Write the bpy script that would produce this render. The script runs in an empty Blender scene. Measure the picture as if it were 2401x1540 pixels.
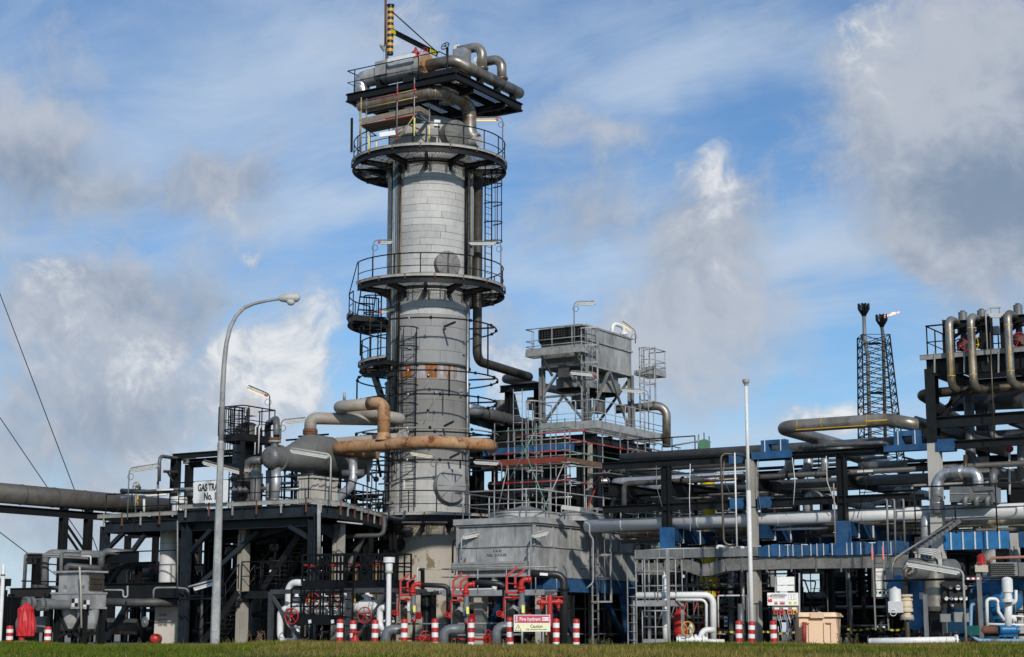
import bpy, math, random
import numpy as np
from mathutils import Vector, Matrix
random.seed(7)
V = Vector
# ------------------------------------------------------------------ camera (plant axes: X along the front faces, Y into the plant)
ZC = 0.5; FP = 4000.0; TH = math.atan(710 / FP); CT, ST = math.cos(TH), math.sin(TH)
_n = math.hypot(6500, 4063); RX, RY = 6500 / _n, 4063 / _n
scene = bpy.context.scene
col = scene.collection
cam = bpy.data.cameras.new('camera'); cam.lens = 60.0; cam.sensor_width = 36.0; cam.clip_start = 0.1; cam.clip_end = 6000
camo = bpy.data.objects.new('camera', cam); col.objects.link(camo); scene.camera = camo
camo.location = (0, 0, ZC)
camo.rotation_euler = (math.pi / 2 + TH, 0, math.atan2(RY, RX))
RIGHT = V((RX, RY, 0)); FWD = V((-RY, RX, 0))
def ray(px, py):
    a = (px - 1200) / FP; b = (770 - py) / FP
    f = CT - b * ST; z = ST + b * CT
    return RX * a - RY * f, RY * a + RX * f, z, f
# ------------------------------------------------------------------ sky, sun, exposure
world = bpy.data.worlds.new('World'); scene.world = world; world.use_nodes = True
SUN = (0.22 * RIGHT - 0.84 * FWD + V((0, 0, 0.46))).normalized()
def build_sky():
    nt = world.node_tree; nt.nodes.clear(); N = nt.nodes.new; L = nt.links.new
    def m(op, a, b=None, c=None, clamp=False):
        n = N('ShaderNodeMath'); n.operation = op; n.use_clamp = clamp
        for i, x in enumerate((a, b, c)):
            if x is None: continue
            if isinstance(x, (int, float)): n.inputs[i].default_value = x
            else: L(x, n.inputs[i])
        return n.outputs[0]
    def vm(op, a, b=None, s=None):
        n = N('ShaderNodeVectorMath'); n.operation = op
        for i, x in enumerate((a, b)):
            if x is None: continue
            if isinstance(x, (tuple, Vector)): n.inputs[i].default_value = tuple(x)
            else: L(x, n.inputs[i])
        if s is not None:
            if isinstance(s, (int, float)): n.inputs['Scale'].default_value = s
            else: L(s, n.inputs['Scale'])
        return n.outputs['Value'] if op in ('DOT_PRODUCT', 'LENGTH') else n.outputs[0]
    def noise(vec, sc, det=8, ro=.58, dist=0, colour=False):
        n = N('ShaderNodeTexNoise'); n.inputs['Scale'].default_value = sc; n.inputs['Detail'].default_value = det
        n.inputs['Roughness'].default_value = ro; n.inputs['Distortion'].default_value = dist; L(vec, n.inputs['Vector'])
        return n.outputs['Color'] if colour else n.outputs[0]
    def ss(x, a, b):
        n = N('ShaderNodeMapRange'); n.interpolation_type = 'SMOOTHSTEP'; L(x, n.inputs[0])
        n.inputs[1].default_value = a; n.inputs[2].default_value = b; return n.outputs[0]
    def mix(f, a, b):
        n = N('ShaderNodeMix'); n.data_type = 'RGBA'; L(f, n.inputs[0])
        for i, x in ((6, a), (7, b)):
            if isinstance(x, tuple): n.inputs[i].default_value = (*x, 1)
            else: L(x, n.inputs[i])
        return n.outputs[2]
    tc = N('ShaderNodeTexCoord').outputs['Generated']
    d = vm('NORMALIZE', tc)
    sky = N('ShaderNodeTexSky'); sky.sky_type = 'NISHITA'; sky.sun_disc = False
    sky.sun_elevation = math.asin(SUN.z); sky.sun_rotation = math.atan2(SUN.x, SUN.y)
    sky.air_density = 1.0; sky.dust_density = 0.35; sky.ozone_density = 2.0; sky.altitude = 50
    tint = N('ShaderNodeMix'); tint.data_type = 'RGBA'; tint.blend_type = 'MULTIPLY'; tint.inputs[0].default_value = 1
    L(sky.outputs[0], tint.inputs[6]); tint.inputs[7].default_value = (*SKYTINT, 1)
    base = tint.outputs[2]
    # warped direction, then azimuth / elevation
    w1 = vm('SCALE', vm('SUBTRACT', noise(d, 9, 3, .6, colour=True), (.5, .5, .5)), s=.075)
    dw = vm('ADD', d, w1)
    sp = N('ShaderNodeSeparateXYZ'); L(dw, sp.inputs[0])
    AZ0 = math.atan2(-RY, RX)
    # azimuth measured from the middle of the view: rotate so the seam lies behind
    xr = vm('DOT_PRODUCT', dw, RIGHT); yf = vm('DOT_PRODUCT', dw, FWD)
    az = m('ARCTAN2', xr, yf); el = m('ARCSINE', m('MINIMUM', m('MAXIMUM', sp.outputs[2], -.999), .999))
    cx = N('ShaderNodeCombineXYZ'); L(az, cx.inputs[0]); L(el, cx.inputs[1]); ae = cx.outputs[0]
    def total(lst):
        s = None
        for b in lst:
            px, py, sx, sy, wt = b[0], b[1], b[2], b[3], b[-1]
            x, y, z, f = ray(px, py); c = V((x, y, z)).normalized(); a0 = math.atan2(c.dot(RIGHT), c.dot(FWD)); e0 = math.asin(c.z)
            kx, ky = FP / sx, FP / sy
            n = N('ShaderNodeVectorMath'); n.operation = 'MULTIPLY_ADD'; L(ae, n.inputs[0]); n.inputs[1].default_value = (kx, ky, 0); n.inputs[2].default_value = (-a0 * kx, -e0 * ky, 0)
            g = m('POWER', .36788, vm('DOT_PRODUCT', n.outputs[0], n.outputs[0])); s = m('MULTIPLY', g, wt) if s is None else m('MULTIPLY_ADD', g, wt, s)
        return s
    fb = noise(dw, 13, 7, .66)
    fbs = noise(vm('ADD', dw, (SUN * .012)), 13, 4, .62)      # the same cloud a little nearer the sun: gives relief
    rel = m('MULTIPLY', m('SUBTRACT', fb, fbs), 3.4)
    sep = N('ShaderNodeSeparateXYZ'); L(d, sep.inputs[0])
    k = m('DIVIDE', 1.0, m('ADD', m('MAXIMUM', sep.outputs[2], 0.0), .22))
    mp = N('ShaderNodeMapping'); mp.inputs['Rotation'].default_value = (0, 0, math.radians(20)); mp.inputs['Scale'].default_value = (1, 1.9, 1)
    L(vm('SCALE', d, s=k), mp.inputs[0])
    ci = noise(mp.outputs[0], 2.6, 7, .62, .5)
    veil = m('ADD', m('MULTIPLY', m('SUBTRACT', ci, .5), 2.6), total(VEIL))
    c1 = mix(m('MULTIPLY', ss(veil, -.65, 1.25), .9), base, (4.9, 5.9, 7.2))
    fa = m('MULTIPLY', m('SUBTRACT', fb, .5), 2.5)
    g = m('ADD', total(GREY), fa)
    gcol = mix(ss(m('SUBTRACT', m('ADD', total(SHADE), .02), rel), -.45, 1.35), (4.7, 5.05, 5.7), (2.1, 2.75, 3.75))
    c2 = mix(m('MULTIPLY', ss(g, .02, .95), .92), c1, gcol)
    wv = m('ADD', total(WHITE), fa)
    wcol = mix(ss(m('ADD', rel, m('MULTIPLY', wv, .5)), .0, .8), (4.6, 5.1, 5.9), (7.6, 7.8, 8.0))
    c3 = mix(m('MULTIPLY', ss(wv, .28, .85), .95), c2, wcol)
    # clouds lie above the horizon; below it the earth's haze
    bg = N('ShaderNodeBackground'); L(c3, bg.inputs[0]); bg.inputs[1].default_value = 0.106
    out = N('ShaderNodeOutputWorld'); L(bg.outputs[0], out.inputs[0])
    return sky
# cloud blobs: px, py, half width, half height, [rotation], weight -- directions of the clouds seen that day
SKYTINT = (.62, .83, 1.03)
VEIL = [(720, 490, 260, 45, .22, .75), (500, 230, 420, 170, .15, .5), (880, 130, 220, 120, -.4, .35), (1650, 100, 420, 100, .12, .6), (1480, 190, 200, 50, .1, .3), (2000, 570, 560, 60, 0, .75), (1400, 640, 500, 60, 0, .5), (60, 560, 200, 40, .2, .4),
        (1000, 1400, 3000, 400, 0, .9), (120, 150, 240, 130, .3, -.25), (1760, 290, 220, 110, 0, -.6), (1330, 90, 150, 70, 0, -.2), (480, 610, 300, 60, .2, .3), (2100, 830, 330, 130, 0, -.3), (1650, 880, 330, 100, 0, -.1), (760, 620, 130, 130, 0, -.3), (1000, 880, 330, 130, 0, -.2)]
GREY = [(1690, 480, 110, 100, 0, .7), (1720, 600, 120, 80, 0, .5), (2290, 210, 330, 250, 0, 1.35), (2380, 470, 300, 150, 0, 1.0), (2080, 330, 150, 150, 0, .35), (1430, 310, 170, 60, 0, .55), (1400, 500, 190, 90, 0, .6), (1640, 720, 200, 120, 0, 1.0), (1560, 860, 170, 120, 0, .6),
        (60, 330, 190, 150, 0, .9), (300, 420, 260, 90, .15, .5), (530, 380, 150, 70, 0, .7), (300, 690, 300, 120, 0, .95), (360, 850, 300, 150, 0, .8), (250, 1010, 330, 130, 0, .6), (80, 1200, 400, 160, 0, .7), (1170, 790, 130, 110, 0, .7), (2250, 690, 80, 100, .4, .55), (2200, 600, 260, 70, 0, .4)]
SHADE = [(2400, 480, 330, 130, 0, 1.2), (2330, 330, 260, 110, 0, .35), (2120, 120, 160, 190, 0, -.7), (60, 420, 260, 130, 0, .6), (520, 390, 220, 80, 0, .55), (80, 1200, 500, 200, 0, .15), (1680, 760, 200, 150, 0, -.25), (350, 680, 300, 90, 0, .45), (40, 290, 150, 50, 0, -.5), (1430, 500, 250, 100, 0, .35), (250, 1000, 330, 100, 0, .2)]
WHITE = [(640, 790, 130, 117, 0, 1.0), (610, 920, 169, 117, 0, .7), (330, 860, 195, 91, 0, .65), (1640, 410, 110, 78, -.3, .62), (1700, 490, 78, 46, -.5, .5), (2010, 150, 91, 234, .25, .5), (2130, 40, 143, 104, .5, .35), (1190, 850, 156, 104, 0, .75), (1930, 965, 98, 58, 0, .95),
         (1700, 650, 143, 65, .2, .42), (1520, 690, 104, 78, 0, .3), (130, 640, 78, 52, 0, .6), (420, 1060, 260, 78, 0, .6), (30, 290, 130, 52, 0, .35), (560, 560, 78, 21, .2, .3)]
SKYNODE = build_sky(); world.cycles.sampling_method = 'MANUAL'; world.cycles.sample_map_resolution = 512
sun = bpy.data.lights.new('sun', 'SUN'); sun.energy = 3.2; sun.angle = math.radians(1.6); sun.color = (1.0, .94, .855)
suno = bpy.data.objects.new('sun', sun); col.objects.link(suno)
suno.rotation_euler = SUN.to_track_quat('Z', 'Y').to_euler()
vs = scene.view_settings; vs.view_transform = 'Standard'; vs.look = 'None'; vs.exposure = 0.0; vs.gamma = 1.0; vs.use_curve_mapping = False
cy = scene.cycles; cy.max_bounces = 6; cy.diffuse_bounces = 3; cy.glossy_bounces = 3; cy.transmission_bounces = 4; cy.caustics_reflective = False; cy.caustics_refractive = False
cy.use_denoising = True

# ------------------------------------------------------------------ pixel -> place helpers (source views of the photograph)
VIEWS = {'F': (0, 0, 4096 / 2400), 'Z1': (1300, 0, 900 / 1824), 'Z1b': (1350, 150, 750 / 2026), 'Z2': (1300, 650, 900 / 1980), 'Z2b': (1350, 1000, 600 / 1848),
         'Z3': (1200, 1200, 1000 / 2200), 'Z4': (1900, 1150, 1000 / 1925), 'L1': (0, 1850, 900 / 1781), 'L2': (600, 1500, 900 / 1980), 'L3': (700, 2000, 900 / 2207),
         'L4': (1500, 1900, 1100 / 2327), 'R1': (2500, 1900, 900 / 1904), 'R2': (2600, 1550, 1000 / 2200), 'R3': (3300, 1150, 796 / 1634), 'R4': (3300, 1850, 796 / 1576)}
CUR = VIEWS['F']
def vw(k):
    global CUR
    CUR = VIEWS[k]
def Q(x, y): return (CUR[0] + x * CUR[2]) / 1.706667, (CUR[1] + y * CUR[2]) / 1.706667
def G(x, y, d):
    a, b, z, f = ray(*Q(x, y)); t = d / f; return V((a * t, b * t, ZC + z * t))
def H(x, y, w):
    a, b, z, f = ray(*Q(x, y)); t = w / b; return V((a * t, w, ZC + z * t))
def K(x, y, u):
    a, b, z, f = ray(*Q(x, y)); t = u / a; return V((u, b * t, ZC + z * t))
def Zp(x, y, zz):
    a, b, z, f = ray(*Q(x, y)); t = (zz - ZC) / z; return V((a * t, b * t, zz))
def rr(npx, d): return npx * CUR[2] / 1.706667 * d / 4010.0      # length of npx view pixels at depth d

# ------------------------------------------------------------------ materials
MATS = {}
def mat(key, c, rough=.5, metal=0., var=.22, scale=2.5, fine=18, bump=.15, rust=0., rustc=(.16, .055, .018), rscale=2.2, streak=1., c2=None, mixat=.55, mixw=.1, m2scale=1.2, spec=.5, emis=None, coat=0, weave=0):
    if key in MATS: return MATS[key]
    mt = bpy.data.materials.new(key); MATS[key] = mt; mt.use_nodes = True
    nt = mt.node_tree; b = nt.nodes['Principled BSDF']; N = nt.nodes.new; L = nt.links.new
    b.inputs['Roughness'].default_value = rough; b.inputs['Metallic'].default_value = metal
    b.inputs['Specular IOR Level'].default_value = spec
    if coat: b.inputs['Coat Weight'].default_value = coat
    if emis:
        b.inputs['Emission Color'].default_value = (*emis[:3], 1); b.inputs['Emission Strength'].default_value = emis[3]
    geo = N('ShaderNodeNewGeometry')
    mp = N('ShaderNodeMapping'); L(geo.outputs['Position'], mp.inputs[0]); mp.inputs['Scale'].default_value = (1, 1, 1 / streak)
    oi = N('ShaderNodeObjectInfo')
    def noise(sc, det=5, ro=.6, vec=None):
        n = N('ShaderNodeTexNoise'); n.inputs['Scale'].default_value = sc; n.inputs['Detail'].default_value = det; n.inputs['Roughness'].default_value = ro
        L(vec or mp.outputs[0], n.inputs['Vector']); return n.outputs[0]
    def rng(x, a, bb, c, dd):
        n = N('ShaderNodeMapRange'); n.inputs[1].default_value = a; n.inputs[2].default_value = bb; n.inputs[3].default_value = c; n.inputs[4].default_value = dd; L(x, n.inputs[0]); return n.outputs[0]
    def mixc(f, a, bb, blend='MIX'):
        n = N('ShaderNodeMix'); n.data_type = 'RGBA'; n.blend_type = blend
        if isinstance(f, float): n.inputs[0].default_value = f
        else: L(f, n.inputs[0])
        for i, x in ((6, a), (7, bb)):
            if isinstance(x, tuple): n.inputs[i].default_value = (*x, 1)
            else: L(x, n.inputs[i])
        return n.outputs[2]
    cc = (*c, 1) if len(c) == 3 else c
    cur = N('ShaderNodeRGB'); cur.outputs[0].default_value = cc; cur = cur.outputs[0]
    if c2:
        cur = mixc(rng(noise(m2scale, 7, .65), mixat - mixw, mixat + mixw, 0, 1), cur, tuple(c2))
    n1 = noise(scale, 6, .65); n2 = noise(fine, 4, .6)
    mul = N('ShaderNodeMath'); mul.operation = 'MULTIPLY'; L(rng(n1, .3, .7, 1 - var, 1 + var), mul.inputs[0]); L(rng(n2, .25, .75, 1 - var * .6, 1 + var * .6), mul.inputs[1])
    mul2 = N('ShaderNodeMath'); mul2.operation = 'MULTIPLY'; L(mul.outputs[0], mul2.inputs[0]); L(rng(oi.outputs['Random'], 0, 1, 1 - var * .3, 1 + var * .3), mul2.inputs[1])
    vmn = N('ShaderNodeVectorMath'); vmn.operation = 'SCALE'; L(cur, vmn.inputs[0]); L(mul2.outputs[0], vmn.inputs['Scale']); cur = vmn.outputs[0]
    ro = None
    if rust > 0:
        rm = rng(noise(rscale, 8, .7), .72 - .42 * rust, .80 - .36 * rust, 0, 1)
        rc = mixc(rng(n2, .3, .7, 0, 1), tuple(rustc), tuple(x * .45 for x in rustc))
        cur = mixc(rm, cur, rc)
        L(rng(rm, 0, 1, rough, .85), b.inputs['Roughness'])
        if metal: L(rng(rm, 0, 1, metal, 0), b.inputs['Metallic'])
    else:
        L(rng(n1, .3, .7, max(.05, rough - .1), min(1, rough + .12)), b.inputs['Roughness'])
    L(cur, b.inputs['Base Color'])
    if bump:
        bp = N('ShaderNodeBump'); bp.inputs['Strength'].default_value = bump; bp.inputs['Distance'].default_value = .02; L(n2, bp.inputs['Height']); L(bp.outputs[0], b.inputs['Normal'])
    if weave:
        pass
    return mt
STEEL = mat('dark_steel_paint', (.0105, .0115, .0125), .55, var=.4, rust=.10, rustc=(.035, .02, .012), spec=.28)
STEELB = mat('blue_black_steel', (.016, .0225, .029), .5, var=.35, rust=.13, rustc=(.04, .028, .02), spec=.3)
BLACK = mat('black_metal', (.0045, .005, .006), .5, var=.3, spec=.3)
SHADOWBLK = mat('sooty_steel', (.010, .010, .0105), .75, var=.4, spec=.2)  # near-black colour stands in for the deep shade among the plant
GALV = mat('galvanised_steel', (.33, .335, .33), .6, .2, var=.3, scale=1.6, fine=7, bump=.05, rust=.06, rustc=(.13, .075, .035))
GALVD = mat('weathered_galvanised', (.20, .205, .20), .6, .3, var=.35, scale=1.3, fine=6, rust=.16, rustc=(.11, .085, .05), streak=3)
GALVP = mat('galvanised_panel', (.33, .335, .33), .6, .15, var=.42, scale=1.3, fine=5, bump=.04, rust=.05, rustc=(.15, .09, .05), streak=2.2)
TRAY = mat('cable_tray_galvanised', (.37, .36, .33), .6, .15, var=.28, rust=.2, rustc=(.16, .075, .035), rscale=5)
LIGHTCL = mat('light_cladding', (.47, .468, .455), .8, 0, var=.16, scale=1.1, fine=9, rust=.03, rustc=(.17, .16, .15), streak=2.5, bump=.1)
LIGHTCL2 = mat('light_cladding_dull', (.41, .41, .40), .8, 0, var=.2, scale=1.1, fine=9, rust=.14, rustc=(.19, .187, .18), streak=2.5, rscale=6)
GREYCL = mat('grey_cladding', (.265, .27, .27), .7, 0, var=.14, scale=1.0, fine=9, streak=3)
GREYCL2 = mat('grey_cladding_dull', (.20, .197, .188), .75, 0, var=.15, scale=1.0, fine=9, streak=3)
GREYPIPE = mat('grey_pipe_paint', (.16, .165, .165), .5, .15, var=.22, rust=.05)
GREYDK = mat('dark_grey_pipe', (.072, .072, .07), .55, .1, var=.3, rust=.08, rustc=(.05, .04, .03))
GREYVES = mat('grey_vessel', (.14, .14, .13), .5, .15, var=.25, scale=1.2, streak=2)
MIDPIPE = mat('mid_grey_pipe', (.115, .12, .122), .45, .2, var=.25, rust=.04)
SILVER = mat('aluminium_cladding', (.55, .56, .57), .33, .75, var=.18, scale=3, bump=.06)
SILVERD = mat('dull_aluminium', (.40, .41, .42), .42, .55, var=.25, scale=2.2, bump=.06, rust=.04, rustc=(.13, .12, .1))
STAINL = mat('stainless_pipe', (.30, .28, .245), .4, .55, var=.3, scale=1.6, c2=(.14, .11, .075), m2scale=.9, mixw=.12, bump=.05)
STAINB = mat('brown_stainless', (.135, .105, .07), .38, .55, var=.3, scale=1.6, c2=(.055, .045, .035), mixw=.15)
RUSTPIPE = mat('rusty_beige_pipe', (.43, .28, .155), .65, 0, var=.2, c2=(.34, .15, .055), m2scale=1.1, mixat=.52, mixw=.16, rust=.5, rustc=(.15, .045, .016), rscale=1.9)
BEIGEPIPE = mat('beige_grey_pipe', (.30, .275, .235), .6, 0, var=.18, c2=(.34, .20, .10), m2scale=1.3, mixat=.62, mixw=.08, rust=.14, rustc=(.14, .055, .025))
RUSTCLAD = mat('rust_stained_cladding', (.26, .265, .255), .42, .4, var=.25, c2=(.20, .105, .042), m2scale=1.9, mixat=.5, mixw=.13, rust=.25, rustc=(.13, .05, .02), rscale=3)
RUSTSTREAK = mat('rust_streaked_plate', (.34, .36, .38), .55, 0, var=.15, rust=.66, rustc=(.33, .11, .016), rscale=1.5, streak=5)
RUST = mat('rust', (.13, .055, .028), .85, 0, var=.4)
WHITE = mat('white_paint', (.70, .70, .685), .45, var=.1, rust=.04, rustc=(.33, .25, .17))
WHITEC = mat('clean_white', (.76, .755, .735), .42, var=.09, bump=.03, rust=.03, rustc=(.42, .36, .28), rscale=5)
CREAMV = mat('pale_vessel', (.62, .62, .61), .55, var=.1, streak=3)
RED = mat('red_paint', (.45, .016, .013), .45, var=.2, bump=.05, c2=(.36, .03, .022), m2scale=2.2, mixw=.15, rust=.05, rustc=(.16, .03, .02), rscale=7)
REDD = mat('dark_red_paint', (.33, .012, .012), .42, var=.18, rust=.05)
REDFAB = mat('red_tarpaulin', (.50, .018, .022), .5, var=.12, scale=4)
YELLOW = mat('yellow_paint', (.60, .48, .014), .45, var=.15)
YELLOWD = mat('yellow_ochre_paint', (.60, .34, .03), .5, var=.15)
BLUE = mat('blue_wrap', (.014, .085, .22), .8, c2=(.045, .10, .175), m2scale=1.6, mixat=.55, mixw=.2, rust=.1, rustc=(.02, .03, .045), var=.32, scale=3, fine=55, bump=.35, spec=.25)
BLUED = mat('dark_blue_wrap', (.007, .036, .09), .8, var=.4, scale=3, fine=55, bump=.35, spec=.2)
BLUEP = mat('blue_machine_paint', (.012, .125, .30), .42, var=.2, rust=.05)
CONC = mat('concrete', (.345, .325, .28), .9, var=.16, scale=2, fine=22, bump=.4, c2=(.25, .23, .19), m2scale=.8, mixat=.62, streak=2)
CONCW = mat('pale_concrete', (.47, .45, .405), .9, var=.12, scale=2, fine=22, bump=.3, c2=(.36, .335, .285), m2scale=.9, mixat=.64, streak=2)
CONCPAINT = mat('flaking_cream_paint', (.41, .375, .315), .85, var=.1, scale=1.4, bump=.25, c2=(.20, .155, .095), m2scale=1.15, mixat=.575, mixw=.012, streak=1.6)
WOOD = mat('scaffold_board', (.26, .21, .16), .85, var=.3, scale=5, fine=30)
LENS = mat('lamp_diffuser', (.66, .66, .62), .3, var=.06)
LENSY = mat('lit_lamp_diffuser', (.7, .55, .25), .3, var=.06, emis=(1, .66, .22, .7))
LAMPGREY = mat('lamp_housing', (.42, .42, .40), .5, var=.15)
PEACH = mat('peach_plastic', (.66, .455, .285), .5, var=.07, bump=.04)
GREEN = mat('green_paint', (.01, .12, .06), .5, var=.15)
TAPEBK = mat('black_tape', (.012, .012, .012), .5)
GRAVEL = mat('gravel_ground', (.20, .185, .16), .95, var=.35, scale=3, fine=25, bump=.6)
BOLTM = mat('bolt_steel', (.06, .058, .055), .5, .4, var=.3)
SIGNRED = mat('sign_crimson', (.50, .055, .10), .45, var=.05, bump=0)
SIGNYEL = mat('sign_pale_yellow', (.80, .78, .50), .45, var=.04, bump=0)
SIGNWHITE = mat('sign_white', (.80, .80, .78), .4, var=.05, bump=0)
INK = mat('sign_black_ink', (.012, .012, .014), .6, var=.1, bump=0)
INKGREY = mat('stencil_ink', (.035, .035, .035), .8, var=.3, bump=0)
SCAFG = mat('scaffold_tube', (.25, .245, .235), .5, .4, var=.35, rust=.2, rustc=(.17, .06, .04), rscale=3)
SCAFY = mat('scaffold_tube_yellow', (.42, .34, .12), .55, .1, var=.3, rust=.25, rustc=(.3, .05, .03), rscale=4)
SCAFR = mat('scaffold_tube_red', (.40, .035, .03), .55, .1, var=.3, rust=.3, rustc=(.3, .28, .25), rscale=3)
SCAFT = mat('scaffold_tube_green', (.12, .27, .20), .55, .2, var=.3, rust=.3, rustc=(.25, .25, .24), rscale=3)
MOSSY = mat('mossy_pale_lagging', (.40, .37, .27), .85, var=.25, c2=(.13, .085, .035), m2scale=2.5, mixat=.52, mixw=.1)
HOSEB = mat('pale_blue_hose', (.16, .30, .42), .5, var=.15)

# ------------------------------------------------------------------ mesh helpers
WO = {}      # world origin of each object by name
class MB:
    def __init__(s): s.v = []; s.f = []; s.sm = []; s.mi = []; s.cur = 0
    def face(s, idx, smooth=False): s.f.append(idx); s.sm.append(smooth); s.mi.append(s.cur)
    def hexa(s, p):
        b = len(s.v); s.v += [V(q) for q in p]
        for q in ((0, 3, 2, 1), (4, 5, 6, 7), (0, 1, 5, 4), (1, 2, 6, 5), (2, 3, 7, 6), (3, 0, 4, 7)): s.face([b + i for i in q])
        return s
    def bx(s, x0, x1, y0, y1, z0, z1):
        if x0 > x1: x0, x1 = x1, x0
        if y0 > y1: y0, y1 = y1, y0
        if z0 > z1: z0, z1 = z1, z0
        return s.hexa([(x0, y0, z0), (x1, y0, z0), (x1, y1, z0), (x0, y1, z0), (x0, y0, z1), (x1, y0, z1), (x1, y1, z1), (x0, y1, z1)])
    def box(s, c, sx, sy, sz): c = V(c); return s.bx(c.x - sx / 2, c.x + sx / 2, c.y - sy / 2, c.y + sy / 2, c.z - sz / 2, c.z + sz / 2)
    def bar(s, p, q, w, h=None, up=None, oz=0, ow=0):
        p, q = V(p), V(q); h = w if h is None else h; d = (q - p).normalized()
        up = V(up) if up is not None else (V((0, 0, 1)) if abs(d.z) < .92 else V((0, 1, 0)))
        a = d.cross(up).normalized(); u = a.cross(d)
        o = u * oz + a * ow
        r = [p + o - a * w / 2 - u * h / 2, p + o + a * w / 2 - u * h / 2, p + o + a * w / 2 + u * h / 2, p + o - a * w / 2 + u * h / 2]
        return s.hexa(r + [x + (q - p) for x in r])
    def ibeam(s, p, q, h=.3, b=.16, t=.02, up=None):
        s.bar(p, q, b, t, up, oz=h / 2 - t / 2); s.bar(p, q, b, t, up, oz=-h / 2 + t / 2)
        return s.bar(p, q, t * .7, h - 2 * t, up)
    def tube(s, pts, r, n=10, bend=None, caps=True, seg=5, smooth=True):
        pts = [V(p) for p in pts]
        if bend: pts = roundpath(pts, bend, seg)
        k = len(pts); rs = r if isinstance(r, (list, tuple)) else [r] * k
        d0 = (pts[1] - pts[0]).normalized(); ref = V((0, 0, 1)) if abs(d0.z) < .9 else V((1, 0, 0))
        a = d0.cross(ref).normalized(); base = len(s.v)
        for i in range(k):
            if i == 0: t = d0
            elif i == k - 1: t = (pts[i] - pts[i - 1]).normalized()
            else:
                t = ((pts[i] - pts[i - 1]).normalized() + (pts[i + 1] - pts[i]).normalized())
                t = t.normalized() if t.length > 1e-6 else (pts[i + 1] - pts[i]).normalized()
            a = (a - t * a.dot(t)); a = a.normalized() if a.length > 1e-6 else t.orthogonal().normalized()
            b = t.cross(a)
            for j in range(n):
                th = 2 * math.pi * j / n; s.v.append(pts[i] + (a * math.cos(th) + b * math.sin(th)) * rs[i])
        for i in range(k - 1):
            for j in range(n):
                j2 = (j + 1) % n; s.face([base + i * n + j, base + i * n + j2, base + (i + 1) * n + j2, base + (i + 1) * n + j], smooth)
        if caps:
            s.face([base + j for j in range(n)][::-1]); s.face([base + (k - 1) * n + j for j in range(n)])
        return s
    def lathe(s, o, ax, prof, n=20, smooth=False, arc=None, x0=None):
        """prof = [(radius, height)...] along axis ax from o; each strip has its own verts unless smooth."""
        o = V(o); ax = V(ax).normalized(); ref = V(x0) if x0 is not None else (V((1, 0, 0)) if abs(ax.x) < .9 else V((0, 1, 0)))
        a = (ref - ax * ref.dot(ax)).normalized(); b = ax.cross(a)
        full = arc is None; a0, a1 = arc if arc else (0, 2 * math.pi); m = n if full else n + 1
        def ring(r, h):
            i0 = len(s.v)
            for j in range(m):
                th = a0 + (a1 - a0) * j / n; s.v.append(o + ax * h + (a * math.cos(th) + b * math.sin(th)) * r)
            return i0
        prev = None
        for i in range(len(prof) - 1):
            r0 = prev if (smooth and prev is not None) else ring(*prof[i]); r1 = ring(*prof[i + 1]); prev = r1
            for j in range(n):
                j2 = (j + 1) % m; s.face([r0 + j, r0 + j2, r1 + j2, r1 + j], True)
        return s
    def cyl(s, p, q, r, n=16): 
        p, q = V(p), V(q); h = (q - p).length
        return s.lathe(p, q - p, [(0, 0), (r, 0), (r, h), (0, h)], n)
    def flange(s, c, ax, r, t, n=18, bolts=0, br=None):
        ax = V(ax).normalized(); c = V(c); s.cyl(c - ax * t / 2, c + ax * t / 2, r, n)
        if bolts:
            a = ax.orthogonal().normalized(); b = ax.cross(a)
            for i in range(bolts):
                th = 2 * math.pi * i / bolts; p = c + (a * math.cos(th) + b * math.sin(th)) * r * .85
                s.cyl(p - ax * t, p + ax * t, br or r * .07, 6)
        return s
    def prism(s, poly, off):
        n = len(poly); b = len(s.v); off = V(off); s.v += [V(p) for p in poly] + [V(p) + off for p in poly]
        s.face([b + i for i in range(n)][::-1]); s.face([b + n + i for i in range(n)])
        for i in range(n): j = (i + 1) % n; s.face([b + i, b + j, b + n + j, b + n + i])
        return s
    def torus(s, c, ax, R, r, n=20, k=6):
        ax = V(ax).normalized(); c = V(c); a = ax.orthogonal().normalized(); b = ax.cross(a); base = len(s.v)
        for i in range(n):
            th = 2 * math.pi * i / n; e = a * math.cos(th) + b * math.sin(th)
            for j in range(k):
                ph = 2 * math.pi * j / k; s.v.append(c + e * (R + r * math.cos(ph)) + ax * r * math.sin(ph))
        for i in range(n):
            for j in range(k):
                i2, j2 = (i + 1) % n, (j + 1) % k; s.face([base + i * k + j, base + i2 * k + j, base + i2 * k + j2, base + i * k + j2], True)
        return s
    def ball(s, c, r, n=12, k=7, ax=(0, 0, 1), sc=1.0):
        prof = [(r * math.sin(math.pi * i / k) + 1e-5, -r * sc * math.cos(math.pi * i / k)) for i in range(k + 1)]
        return s.lathe(c, ax, prof, n, smooth=True)
    def mesh(s, name, mats, o=(0, 0, 0)):
        o = V(o); me = bpy.data.meshes.new(name)
        me.from_pydata([tuple(p - o) for p in s.v], [], s.f)
        for m_ in (mats if isinstance(mats, (list, tuple)) else [mats]): me.materials.append(m_)
        me.polygons.foreach_set('use_smooth', s.sm); me.polygons.foreach_set('material_index', s.mi); me.update()
        return me
    def build(s, name, mats, parent=None, kind=None):
        if parent is None:
            a = np.array([tuple(p) for p in s.v]); lo, hi = a.min(0), a.max(0); o = V(((lo[0] + hi[0]) / 2, (lo[1] + hi[1]) / 2, lo[2]))
        else: o = WO[parent.name]
        ob = bpy.data.objects.new(name, s.mesh(name, mats, o)); col.objects.link(ob)
        if parent is None: ob.location = o
        else: ob.parent = parent
        WO[ob.name] = o
        if kind: ob['kind'] = kind
        return ob
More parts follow.
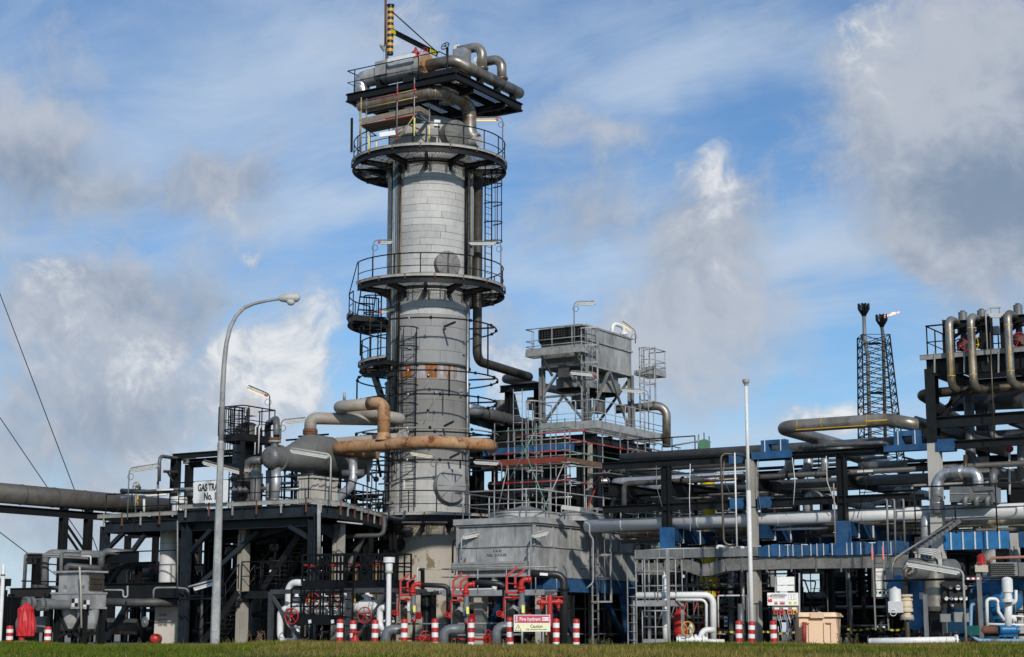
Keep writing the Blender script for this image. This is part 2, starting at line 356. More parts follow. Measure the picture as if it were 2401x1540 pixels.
def roundpath(pts, rad, seg=5):
    out = [pts[0]]
    for i in range(1, len(pts) - 1):
        a, p, b = pts[i - 1], pts[i], pts[i + 1]
        u, w = (a - p), (b - p); lu, lw = u.length, w.length
        if lu < 1e-5 or lw < 1e-5: continue
        u /= lu; w /= lw; ang = u.angle(w, math.pi)
        if ang > math.pi - .03: out.append(p); continue
        t = rad / math.tan(ang / 2) if ang > .05 else rad
        t = min(t, lu * .49, lw * .49); rr_ = t * math.tan(ang / 2)
        c = p + (u + w).normalized() * (rr_ / math.sin(ang / 2)); s0, s1 = p + u * t - c, p + w * t - c
        tot = s0.angle(s1, 0)
        for k in range(seg + 1):
            f = k / seg; out.append(c + (s0 * math.sin((1 - f) * tot) + s1 * math.sin(f * tot)) / max(1e-6, math.sin(tot)))
    out.append(pts[-1]); return out
def tag(o, label, cat, group=None, kind=None):
    o['label'] = label; o['category'] = cat
    if group: o['group'] = group
    if kind: o['kind'] = kind
    return o
def thing(name, label, cat, loc, group=None):
    o = bpy.data.objects.new(name, None); col.objects.link(o); o.location = V(loc); o.empty_display_size = .2
    WO[o.name] = V(loc); return tag(o, label, cat, group)
def piece(name, me, parent, loc=(0, 0, 0), rot=(0, 0, 0), sc=None):
    o = bpy.data.objects.new(name, me); col.objects.link(o); o.parent = parent; o.location = V(loc) - WO[parent.name] if parent else V(loc)
    o.rotation_euler = rot
    if sc: o.scale = sc
    WO[o.name] = V(loc); return o
def struct(o): o['kind'] = 'structure'; return o
def X_(*a): return V(a)
UX, WY, UZ = V((1, 0, 0)), V((0, 1, 0)), V((0, 0, 1))
# ------------------------------------------------------------------ shared builders
def railing(parent, pts, h=1.1, sp=1.3, m_=None, r=.024, closed=False, toe=True, mid=(.55,), toem=None):
    """handrail along floor-edge points: rails are one part, each post its own part"""
    m_ = m_ or BLACK; pts = [V(p) for p in pts]
    a = MB()
    for hh in (h,): a.tube([p + UZ * hh for p in pts], r * 1.15, 6)
    o = a.build('top_rail', m_, parent)
    a = MB()
    for hh in mid: a.tube([p + UZ * hh for p in pts], r * .8, 6)
    a.build('mid_rail', m_, parent)
    if toe:
        a = MB()
        for p, q in zip(pts, pts[1:]): a.bar(p + UZ * .075, q + UZ * .075, .012, .14)
        a.build('toe_board', toem or m_, parent)
    pm = MB().tube([V((0, 0, -.05)), V((0, 0, h))], r, 6).mesh('post', m_)
    L = [0]
    for p, q in zip(pts, pts[1:]): L.append(L[-1] + (q - p).length)
    n = max(1, round(L[-1] / sp))
    for i in range(n + 1):
        t = L[-1] * i / n; k = max(j for j in range(len(L)) if L[j] <= t + 1e-6); k = min(k, len(pts) - 2)
        f = (t - L[k]) / max(1e-6, L[k + 1] - L[k]); piece('post', pm, parent, pts[k].lerp(pts[k + 1], f))
def ladder(label, p0, h, out, w=.5, cage=None, m_=None, group=None, flare=False, st=.03, parent=None):
    """p0 foot centre, out = unit vector away from what it is fixed to; cage=(z0,z1) heights"""
    m_ = m_ or BLACK; p0 = V(p0); out = V(out).normalized(); s = UZ.cross(out).normalized()
    t = thing('ladder', label, 'ladder', p0, group)
    for k in (-1, 1): MB().bar(p0 + s * k * w / 2, p0 + s * k * w / 2 + UZ * h, .06, .016, up=s).build('stile', m_, t)
    rg = MB().tube([-s * w / 2, s * w / 2], .013, 6).mesh('rung', m_)
    for i in range(int(h / .3)): piece('rung', rg, t, p0 + UZ * (.2 + i * .3))
    if cage:
        hp = []
        for i in range(13):
            th = math.pi * (i / 12) ; hp.append(s * (w / 2 + .1) * math.cos(th) * 1.0 + out * (.72 * math.sin(th) ** .8 if i not in (0, 12) else 0))
        hm = MB()
        for a, b in zip(hp, hp[1:]): hm.bar(a, b, .008, .055)
        hm = hm.mesh('hoop', m_)
        n = max(2, round((cage[1] - cage[0]) / .85))
        for i in range(n + 1): piece('hoop', hm, t, p0 + UZ * (cage[0] + (cage[1] - cage[0]) * i / n))
        for i in (1, 3, 6, 9, 11): MB().bar(p0 + hp[i] + UZ * cage[0], p0 + hp[i] + UZ * cage[1], .04, .008, up=hp[i].cross(UZ)).build('cage_strap', m_, t)
    return t
def tubelight(label, base, h, arm, lit=False, L=.95, drop=.1, red=True, body=None, group='tube lights on bent poles', polem=None, reach=None, r=.026):
    """bent pole with a fluorescent fitting hung under its arm; arm = horizontal direction (unit-ish, may tilt)"""
    base = V(base); arm = V(arm).normalized(); reach = reach or L + .25
    t = thing('tube_light', label, 'lamp', base, group)
    top = base + UZ * h
    po_ = MB().tube([base, top, top + arm * reach], r, 8, bend=.22).build('pole', polem or GALVD, t)
    c0 = top + arm * (reach - L - .02) - UZ * drop; c1 = top + arm * (reach + .05) - UZ * drop
    b = body or LAMPGREY; a = MB(); a.bar(c0, c1, .13, .085); ho_ = a.build('housing', b, t)
    a = MB(); a.bar(c0 + arm * .06, c1 - arm * .06, .10, .04, oz=-.06); a.build('diffuser', LENSY if lit else LENS, ho_)
    for f in (.2, .8):
        p = c0.lerp(c1, f); MB().bar(p, p + UZ * drop, .025).build('bracket', polem or GALVD, t)
    if red: MB().bar(c0 - arm * .03, c0 + arm * .1, .135, .09).build('end_cap', RED if red is True else red, ho_)
    MB().torus(top - UZ * .35 + arm * .07, arm.cross(UZ), .13, .01, 14, 4).build('cable_loop', BLACK, po_)
    return t
def handwheel(parent, c, ax, r, m_=None, name='handwheel', t=.022):
    m_ = m_ or RED; a = MB().torus(c, ax, r, t, 20, 6); ax = V(ax).normalized(); e = ax.orthogonal().normalized(); f = ax.cross(e); c = V(c)
    for i in range(5): th = 2 * math.pi * i / 5 + .3; a.bar(c, c + (e * math.cos(th) + f * math.sin(th)) * r, t * 1.1)
    a.cyl(c - ax * t * 1.5, c + ax * t * 1.5, r * .16, 8)
    return a.build(name, m_, parent)
def pipe(label, pts, r, m_, bend=None, n=14, name='pipe', cat='pipe', group=None, parent=None, seams=None, seamm=None, flanges=(), flm=None, bolts=8, insul=None, kind=None):
    """a run of pipe as a thing (or part when parent is given); seams = spacing of clad joints; flanges = indices/points (pt, axis)"""
    pts = [V(p) for p in pts]; bend = bend if bend is not None else r * 2.2
    if parent is None and not seams and not flanges:
        o = MB().tube(pts, r, n, bend=bend, seg=6).build(name, m_); return tag(o, label, cat, group)
    t = parent or thing(name, label, cat, pts[0], group)
    rp = roundpath(pts, bend, 6); MB().tube(rp, r, n).build('run' if parent is None else name, m_, t)
    if seams:
        a = MB(); acc = 0; nxt = seams * .5
        for p, q in zip(rp, rp[1:]):
            l = (q - p).length; d = (q - p).normalized()
            while acc + l >= nxt:
                c = p + d * (nxt - acc); a.cyl(c - d * .012, c + d * .012, r * 1.03 + .003, n); nxt += seams
            acc += l
        if a.v: a.build('joint_bands', seamm or m_, t, kind='stuff')
    for c, ax in flanges: MB().flange(c, ax, r * 1.6, max(.05, r * .45), 18, bolts).build('flange', flm or m_, t)
    return t
def text_mesh(body, size, m_, bold=0.0, font=None, spacing=1.0):
    cu = bpy.data.curves.new('lettering', 'FONT'); cu.body = body; cu.size = size; cu.align_x = 'CENTER'; cu.align_y = 'CENTER'; cu.offset = bold; cu.extrude = .0015; cu.resolution_u = 3; cu.space_character = spacing
    ob = bpy.data.objects.new('lettering_tmp', cu); col.objects.link(ob); dg = bpy.context.evaluated_depsgraph_get()
    me = bpy.data.meshes.new_from_object(ob.evaluated_get(dg)); bpy.data.objects.remove(ob); me.materials.clear(); me.materials.append(m_); return me
def lettering(parent, body, c, xdir, size, m_, bold=0.0, up=UZ, xs=1.0, name='lettering', nrm=None, spacing=1.0):
    x = V(xdir).normalized(); up = V(up); nn = x.cross(up).normalized(); u = nn.cross(x)
    me = text_mesh(body, size, m_, bold, spacing=spacing); o = bpy.data.objects.new(name, me); col.objects.link(o); o.parent = parent
    R = Matrix((x * xs, u, nn)).transposed().to_4x4(); R.translation = V(c) - WO[parent.name]; o.matrix_local = R; WO[o.name] = V(c); return o
ORD = ['first', 'second', 'third', 'fourth', 'fifth', 'sixth', 'seventh', 'eighth', 'ninth', 'tenth', 'eleventh', 'twelfth', 'thirteenth', 'fourteenth']
# ================================================================== GROUND
def gz(d):
    if d >= 53: return 0.0
    if d >= 50: return .10 * (53 - d) / 3
    if d >= 0: return .10 - 1.20 * ((50 - d) / 50) ** 2.2
    return -1.1
GRASSM = None
def make_ground():
    ds = [-3000, -60, 0, 6, 12, 18, 24, 28, 32, 35, 38, 41, 44, 46, 48, 49, 50, 51, 52, 53, 60, 75, 100, 160, 400, 3000]
    xs = [-3000, -400, -120, -60] + list(range(-40, 41, 2)) + [60, 120, 400, 3000]
    v = []; f = []; mi = []
    for i, d in enumerate(ds):
        for x in xs:
            z = gz(d)
            if -41 <= x <= 41 and 5 < d < 52: z += .05 * math.sin(x * .61 + 1.3) * math.sin(d * .23) * (d / 50) + .02 * math.sin(x * 1.7) * (d / 50)
            p = RIGHT * x + FWD * d; v.append((p.x, p.y, z))
    n = len(xs)
    for i in range(len(ds) - 1):
        for j in range(n - 1): f.append((i * n + j, i * n + j + 1, (i + 1) * n + j + 1, (i + 1) * n + j)); mi.append(0 if ds[i] < 52 else 1)
    me = bpy.data.meshes.new('ground'); me.from_pydata(v, [], f); me.materials.append(GRASSM); me.materials.append(GRAVEL)
    me.polygons.foreach_set('material_index', mi); me.polygons.foreach_set('use_smooth', [True] * len(f))
    o = bpy.data.objects.new('ground', me); col.objects.link(o); o['kind'] = 'structure'; o['label'] = 'grassy bank rising to a gravel plant yard'
GRASSM = mat('bank_turf', (.058, .078, .011), .95, var=.35, scale=.5, fine=9, bump=.8, c2=(.10, .082, .036), m2scale=.22, mixat=.53, mixw=.12, spec=.15)
make_ground()
def make_grass():
    rng = np.random.default_rng(3); n = 110000
    d = 52.6 - 24 * rng.random(n) ** 1.5; x = (rng.random(n) - .5) * 2 * (17.5)
    z = np.array([gz(a) for a in d]); z += np.where((d > 5) & (d < 52), .05 * np.sin(x * .61 + 1.3) * np.sin(d * .23) * (d / 50) + .02 * np.sin(x * 1.7) * (d / 50), 0)
    pat = np.sin(x * .9 + 2) * np.sin(d * .8) + np.sin(x * .31 + d * .2)
    h = (.05 + .07 * rng.random(n)) * (1.0 + .25 * pat); w = .009 + .008 * rng.random(n)
    tall = rng.random(n) < .006; h = np.where(tall, h * 2.1, h)
    an = rng.random(n) * math.pi * 2; le = rng.normal(0, .045, (n, 2)); 
    bx = RIGHT.x * x + FWD.x * d; by = RIGHT.y * x + FWD.y * d
    ca, sa = np.cos(an) * w, np.sin(an) * w
    P = np.empty((n, 3, 3)); P[:, 0] = np.stack([bx - ca, by - sa, z - .01], 1); P[:, 1] = np.stack([bx + ca, by + sa, z - .01], 1); P[:, 2] = np.stack([bx + le[:, 0], by + le[:, 1], z + h], 1)
    me = bpy.data.meshes.new('grass'); me.vertices.add(n * 3); me.vertices.foreach_set('co', P.ravel())
    me.loops.add(n * 3); me.loops.foreach_set('vertex_index', np.arange(n * 3, dtype=np.int32)); me.polygons.add(n); me.polygons.foreach_set('loop_start', np.arange(0, n * 3, 3, dtype=np.int32))
    me.update(calc_edges=True)
    k = (pat + rng.normal(0, .9, n) + np.where((x > -6) & (x < 12), .75, -.35)) > .62
    me.materials.append(mat('green_grass_blades', (.080, .112, .012), .8, var=.4, scale=1.1, fine=13, bump=0, spec=.05)); me.materials.append(mat('dry_grass_blades', (.19, .15, .045), .85, var=.35, scale=1.1, fine=13, bump=0, spec=.05))
    me.polygons.foreach_set('material_index', k.astype(np.int32))
    o = bpy.data.objects.new('grass', me); col.objects.link(o); tag(o, 'short patchy green and dry grass covering the bank', 'grass', kind='stuff')
make_grass()

# ================================================================== COLUMN (the tall process tower)
vw('F')
TC = G(1003, 800, 75); TX, TY = TC.x, TC.y; TR = 1.87
def tdir(phi): c, s = math.cos(phi), math.sin(phi); return -FWD * c + RIGHT * s
def tp(deg, r, z): return V((TX, TY, z)) + tdir(math.radians(deg)) * r
def zt(py, r=TR): return G(1003, py, 75 - r).z
def arc(d0, d1, r, z, n=24): return [tp(d0 + (d1 - d0) * i / n, r, z) for i in range(n + 1)]
tower = thing('process_column', 'tall clad process column with ringed platforms rising over the whole plant', 'tower', (TX, TY, 0))
zC, zW, zR0, zR1, zL, zP2, zP1 = 5.05, zt(1085), zt(886), zt(851), zt(735), G(1003, 652, 71.65).z, G(1003, 346, 71.55).z
a = MB().lathe((TX, TY, 0), UZ, [(TR + .06, 0), (TR, .3), (TR, zC), (TR - .3, zC)], 64); a.build('concrete_skirt', CONCPAINT, tower)
a = MB().lathe((TX, TY, zC), UZ, [(TR + .02, 0), (TR + .16, 0), (TR + .16, .07), (TR - .05, .07), (TR - .05, .34), (TR + .14, .34), (TR + .14, .40), (TR - .3, .40)], 64); a.build('base_ring', GREYCL, tower)
for i in range(16):
    p = tp(-170 + i * 22.5, TR + .03, zC); MB().bar(p + UZ * .02, p + UZ * .38, .05, .18, up=tdir(math.radians(-170 + i * 22.5))).build('gusset', GREYCL, tower)
a = MB().lathe((TX, TY, zC + .3), UZ, [(TR - .035, 0), (TR - .035, zR0 - zC - .3), (TR - .1, zR0 - zC - .3)], 64); a.build('shell', BLACK, tower)
a = MB().lathe((TX, TY, zR0 - .02), UZ, [(TR - .07, 0), (TR - .07, zR1 - zR0 + .05)], 64); a.build('exposed_shell_band', RUSTSTREAK, tower)
a = MB().lathe((TX, TY, zR1), UZ, [(TR - .08, -.02), (TR + .05, -.02), (TR + .05, .05), (TR - .035, .05), (TR - .035, 10.6)], 64); a.build('shell', GREYDK, tower)
zH = zt(300)
hp = [(TR * math.cos(t), 1.05 * math.sin(t)) for t in [i * math.pi / 2 / 9 for i in range(9)]] + [(.3, 1.05)]
MB().lathe((TX, TY, zH - .02), UZ, [(TR - .02, 0)] + hp[1:], 48, smooth=True).build('top_head', LIGHTCL2, tower)
# cladding: every sheet its own piece
def cladrows(z0, z1, rh, nph, mats, rad=TR, gap=.012, jit=.007, start=0, clip=(-125, 125)):
    n = max(1, round((z1 - z0) / rh)); hh = (z1 - z0) / n; st = 360 / nph
    meshes = []
    for m_ in mats:
        b = MB(); k = 7; aa = math.radians(st / 2) - gap / 2 / rad
        ang = [-aa + 2 * aa * i / k for i in range(k + 1)]
        def pt(t, r, z): return V((math.cos(t) * r, math.sin(t) * r, z))
        z_0, z_1 = gap / 2, hh - gap / 2
        for (ra, za, rb, zb, sm) in ((rad - .02, z_0, rad, z_0, False), (rad, z_0, rad, z_1, True), (rad, z_1, rad - .02, z_1, False)):
            base = len(b.v)
            for t in ang: b.v += [pt(t, ra, za), pt(t, rb, zb)]
            for i in range(k): o = base + i * 2; b.face([o, o + 2, o + 3, o + 1], sm)
        for t in (ang[0], ang[-1]):
            o = len(b.v); b.v += [pt(t, rad - .02, z_0), pt(t, rad, z_0), pt(t, rad, z_1), pt(t, rad - .02, z_1)]; b.face([o, o + 1, o + 2, o + 3])
        meshes.append(b.mesh('cladding_panel', m_))
    a0 = math.atan2(-FWD.y, -FWD.x)
    for i in range(n):
        off = random.random() * st
        for j in range(nph):
            deg = (off + j * st + 180) % 360 - 180
            if not clip[0] < deg < clip[1]: continue
            s = 1 + random.uniform(-jit, jit) * .6
            piece('cladding_panel', random.choice(meshes), tower, V((TX, TY, z0 + i * hh)), (random.uniform(-.0016, .0016), random.uniform(-.0016, .0016), a0 + math.radians(deg)), (s, s, 1))
cladrows(zL, zP1 - .25, .305, 6, [LIGHTCL, LIGHTCL, LIGHTCL2])
cladrows(zP1 + .1, zH, .4, 6, [LIGHTCL2, GREYCL])
cladrows(zR1 + .05, zL, .55, 7, [GREYCL, GREYCL])
cladrows(zW, zR0, .92, 12, [GREYCL2, GREYCL2, GREYCL2], gap=.008)
cladrows(zC + .45, zW, .78, 6, [LIGHTCL, LIGHTCL2])
MB().lathe((TX, TY, zR0 - .03), UZ, [(TR - .1, 0), (TR + .035, 0), (TR + .035, .04), (TR - .1, .04)], 64).build('trim_ring', GREYCL, tower)
# manway covers
def manway(deg, z, r, proj, m_, label=None):
    d = tdir(math.radians(deg)); c = V((TX, TY, z))
    s = MB().lathe(c + d * (TR - .45), d, [(r, 0), (r, proj + .3)], 28); o = s.build('manway_neck', m_, tower)
    s = MB(); b = c + d * (TR - .15 + proj)
    x = UZ.cross(d).normalized(); n = 8
    for i in range(n):     # cover made of pie sheets that meet at a raised centre
        a0_, a1_ = 2 * math.pi * i / n + .02, 2 * math.pi * (i + 1) / n - .02
        k = len(s.v); s.v += [b + d * .12, b + (x * math.cos(a0_) + UZ * math.sin(a0_)) * r * 1.02, b + (x * math.cos((a0_ + a1_) / 2) + UZ * math.sin((a0_ + a1_) / 2)) * r * 1.03, b + (x * math.cos(a1_) + UZ * math.sin(a1_)) * r * 1.02]
        s.face([k, k + 1, k + 2, k + 3])
    s.build('manway_cover', m_, o)
    MB().torus(b - d * .04, d, r * 1.01, .025, 28, 6).build('manway_rim', m_, o)
zm2 = G(1047, 617, 73).z; manway(27, zm2, .56, .42, GREYCL2)
zm4 = G(1060, 1138, 73).z; manway(33, zm4, .70, .42, GREYCL)
zm1 = G(1060, 312, 73).z; manway(35, zm1, .62, .6, GREYVES)
MB().cyl(tp(60, TR - .2, zm1 - .1), tp(60, TR + .75, zm1 - .1), .33, 20).build('nozzle', LIGHTCL2, tower)
# insulation clips (small boxes) and gauges on the grey zone
for deg, py in ((-26, 805), (25, 760), (-12, 808), (-21, 808), (58, 815), (52, 915), (20, 1010)):
    p = tp(deg, TR + .02, zt(py)); MB().box(p, .16, .12, .34).build('clip_box', GALV, tower)
for deg, py in ((4, 880), (13, 920), (4, 960)):
    p = tp(deg, TR, zt(py)); d = tdir(math.radians(deg)); g = MB().cyl(p, p + d * .14, .055, 10).build('instrument_boss', BLACK, tower)
    MB().cyl(p + d * .13, p + d * .2, .03, 8).build('plug', WHITEC, g)
    MB().tube([p + d * .05 - UZ * .05, p + d * .12 - UZ * .3 - RIGHT * .05, p + d * .04 - UZ * .62 - RIGHT * .2], .012, 5, bend=.1).build('signal_cable', LAMPGREY, g)
# ------------------------------------------------------------------ round platforms
def ringgrating(parent, d0, d1, r0, r1, z, m_=None):
    a = MB(); n = max(8, int(abs(d1 - d0) / 6)); r = r0 + .04
    while r < r1 - .02:
        for i in range(n): a.bar(tp(d0 + (d1 - d0) * i / n, r, z), tp(d0 + (d1 - d0) * (i + 1) / n, r, z), .008, .018)
        r += .11
    k = int(abs(d1 - d0) / 3)
    for i in range(k + 1): t = d0 + (d1 - d0) * i / k; a.bar(tp(t, r0, z), tp(t, r1, z), .01, .03)
    a.build('grating', m_ or GALVD, parent, kind='stuff')
def ringplatform(label, z, d0, d1, r0, r1, brk, tray=True, rail=True, hb=.2, fullbr=True, raild=None):
    t = thing('column_platform', label, 'platform', (TX, TY, z - .3), 'platforms round the tall column')
    n = max(10, int(abs(d1 - d0) / 6))
    ringgrating(t, d0, d1, r0, r1, z)
    a = MB()
    o_, i_ = arc(d0, d1, r1, z - hb / 2 + .03, n), arc(d0, d1, r0, z - .04, n)
    for p, q in zip(o_, o_[1:]): a.bar(p, q, .02, hb); a.bar(p + UZ * (hb / 2), q + UZ * (hb / 2), .09, .015); a.bar(p - UZ * (hb / 2), q - UZ * (hb / 2), .09, .015)
    a.build('edge_channel', STEEL, t)
    a = MB()
    for p, q in zip(i_, i_[1:]): a.bar(p, q, .015, .1)
    a.build('inner_ring', STEEL, t)
    for dg in brk:
        p, q = tp(dg, TR - .02, z - .16), tp(dg, r1 - .02, z - .12)
        MB().ibeam(p, q, .24, .12, .018).build('bracket_beam', STEEL, t)
        if fullbr:
            MB().prism([tp(dg, TR, z - .28), tp(dg, TR, z - .52), tp(dg, TR + .75, z - .28)], UZ.cross(tdir(math.radians(dg))) * .03).build('bracket_gusset', STEEL, t)
            d_ = tdir(math.radians(dg)); s_ = UZ.cross(d_)
            for k in (-1, 1): MB().box(tp(dg, TR + .02, z - .4) + s_ * .12 * k, .07, .07, .4).build('bracket_cleat', GALVD, t)
    if d1 - d0 < 359:
        for dg in (d0, d1): MB().bar(tp(dg, r0, z - .06), tp(dg, r1, z - .06), .03, hb).build('end_channel', STEEL, t)
    if rail:
        e0, e1 = raild or (d0, d1); railing(t, arc(e0, e1, r1 - .02, z + .02, max(8, int((e1 - e0) / 7))), sp=1.15, toe=True)
        ps = arc(e0, e1, r1 + .07, z + .16, max(8, int((e1 - e0) / 7)))
        if tray:
            a = MB()
            for p, q in zip(ps, ps[1:]): a.bar(p, q, .012, .11); a.bar(p + UZ * .055, q + UZ * .055, .04, .01); a.bar(p - UZ * .055, q - UZ * .055, .04, .01)
            a.build('cable_tray', TRAY, t)
            cl = MB().box((0, 0, 0), .04, .04, .22).mesh('tray_clamp', RUST)
            for i in range(1, len(ps), 3): piece('tray_clamp', cl, t, ps[i] - UZ * .05)
    return t
P1 = ringplatform('broad round platform with grating, highest of the rounds on the tall column', zP1, -180, 180, 1.97, 3.45, [-150, -120, -90, -60, -30, 0, 30, 60, 90, 120, 150])
P2 = ringplatform('round platform at mid height of the tall column by the disc-shaped manway', zP2, -64, 200, 1.95, 3.38, [-58, -29, 0, 29, 58, 88, 120, 160])
zLd = zP2 - 1.3
P2b = ringplatform('small landing stepped below the mid platform, left flank of the tall column', zLd, -128, -66, 2.0, 3.55, [-120, -95, -70], fullbr=False, hb=.26)
zP3 = zt(843, 2.6)
P3 = ringplatform('short ladder landing on the grey flank of the column above the rust band', zP3, -112, -34, 1.95, 3.0, [-108, -80, -50], fullbr=False)
z4 = 5.2
P4 = ringplatform('curved deck ringing the column foot above the concrete skirt', z4, -70, 130, 1.98, 3.4, [-60, -30, 0, 30, 60, 95])
# stair between mid platform and its landing
st = thing('ladder_stair', 'steep steps joining the mid platform to its lower landing', 'stairs', tp(-66, 3.2, zLd))
for r in (2.5, 3.2): MB().bar(tp(-78, r, zLd), tp(-64, r, zP2), .02, .16).build('stringer', STEEL, st)
for i in range(5): f = (i + .5) / 5; MB().bar(tp(-78 + 14 * f, 2.5, zLd + (zP2 - zLd) * f), tp(-78 + 14 * f, 3.2, zLd + (zP2 - zLd) * f), .2, .03).build('tread', STEEL, st)
MB().tube([tp(-80, 3.55, zLd + 1.1), tp(-64, 3.4, zP2 + 1.1)], .025, 6).build('handrail', BLACK, st)
# support struts under the landing
for dg, r0_, z0_, z1_ in ((-50, 2.5, zt(905), zP3 - .1),):
    t = thing('bracket_frame', 'black triangular bracket frame carrying the landing on the grey column', 'bracket', tp(dg, TR, z0_))
    MB().ibeam(tp(-62, TR + .9, zP3 - .45), tp(-36, TR + .35, zP3 - .45), .28, .2, .02).build('bearer', STEELB, t)
    MB().ibeam(tp(-58, TR + .75, zP3 - .6), tp(-40, TR + .3, zt(1012)), .26, .2, .02).build('strut', STEELB, t)
    MB().ibeam(tp(-40, TR + .3, zt(1012)), tp(-38, TR + .3, zP3 - .6), .2, .16, .02).build('hanger', STEELB, t)
# ------------------------------------------------------------------ spray water rings
def sprayring(k, py, r, txt, hang, mat_=None, dz=0):
    z = G(1003, py, 75 - r).z
    t = thing('spray_ring', txt, 'spray ring', (TX, TY, z), 'black spray rings round the tall column')
    ps = arc(-180, 180, r, z, 60); MB().tube(ps, .034, 7, caps=False).build('ring_pipe', mat_ or BLACK, t)
    for dg in (-95, -75, -35, 5, 40, 68, 95, 112):
        p = tp(dg + k * 4, r, z); d = tdir(math.radians(dg + k * 4)); MB().ball(p, .075, 8, 5).build('spray_nozzle', BLACK, t)
    for dg in (75, -60): MB().bar(tp(dg, TR, z - .05), tp(dg, r, z - .05), .05, .07).build('ring_bracket', BLACK, t)
    if hang:
        for dg, h in hang: MB().bar(tp(dg, r, z), tp(dg, r, z - h), .05).build('drop_bar', BLACK, t)
    MB().tube([tp(-32, r + .002, z), tp(-12, r + .002, z)], .037, 7).build('pipe_label', WHITEC, t)
    return t
sprayring(0, 744, 3.05, 'topmost black spray ring, just under the light cladding', [(-74, 1.3), (62, 2.3)])
sprayring(1, 867, 3.12, 'black spray ring crossing the rust-streaked band', [(-82, 1.2), (20, 1.1)])
sprayring(2, 923, 3.08, 'black spray ring just below the rust-streaked band', [(48, .35)])
sprayring(0, 1002, 3.15, 'tan coated spray ring above the rusty header pipe', [], mat_=mat('tan_pipe', (.28, .24, .17), .6, var=.2))
sprayring(1, 1011, 3.02, 'black spray ring directly under the tan ring', [(40, .3)])
sprayring(2, 1077, 3.1, 'lowest black spray ring, just under the rusty header pipe', [(30, .35)])
# ------------------------------------------------------------------ ladders and risers
ladder('black caged ladder up the grey front of the tall column', tp(-19, TR + .22, zt(1190)), zt(772) - zt(1190), tdir(math.radians(-19)), .62, (zt(1085) - zt(1190), zt(772) - zt(1190)))
ladder('black ladder up the left side from ladder landing to stepped landing', tp(-72, TR + .35, zP3), zLd - zP3 + 1, tdir(math.radians(-72)), .55, (1.6, zLd - zP3 + 1))
ladder('slim caged ladder hanging below the highest round platform, right side', tp(78, 2.75, zP2), zP1 - zP2 - .1, tdir(math.radians(55)), .5, (2.2, zP1 - zP2 - .1))
rsp = [(-53, TR + .1, .05, STAINB, 'brown riser pipe', 5.3, 21.0), (-49.5, TR + .12, .04, TRAY, 'perforated grey cable ladder', 5.3, 21.2), (-46.5, TR + .13, .045, HOSEB, 'pale blue riser hose', 12.2, 21.0),
       (-43, TR + .12, .06, GALVD, 'dull grey riser pipe', 7.7, 21.1), (-39.5, TR + .14, .045, GREYDK, 'dark grey riser conduit', 10, 21.1), (-37, TR + .1, .035, STAINB, 'thin brown riser conduit', 12, 21.1)]
for dg, r, rad, m_, nm, z0, z1 in rsp:
    t = pipe(nm + ' running up the left front of the tall column', [tp(dg, r, z0), tp(dg, r, z1)], rad, m_, n=8, group='risers on the tall column')
vw('F')
pipe('thick dark pipe dropping beside the column then looping toward the fan tower', [tp(82, 2.25, zP1 - .3), G(1118, 846, 75), G(1243, 884, 79.4), G(1182, 888, 81.5), G(1345, 922, 87)], .21, mat('dark_brown_pipe', (.05, .044, .036), .5, .2, var=.3), bend=.5, n=16)
pipe('slim silver riser along the right edge of the tall column', [tp(64, TR + .13, 5.4), tp(64, TR + .13, 15.2)], .05, SILVERD, n=8)
pipe('tan cable channel along the right edge of the upper column', [tp(66, TR + .25, zP2), tp(66, TR + .25, zP1)], .07, mat('tan_channel', (.23, .2, .14), .6, var=.2), n=6)
pipe('black square duct along the right edge of the upper column', [tp(60, TR + .1, zP2), tp(60, TR + .1, zP1)], .1, BLACK, n=4)
tubelight('tube light over the right rim of the highest round platform, lit warm', tp(72, 3.5, zP1 + .1), 2.0, -RIGHT, lit=True, L=1.0)
tubelight('tube light over the right rim of the mid platform', tp(72, 3.42, zP2 + .1), 2.05, -RIGHT, L=1.1, red=False)
tubelight('tube light in front of the risers above the mid platform', tp(-50, 3.05, zP2 + .1), 1.9, RIGHT, L=.55, body=GALV)
tubelight('rust-armed tube light with a red cap over the ladder landing', tp(-60, 2.85, zP3), 2.3, RIGHT + UZ * .22, L=.85, body=mat('ivory', (.52, .46, .3), .5), polem=STAINB, reach=1.3)
# ================================================================== TOP DECK
zT = 24.4; tx0, tx1, ty0, ty1 = -45.6, -39.68, 58.9, 64.3
td = thing('top_platform', 'square black steel platform crowning the tall column, full of pipework', 'platform', (TX, TY, zT - .5))
for (p, q) in (((tx0, ty0), (tx1, ty0)), ((tx1, ty0), (tx1, ty1)), ((tx0, ty1), (tx1, ty1)), ((tx0, ty0), (tx0, ty1))):
    MB().ibeam((*p, zT - .17), (*q, zT - .17), .34, .2, .025).build('edge_beam', STEEL, td)
for i in range(1, 6):
    x = tx0 + (tx1 - tx0) * i / 6; MB().ibeam((x, ty0 + .02, zT - .14), (x, ty1 - .02, zT - .14), .24, .12, .02).build('joist', STEEL, td)
for y in (60.3, 62.9): MB().ibeam((tx0, y, zT - .42), (tx1, y, zT - .42), .3, .16, .02).build('main_bearer', STEEL, td)
a = MB(); x = tx0 + .05
while x < tx1: a.bar((x, ty0, zT + .02), (x, ty1, zT + .02), .014, .04); x += .1
a.build('grating', STEEL, td, kind='stuff')
for x, y in ((-44.0, 61.6), (-42.2, 62.2), (-44.0, 63.0), (-41.6, 63.0)): MB().ibeam((x, y, zH + .3), (x, y, zT - .5), .16, .14, .02, up=UX).build('stub_column', STEEL, td)
MB().bx(-42.6, -39.9, ty0 + .1, ty0 + .5, zT + .06, zT + .3).build('plinth', STEEL, td)
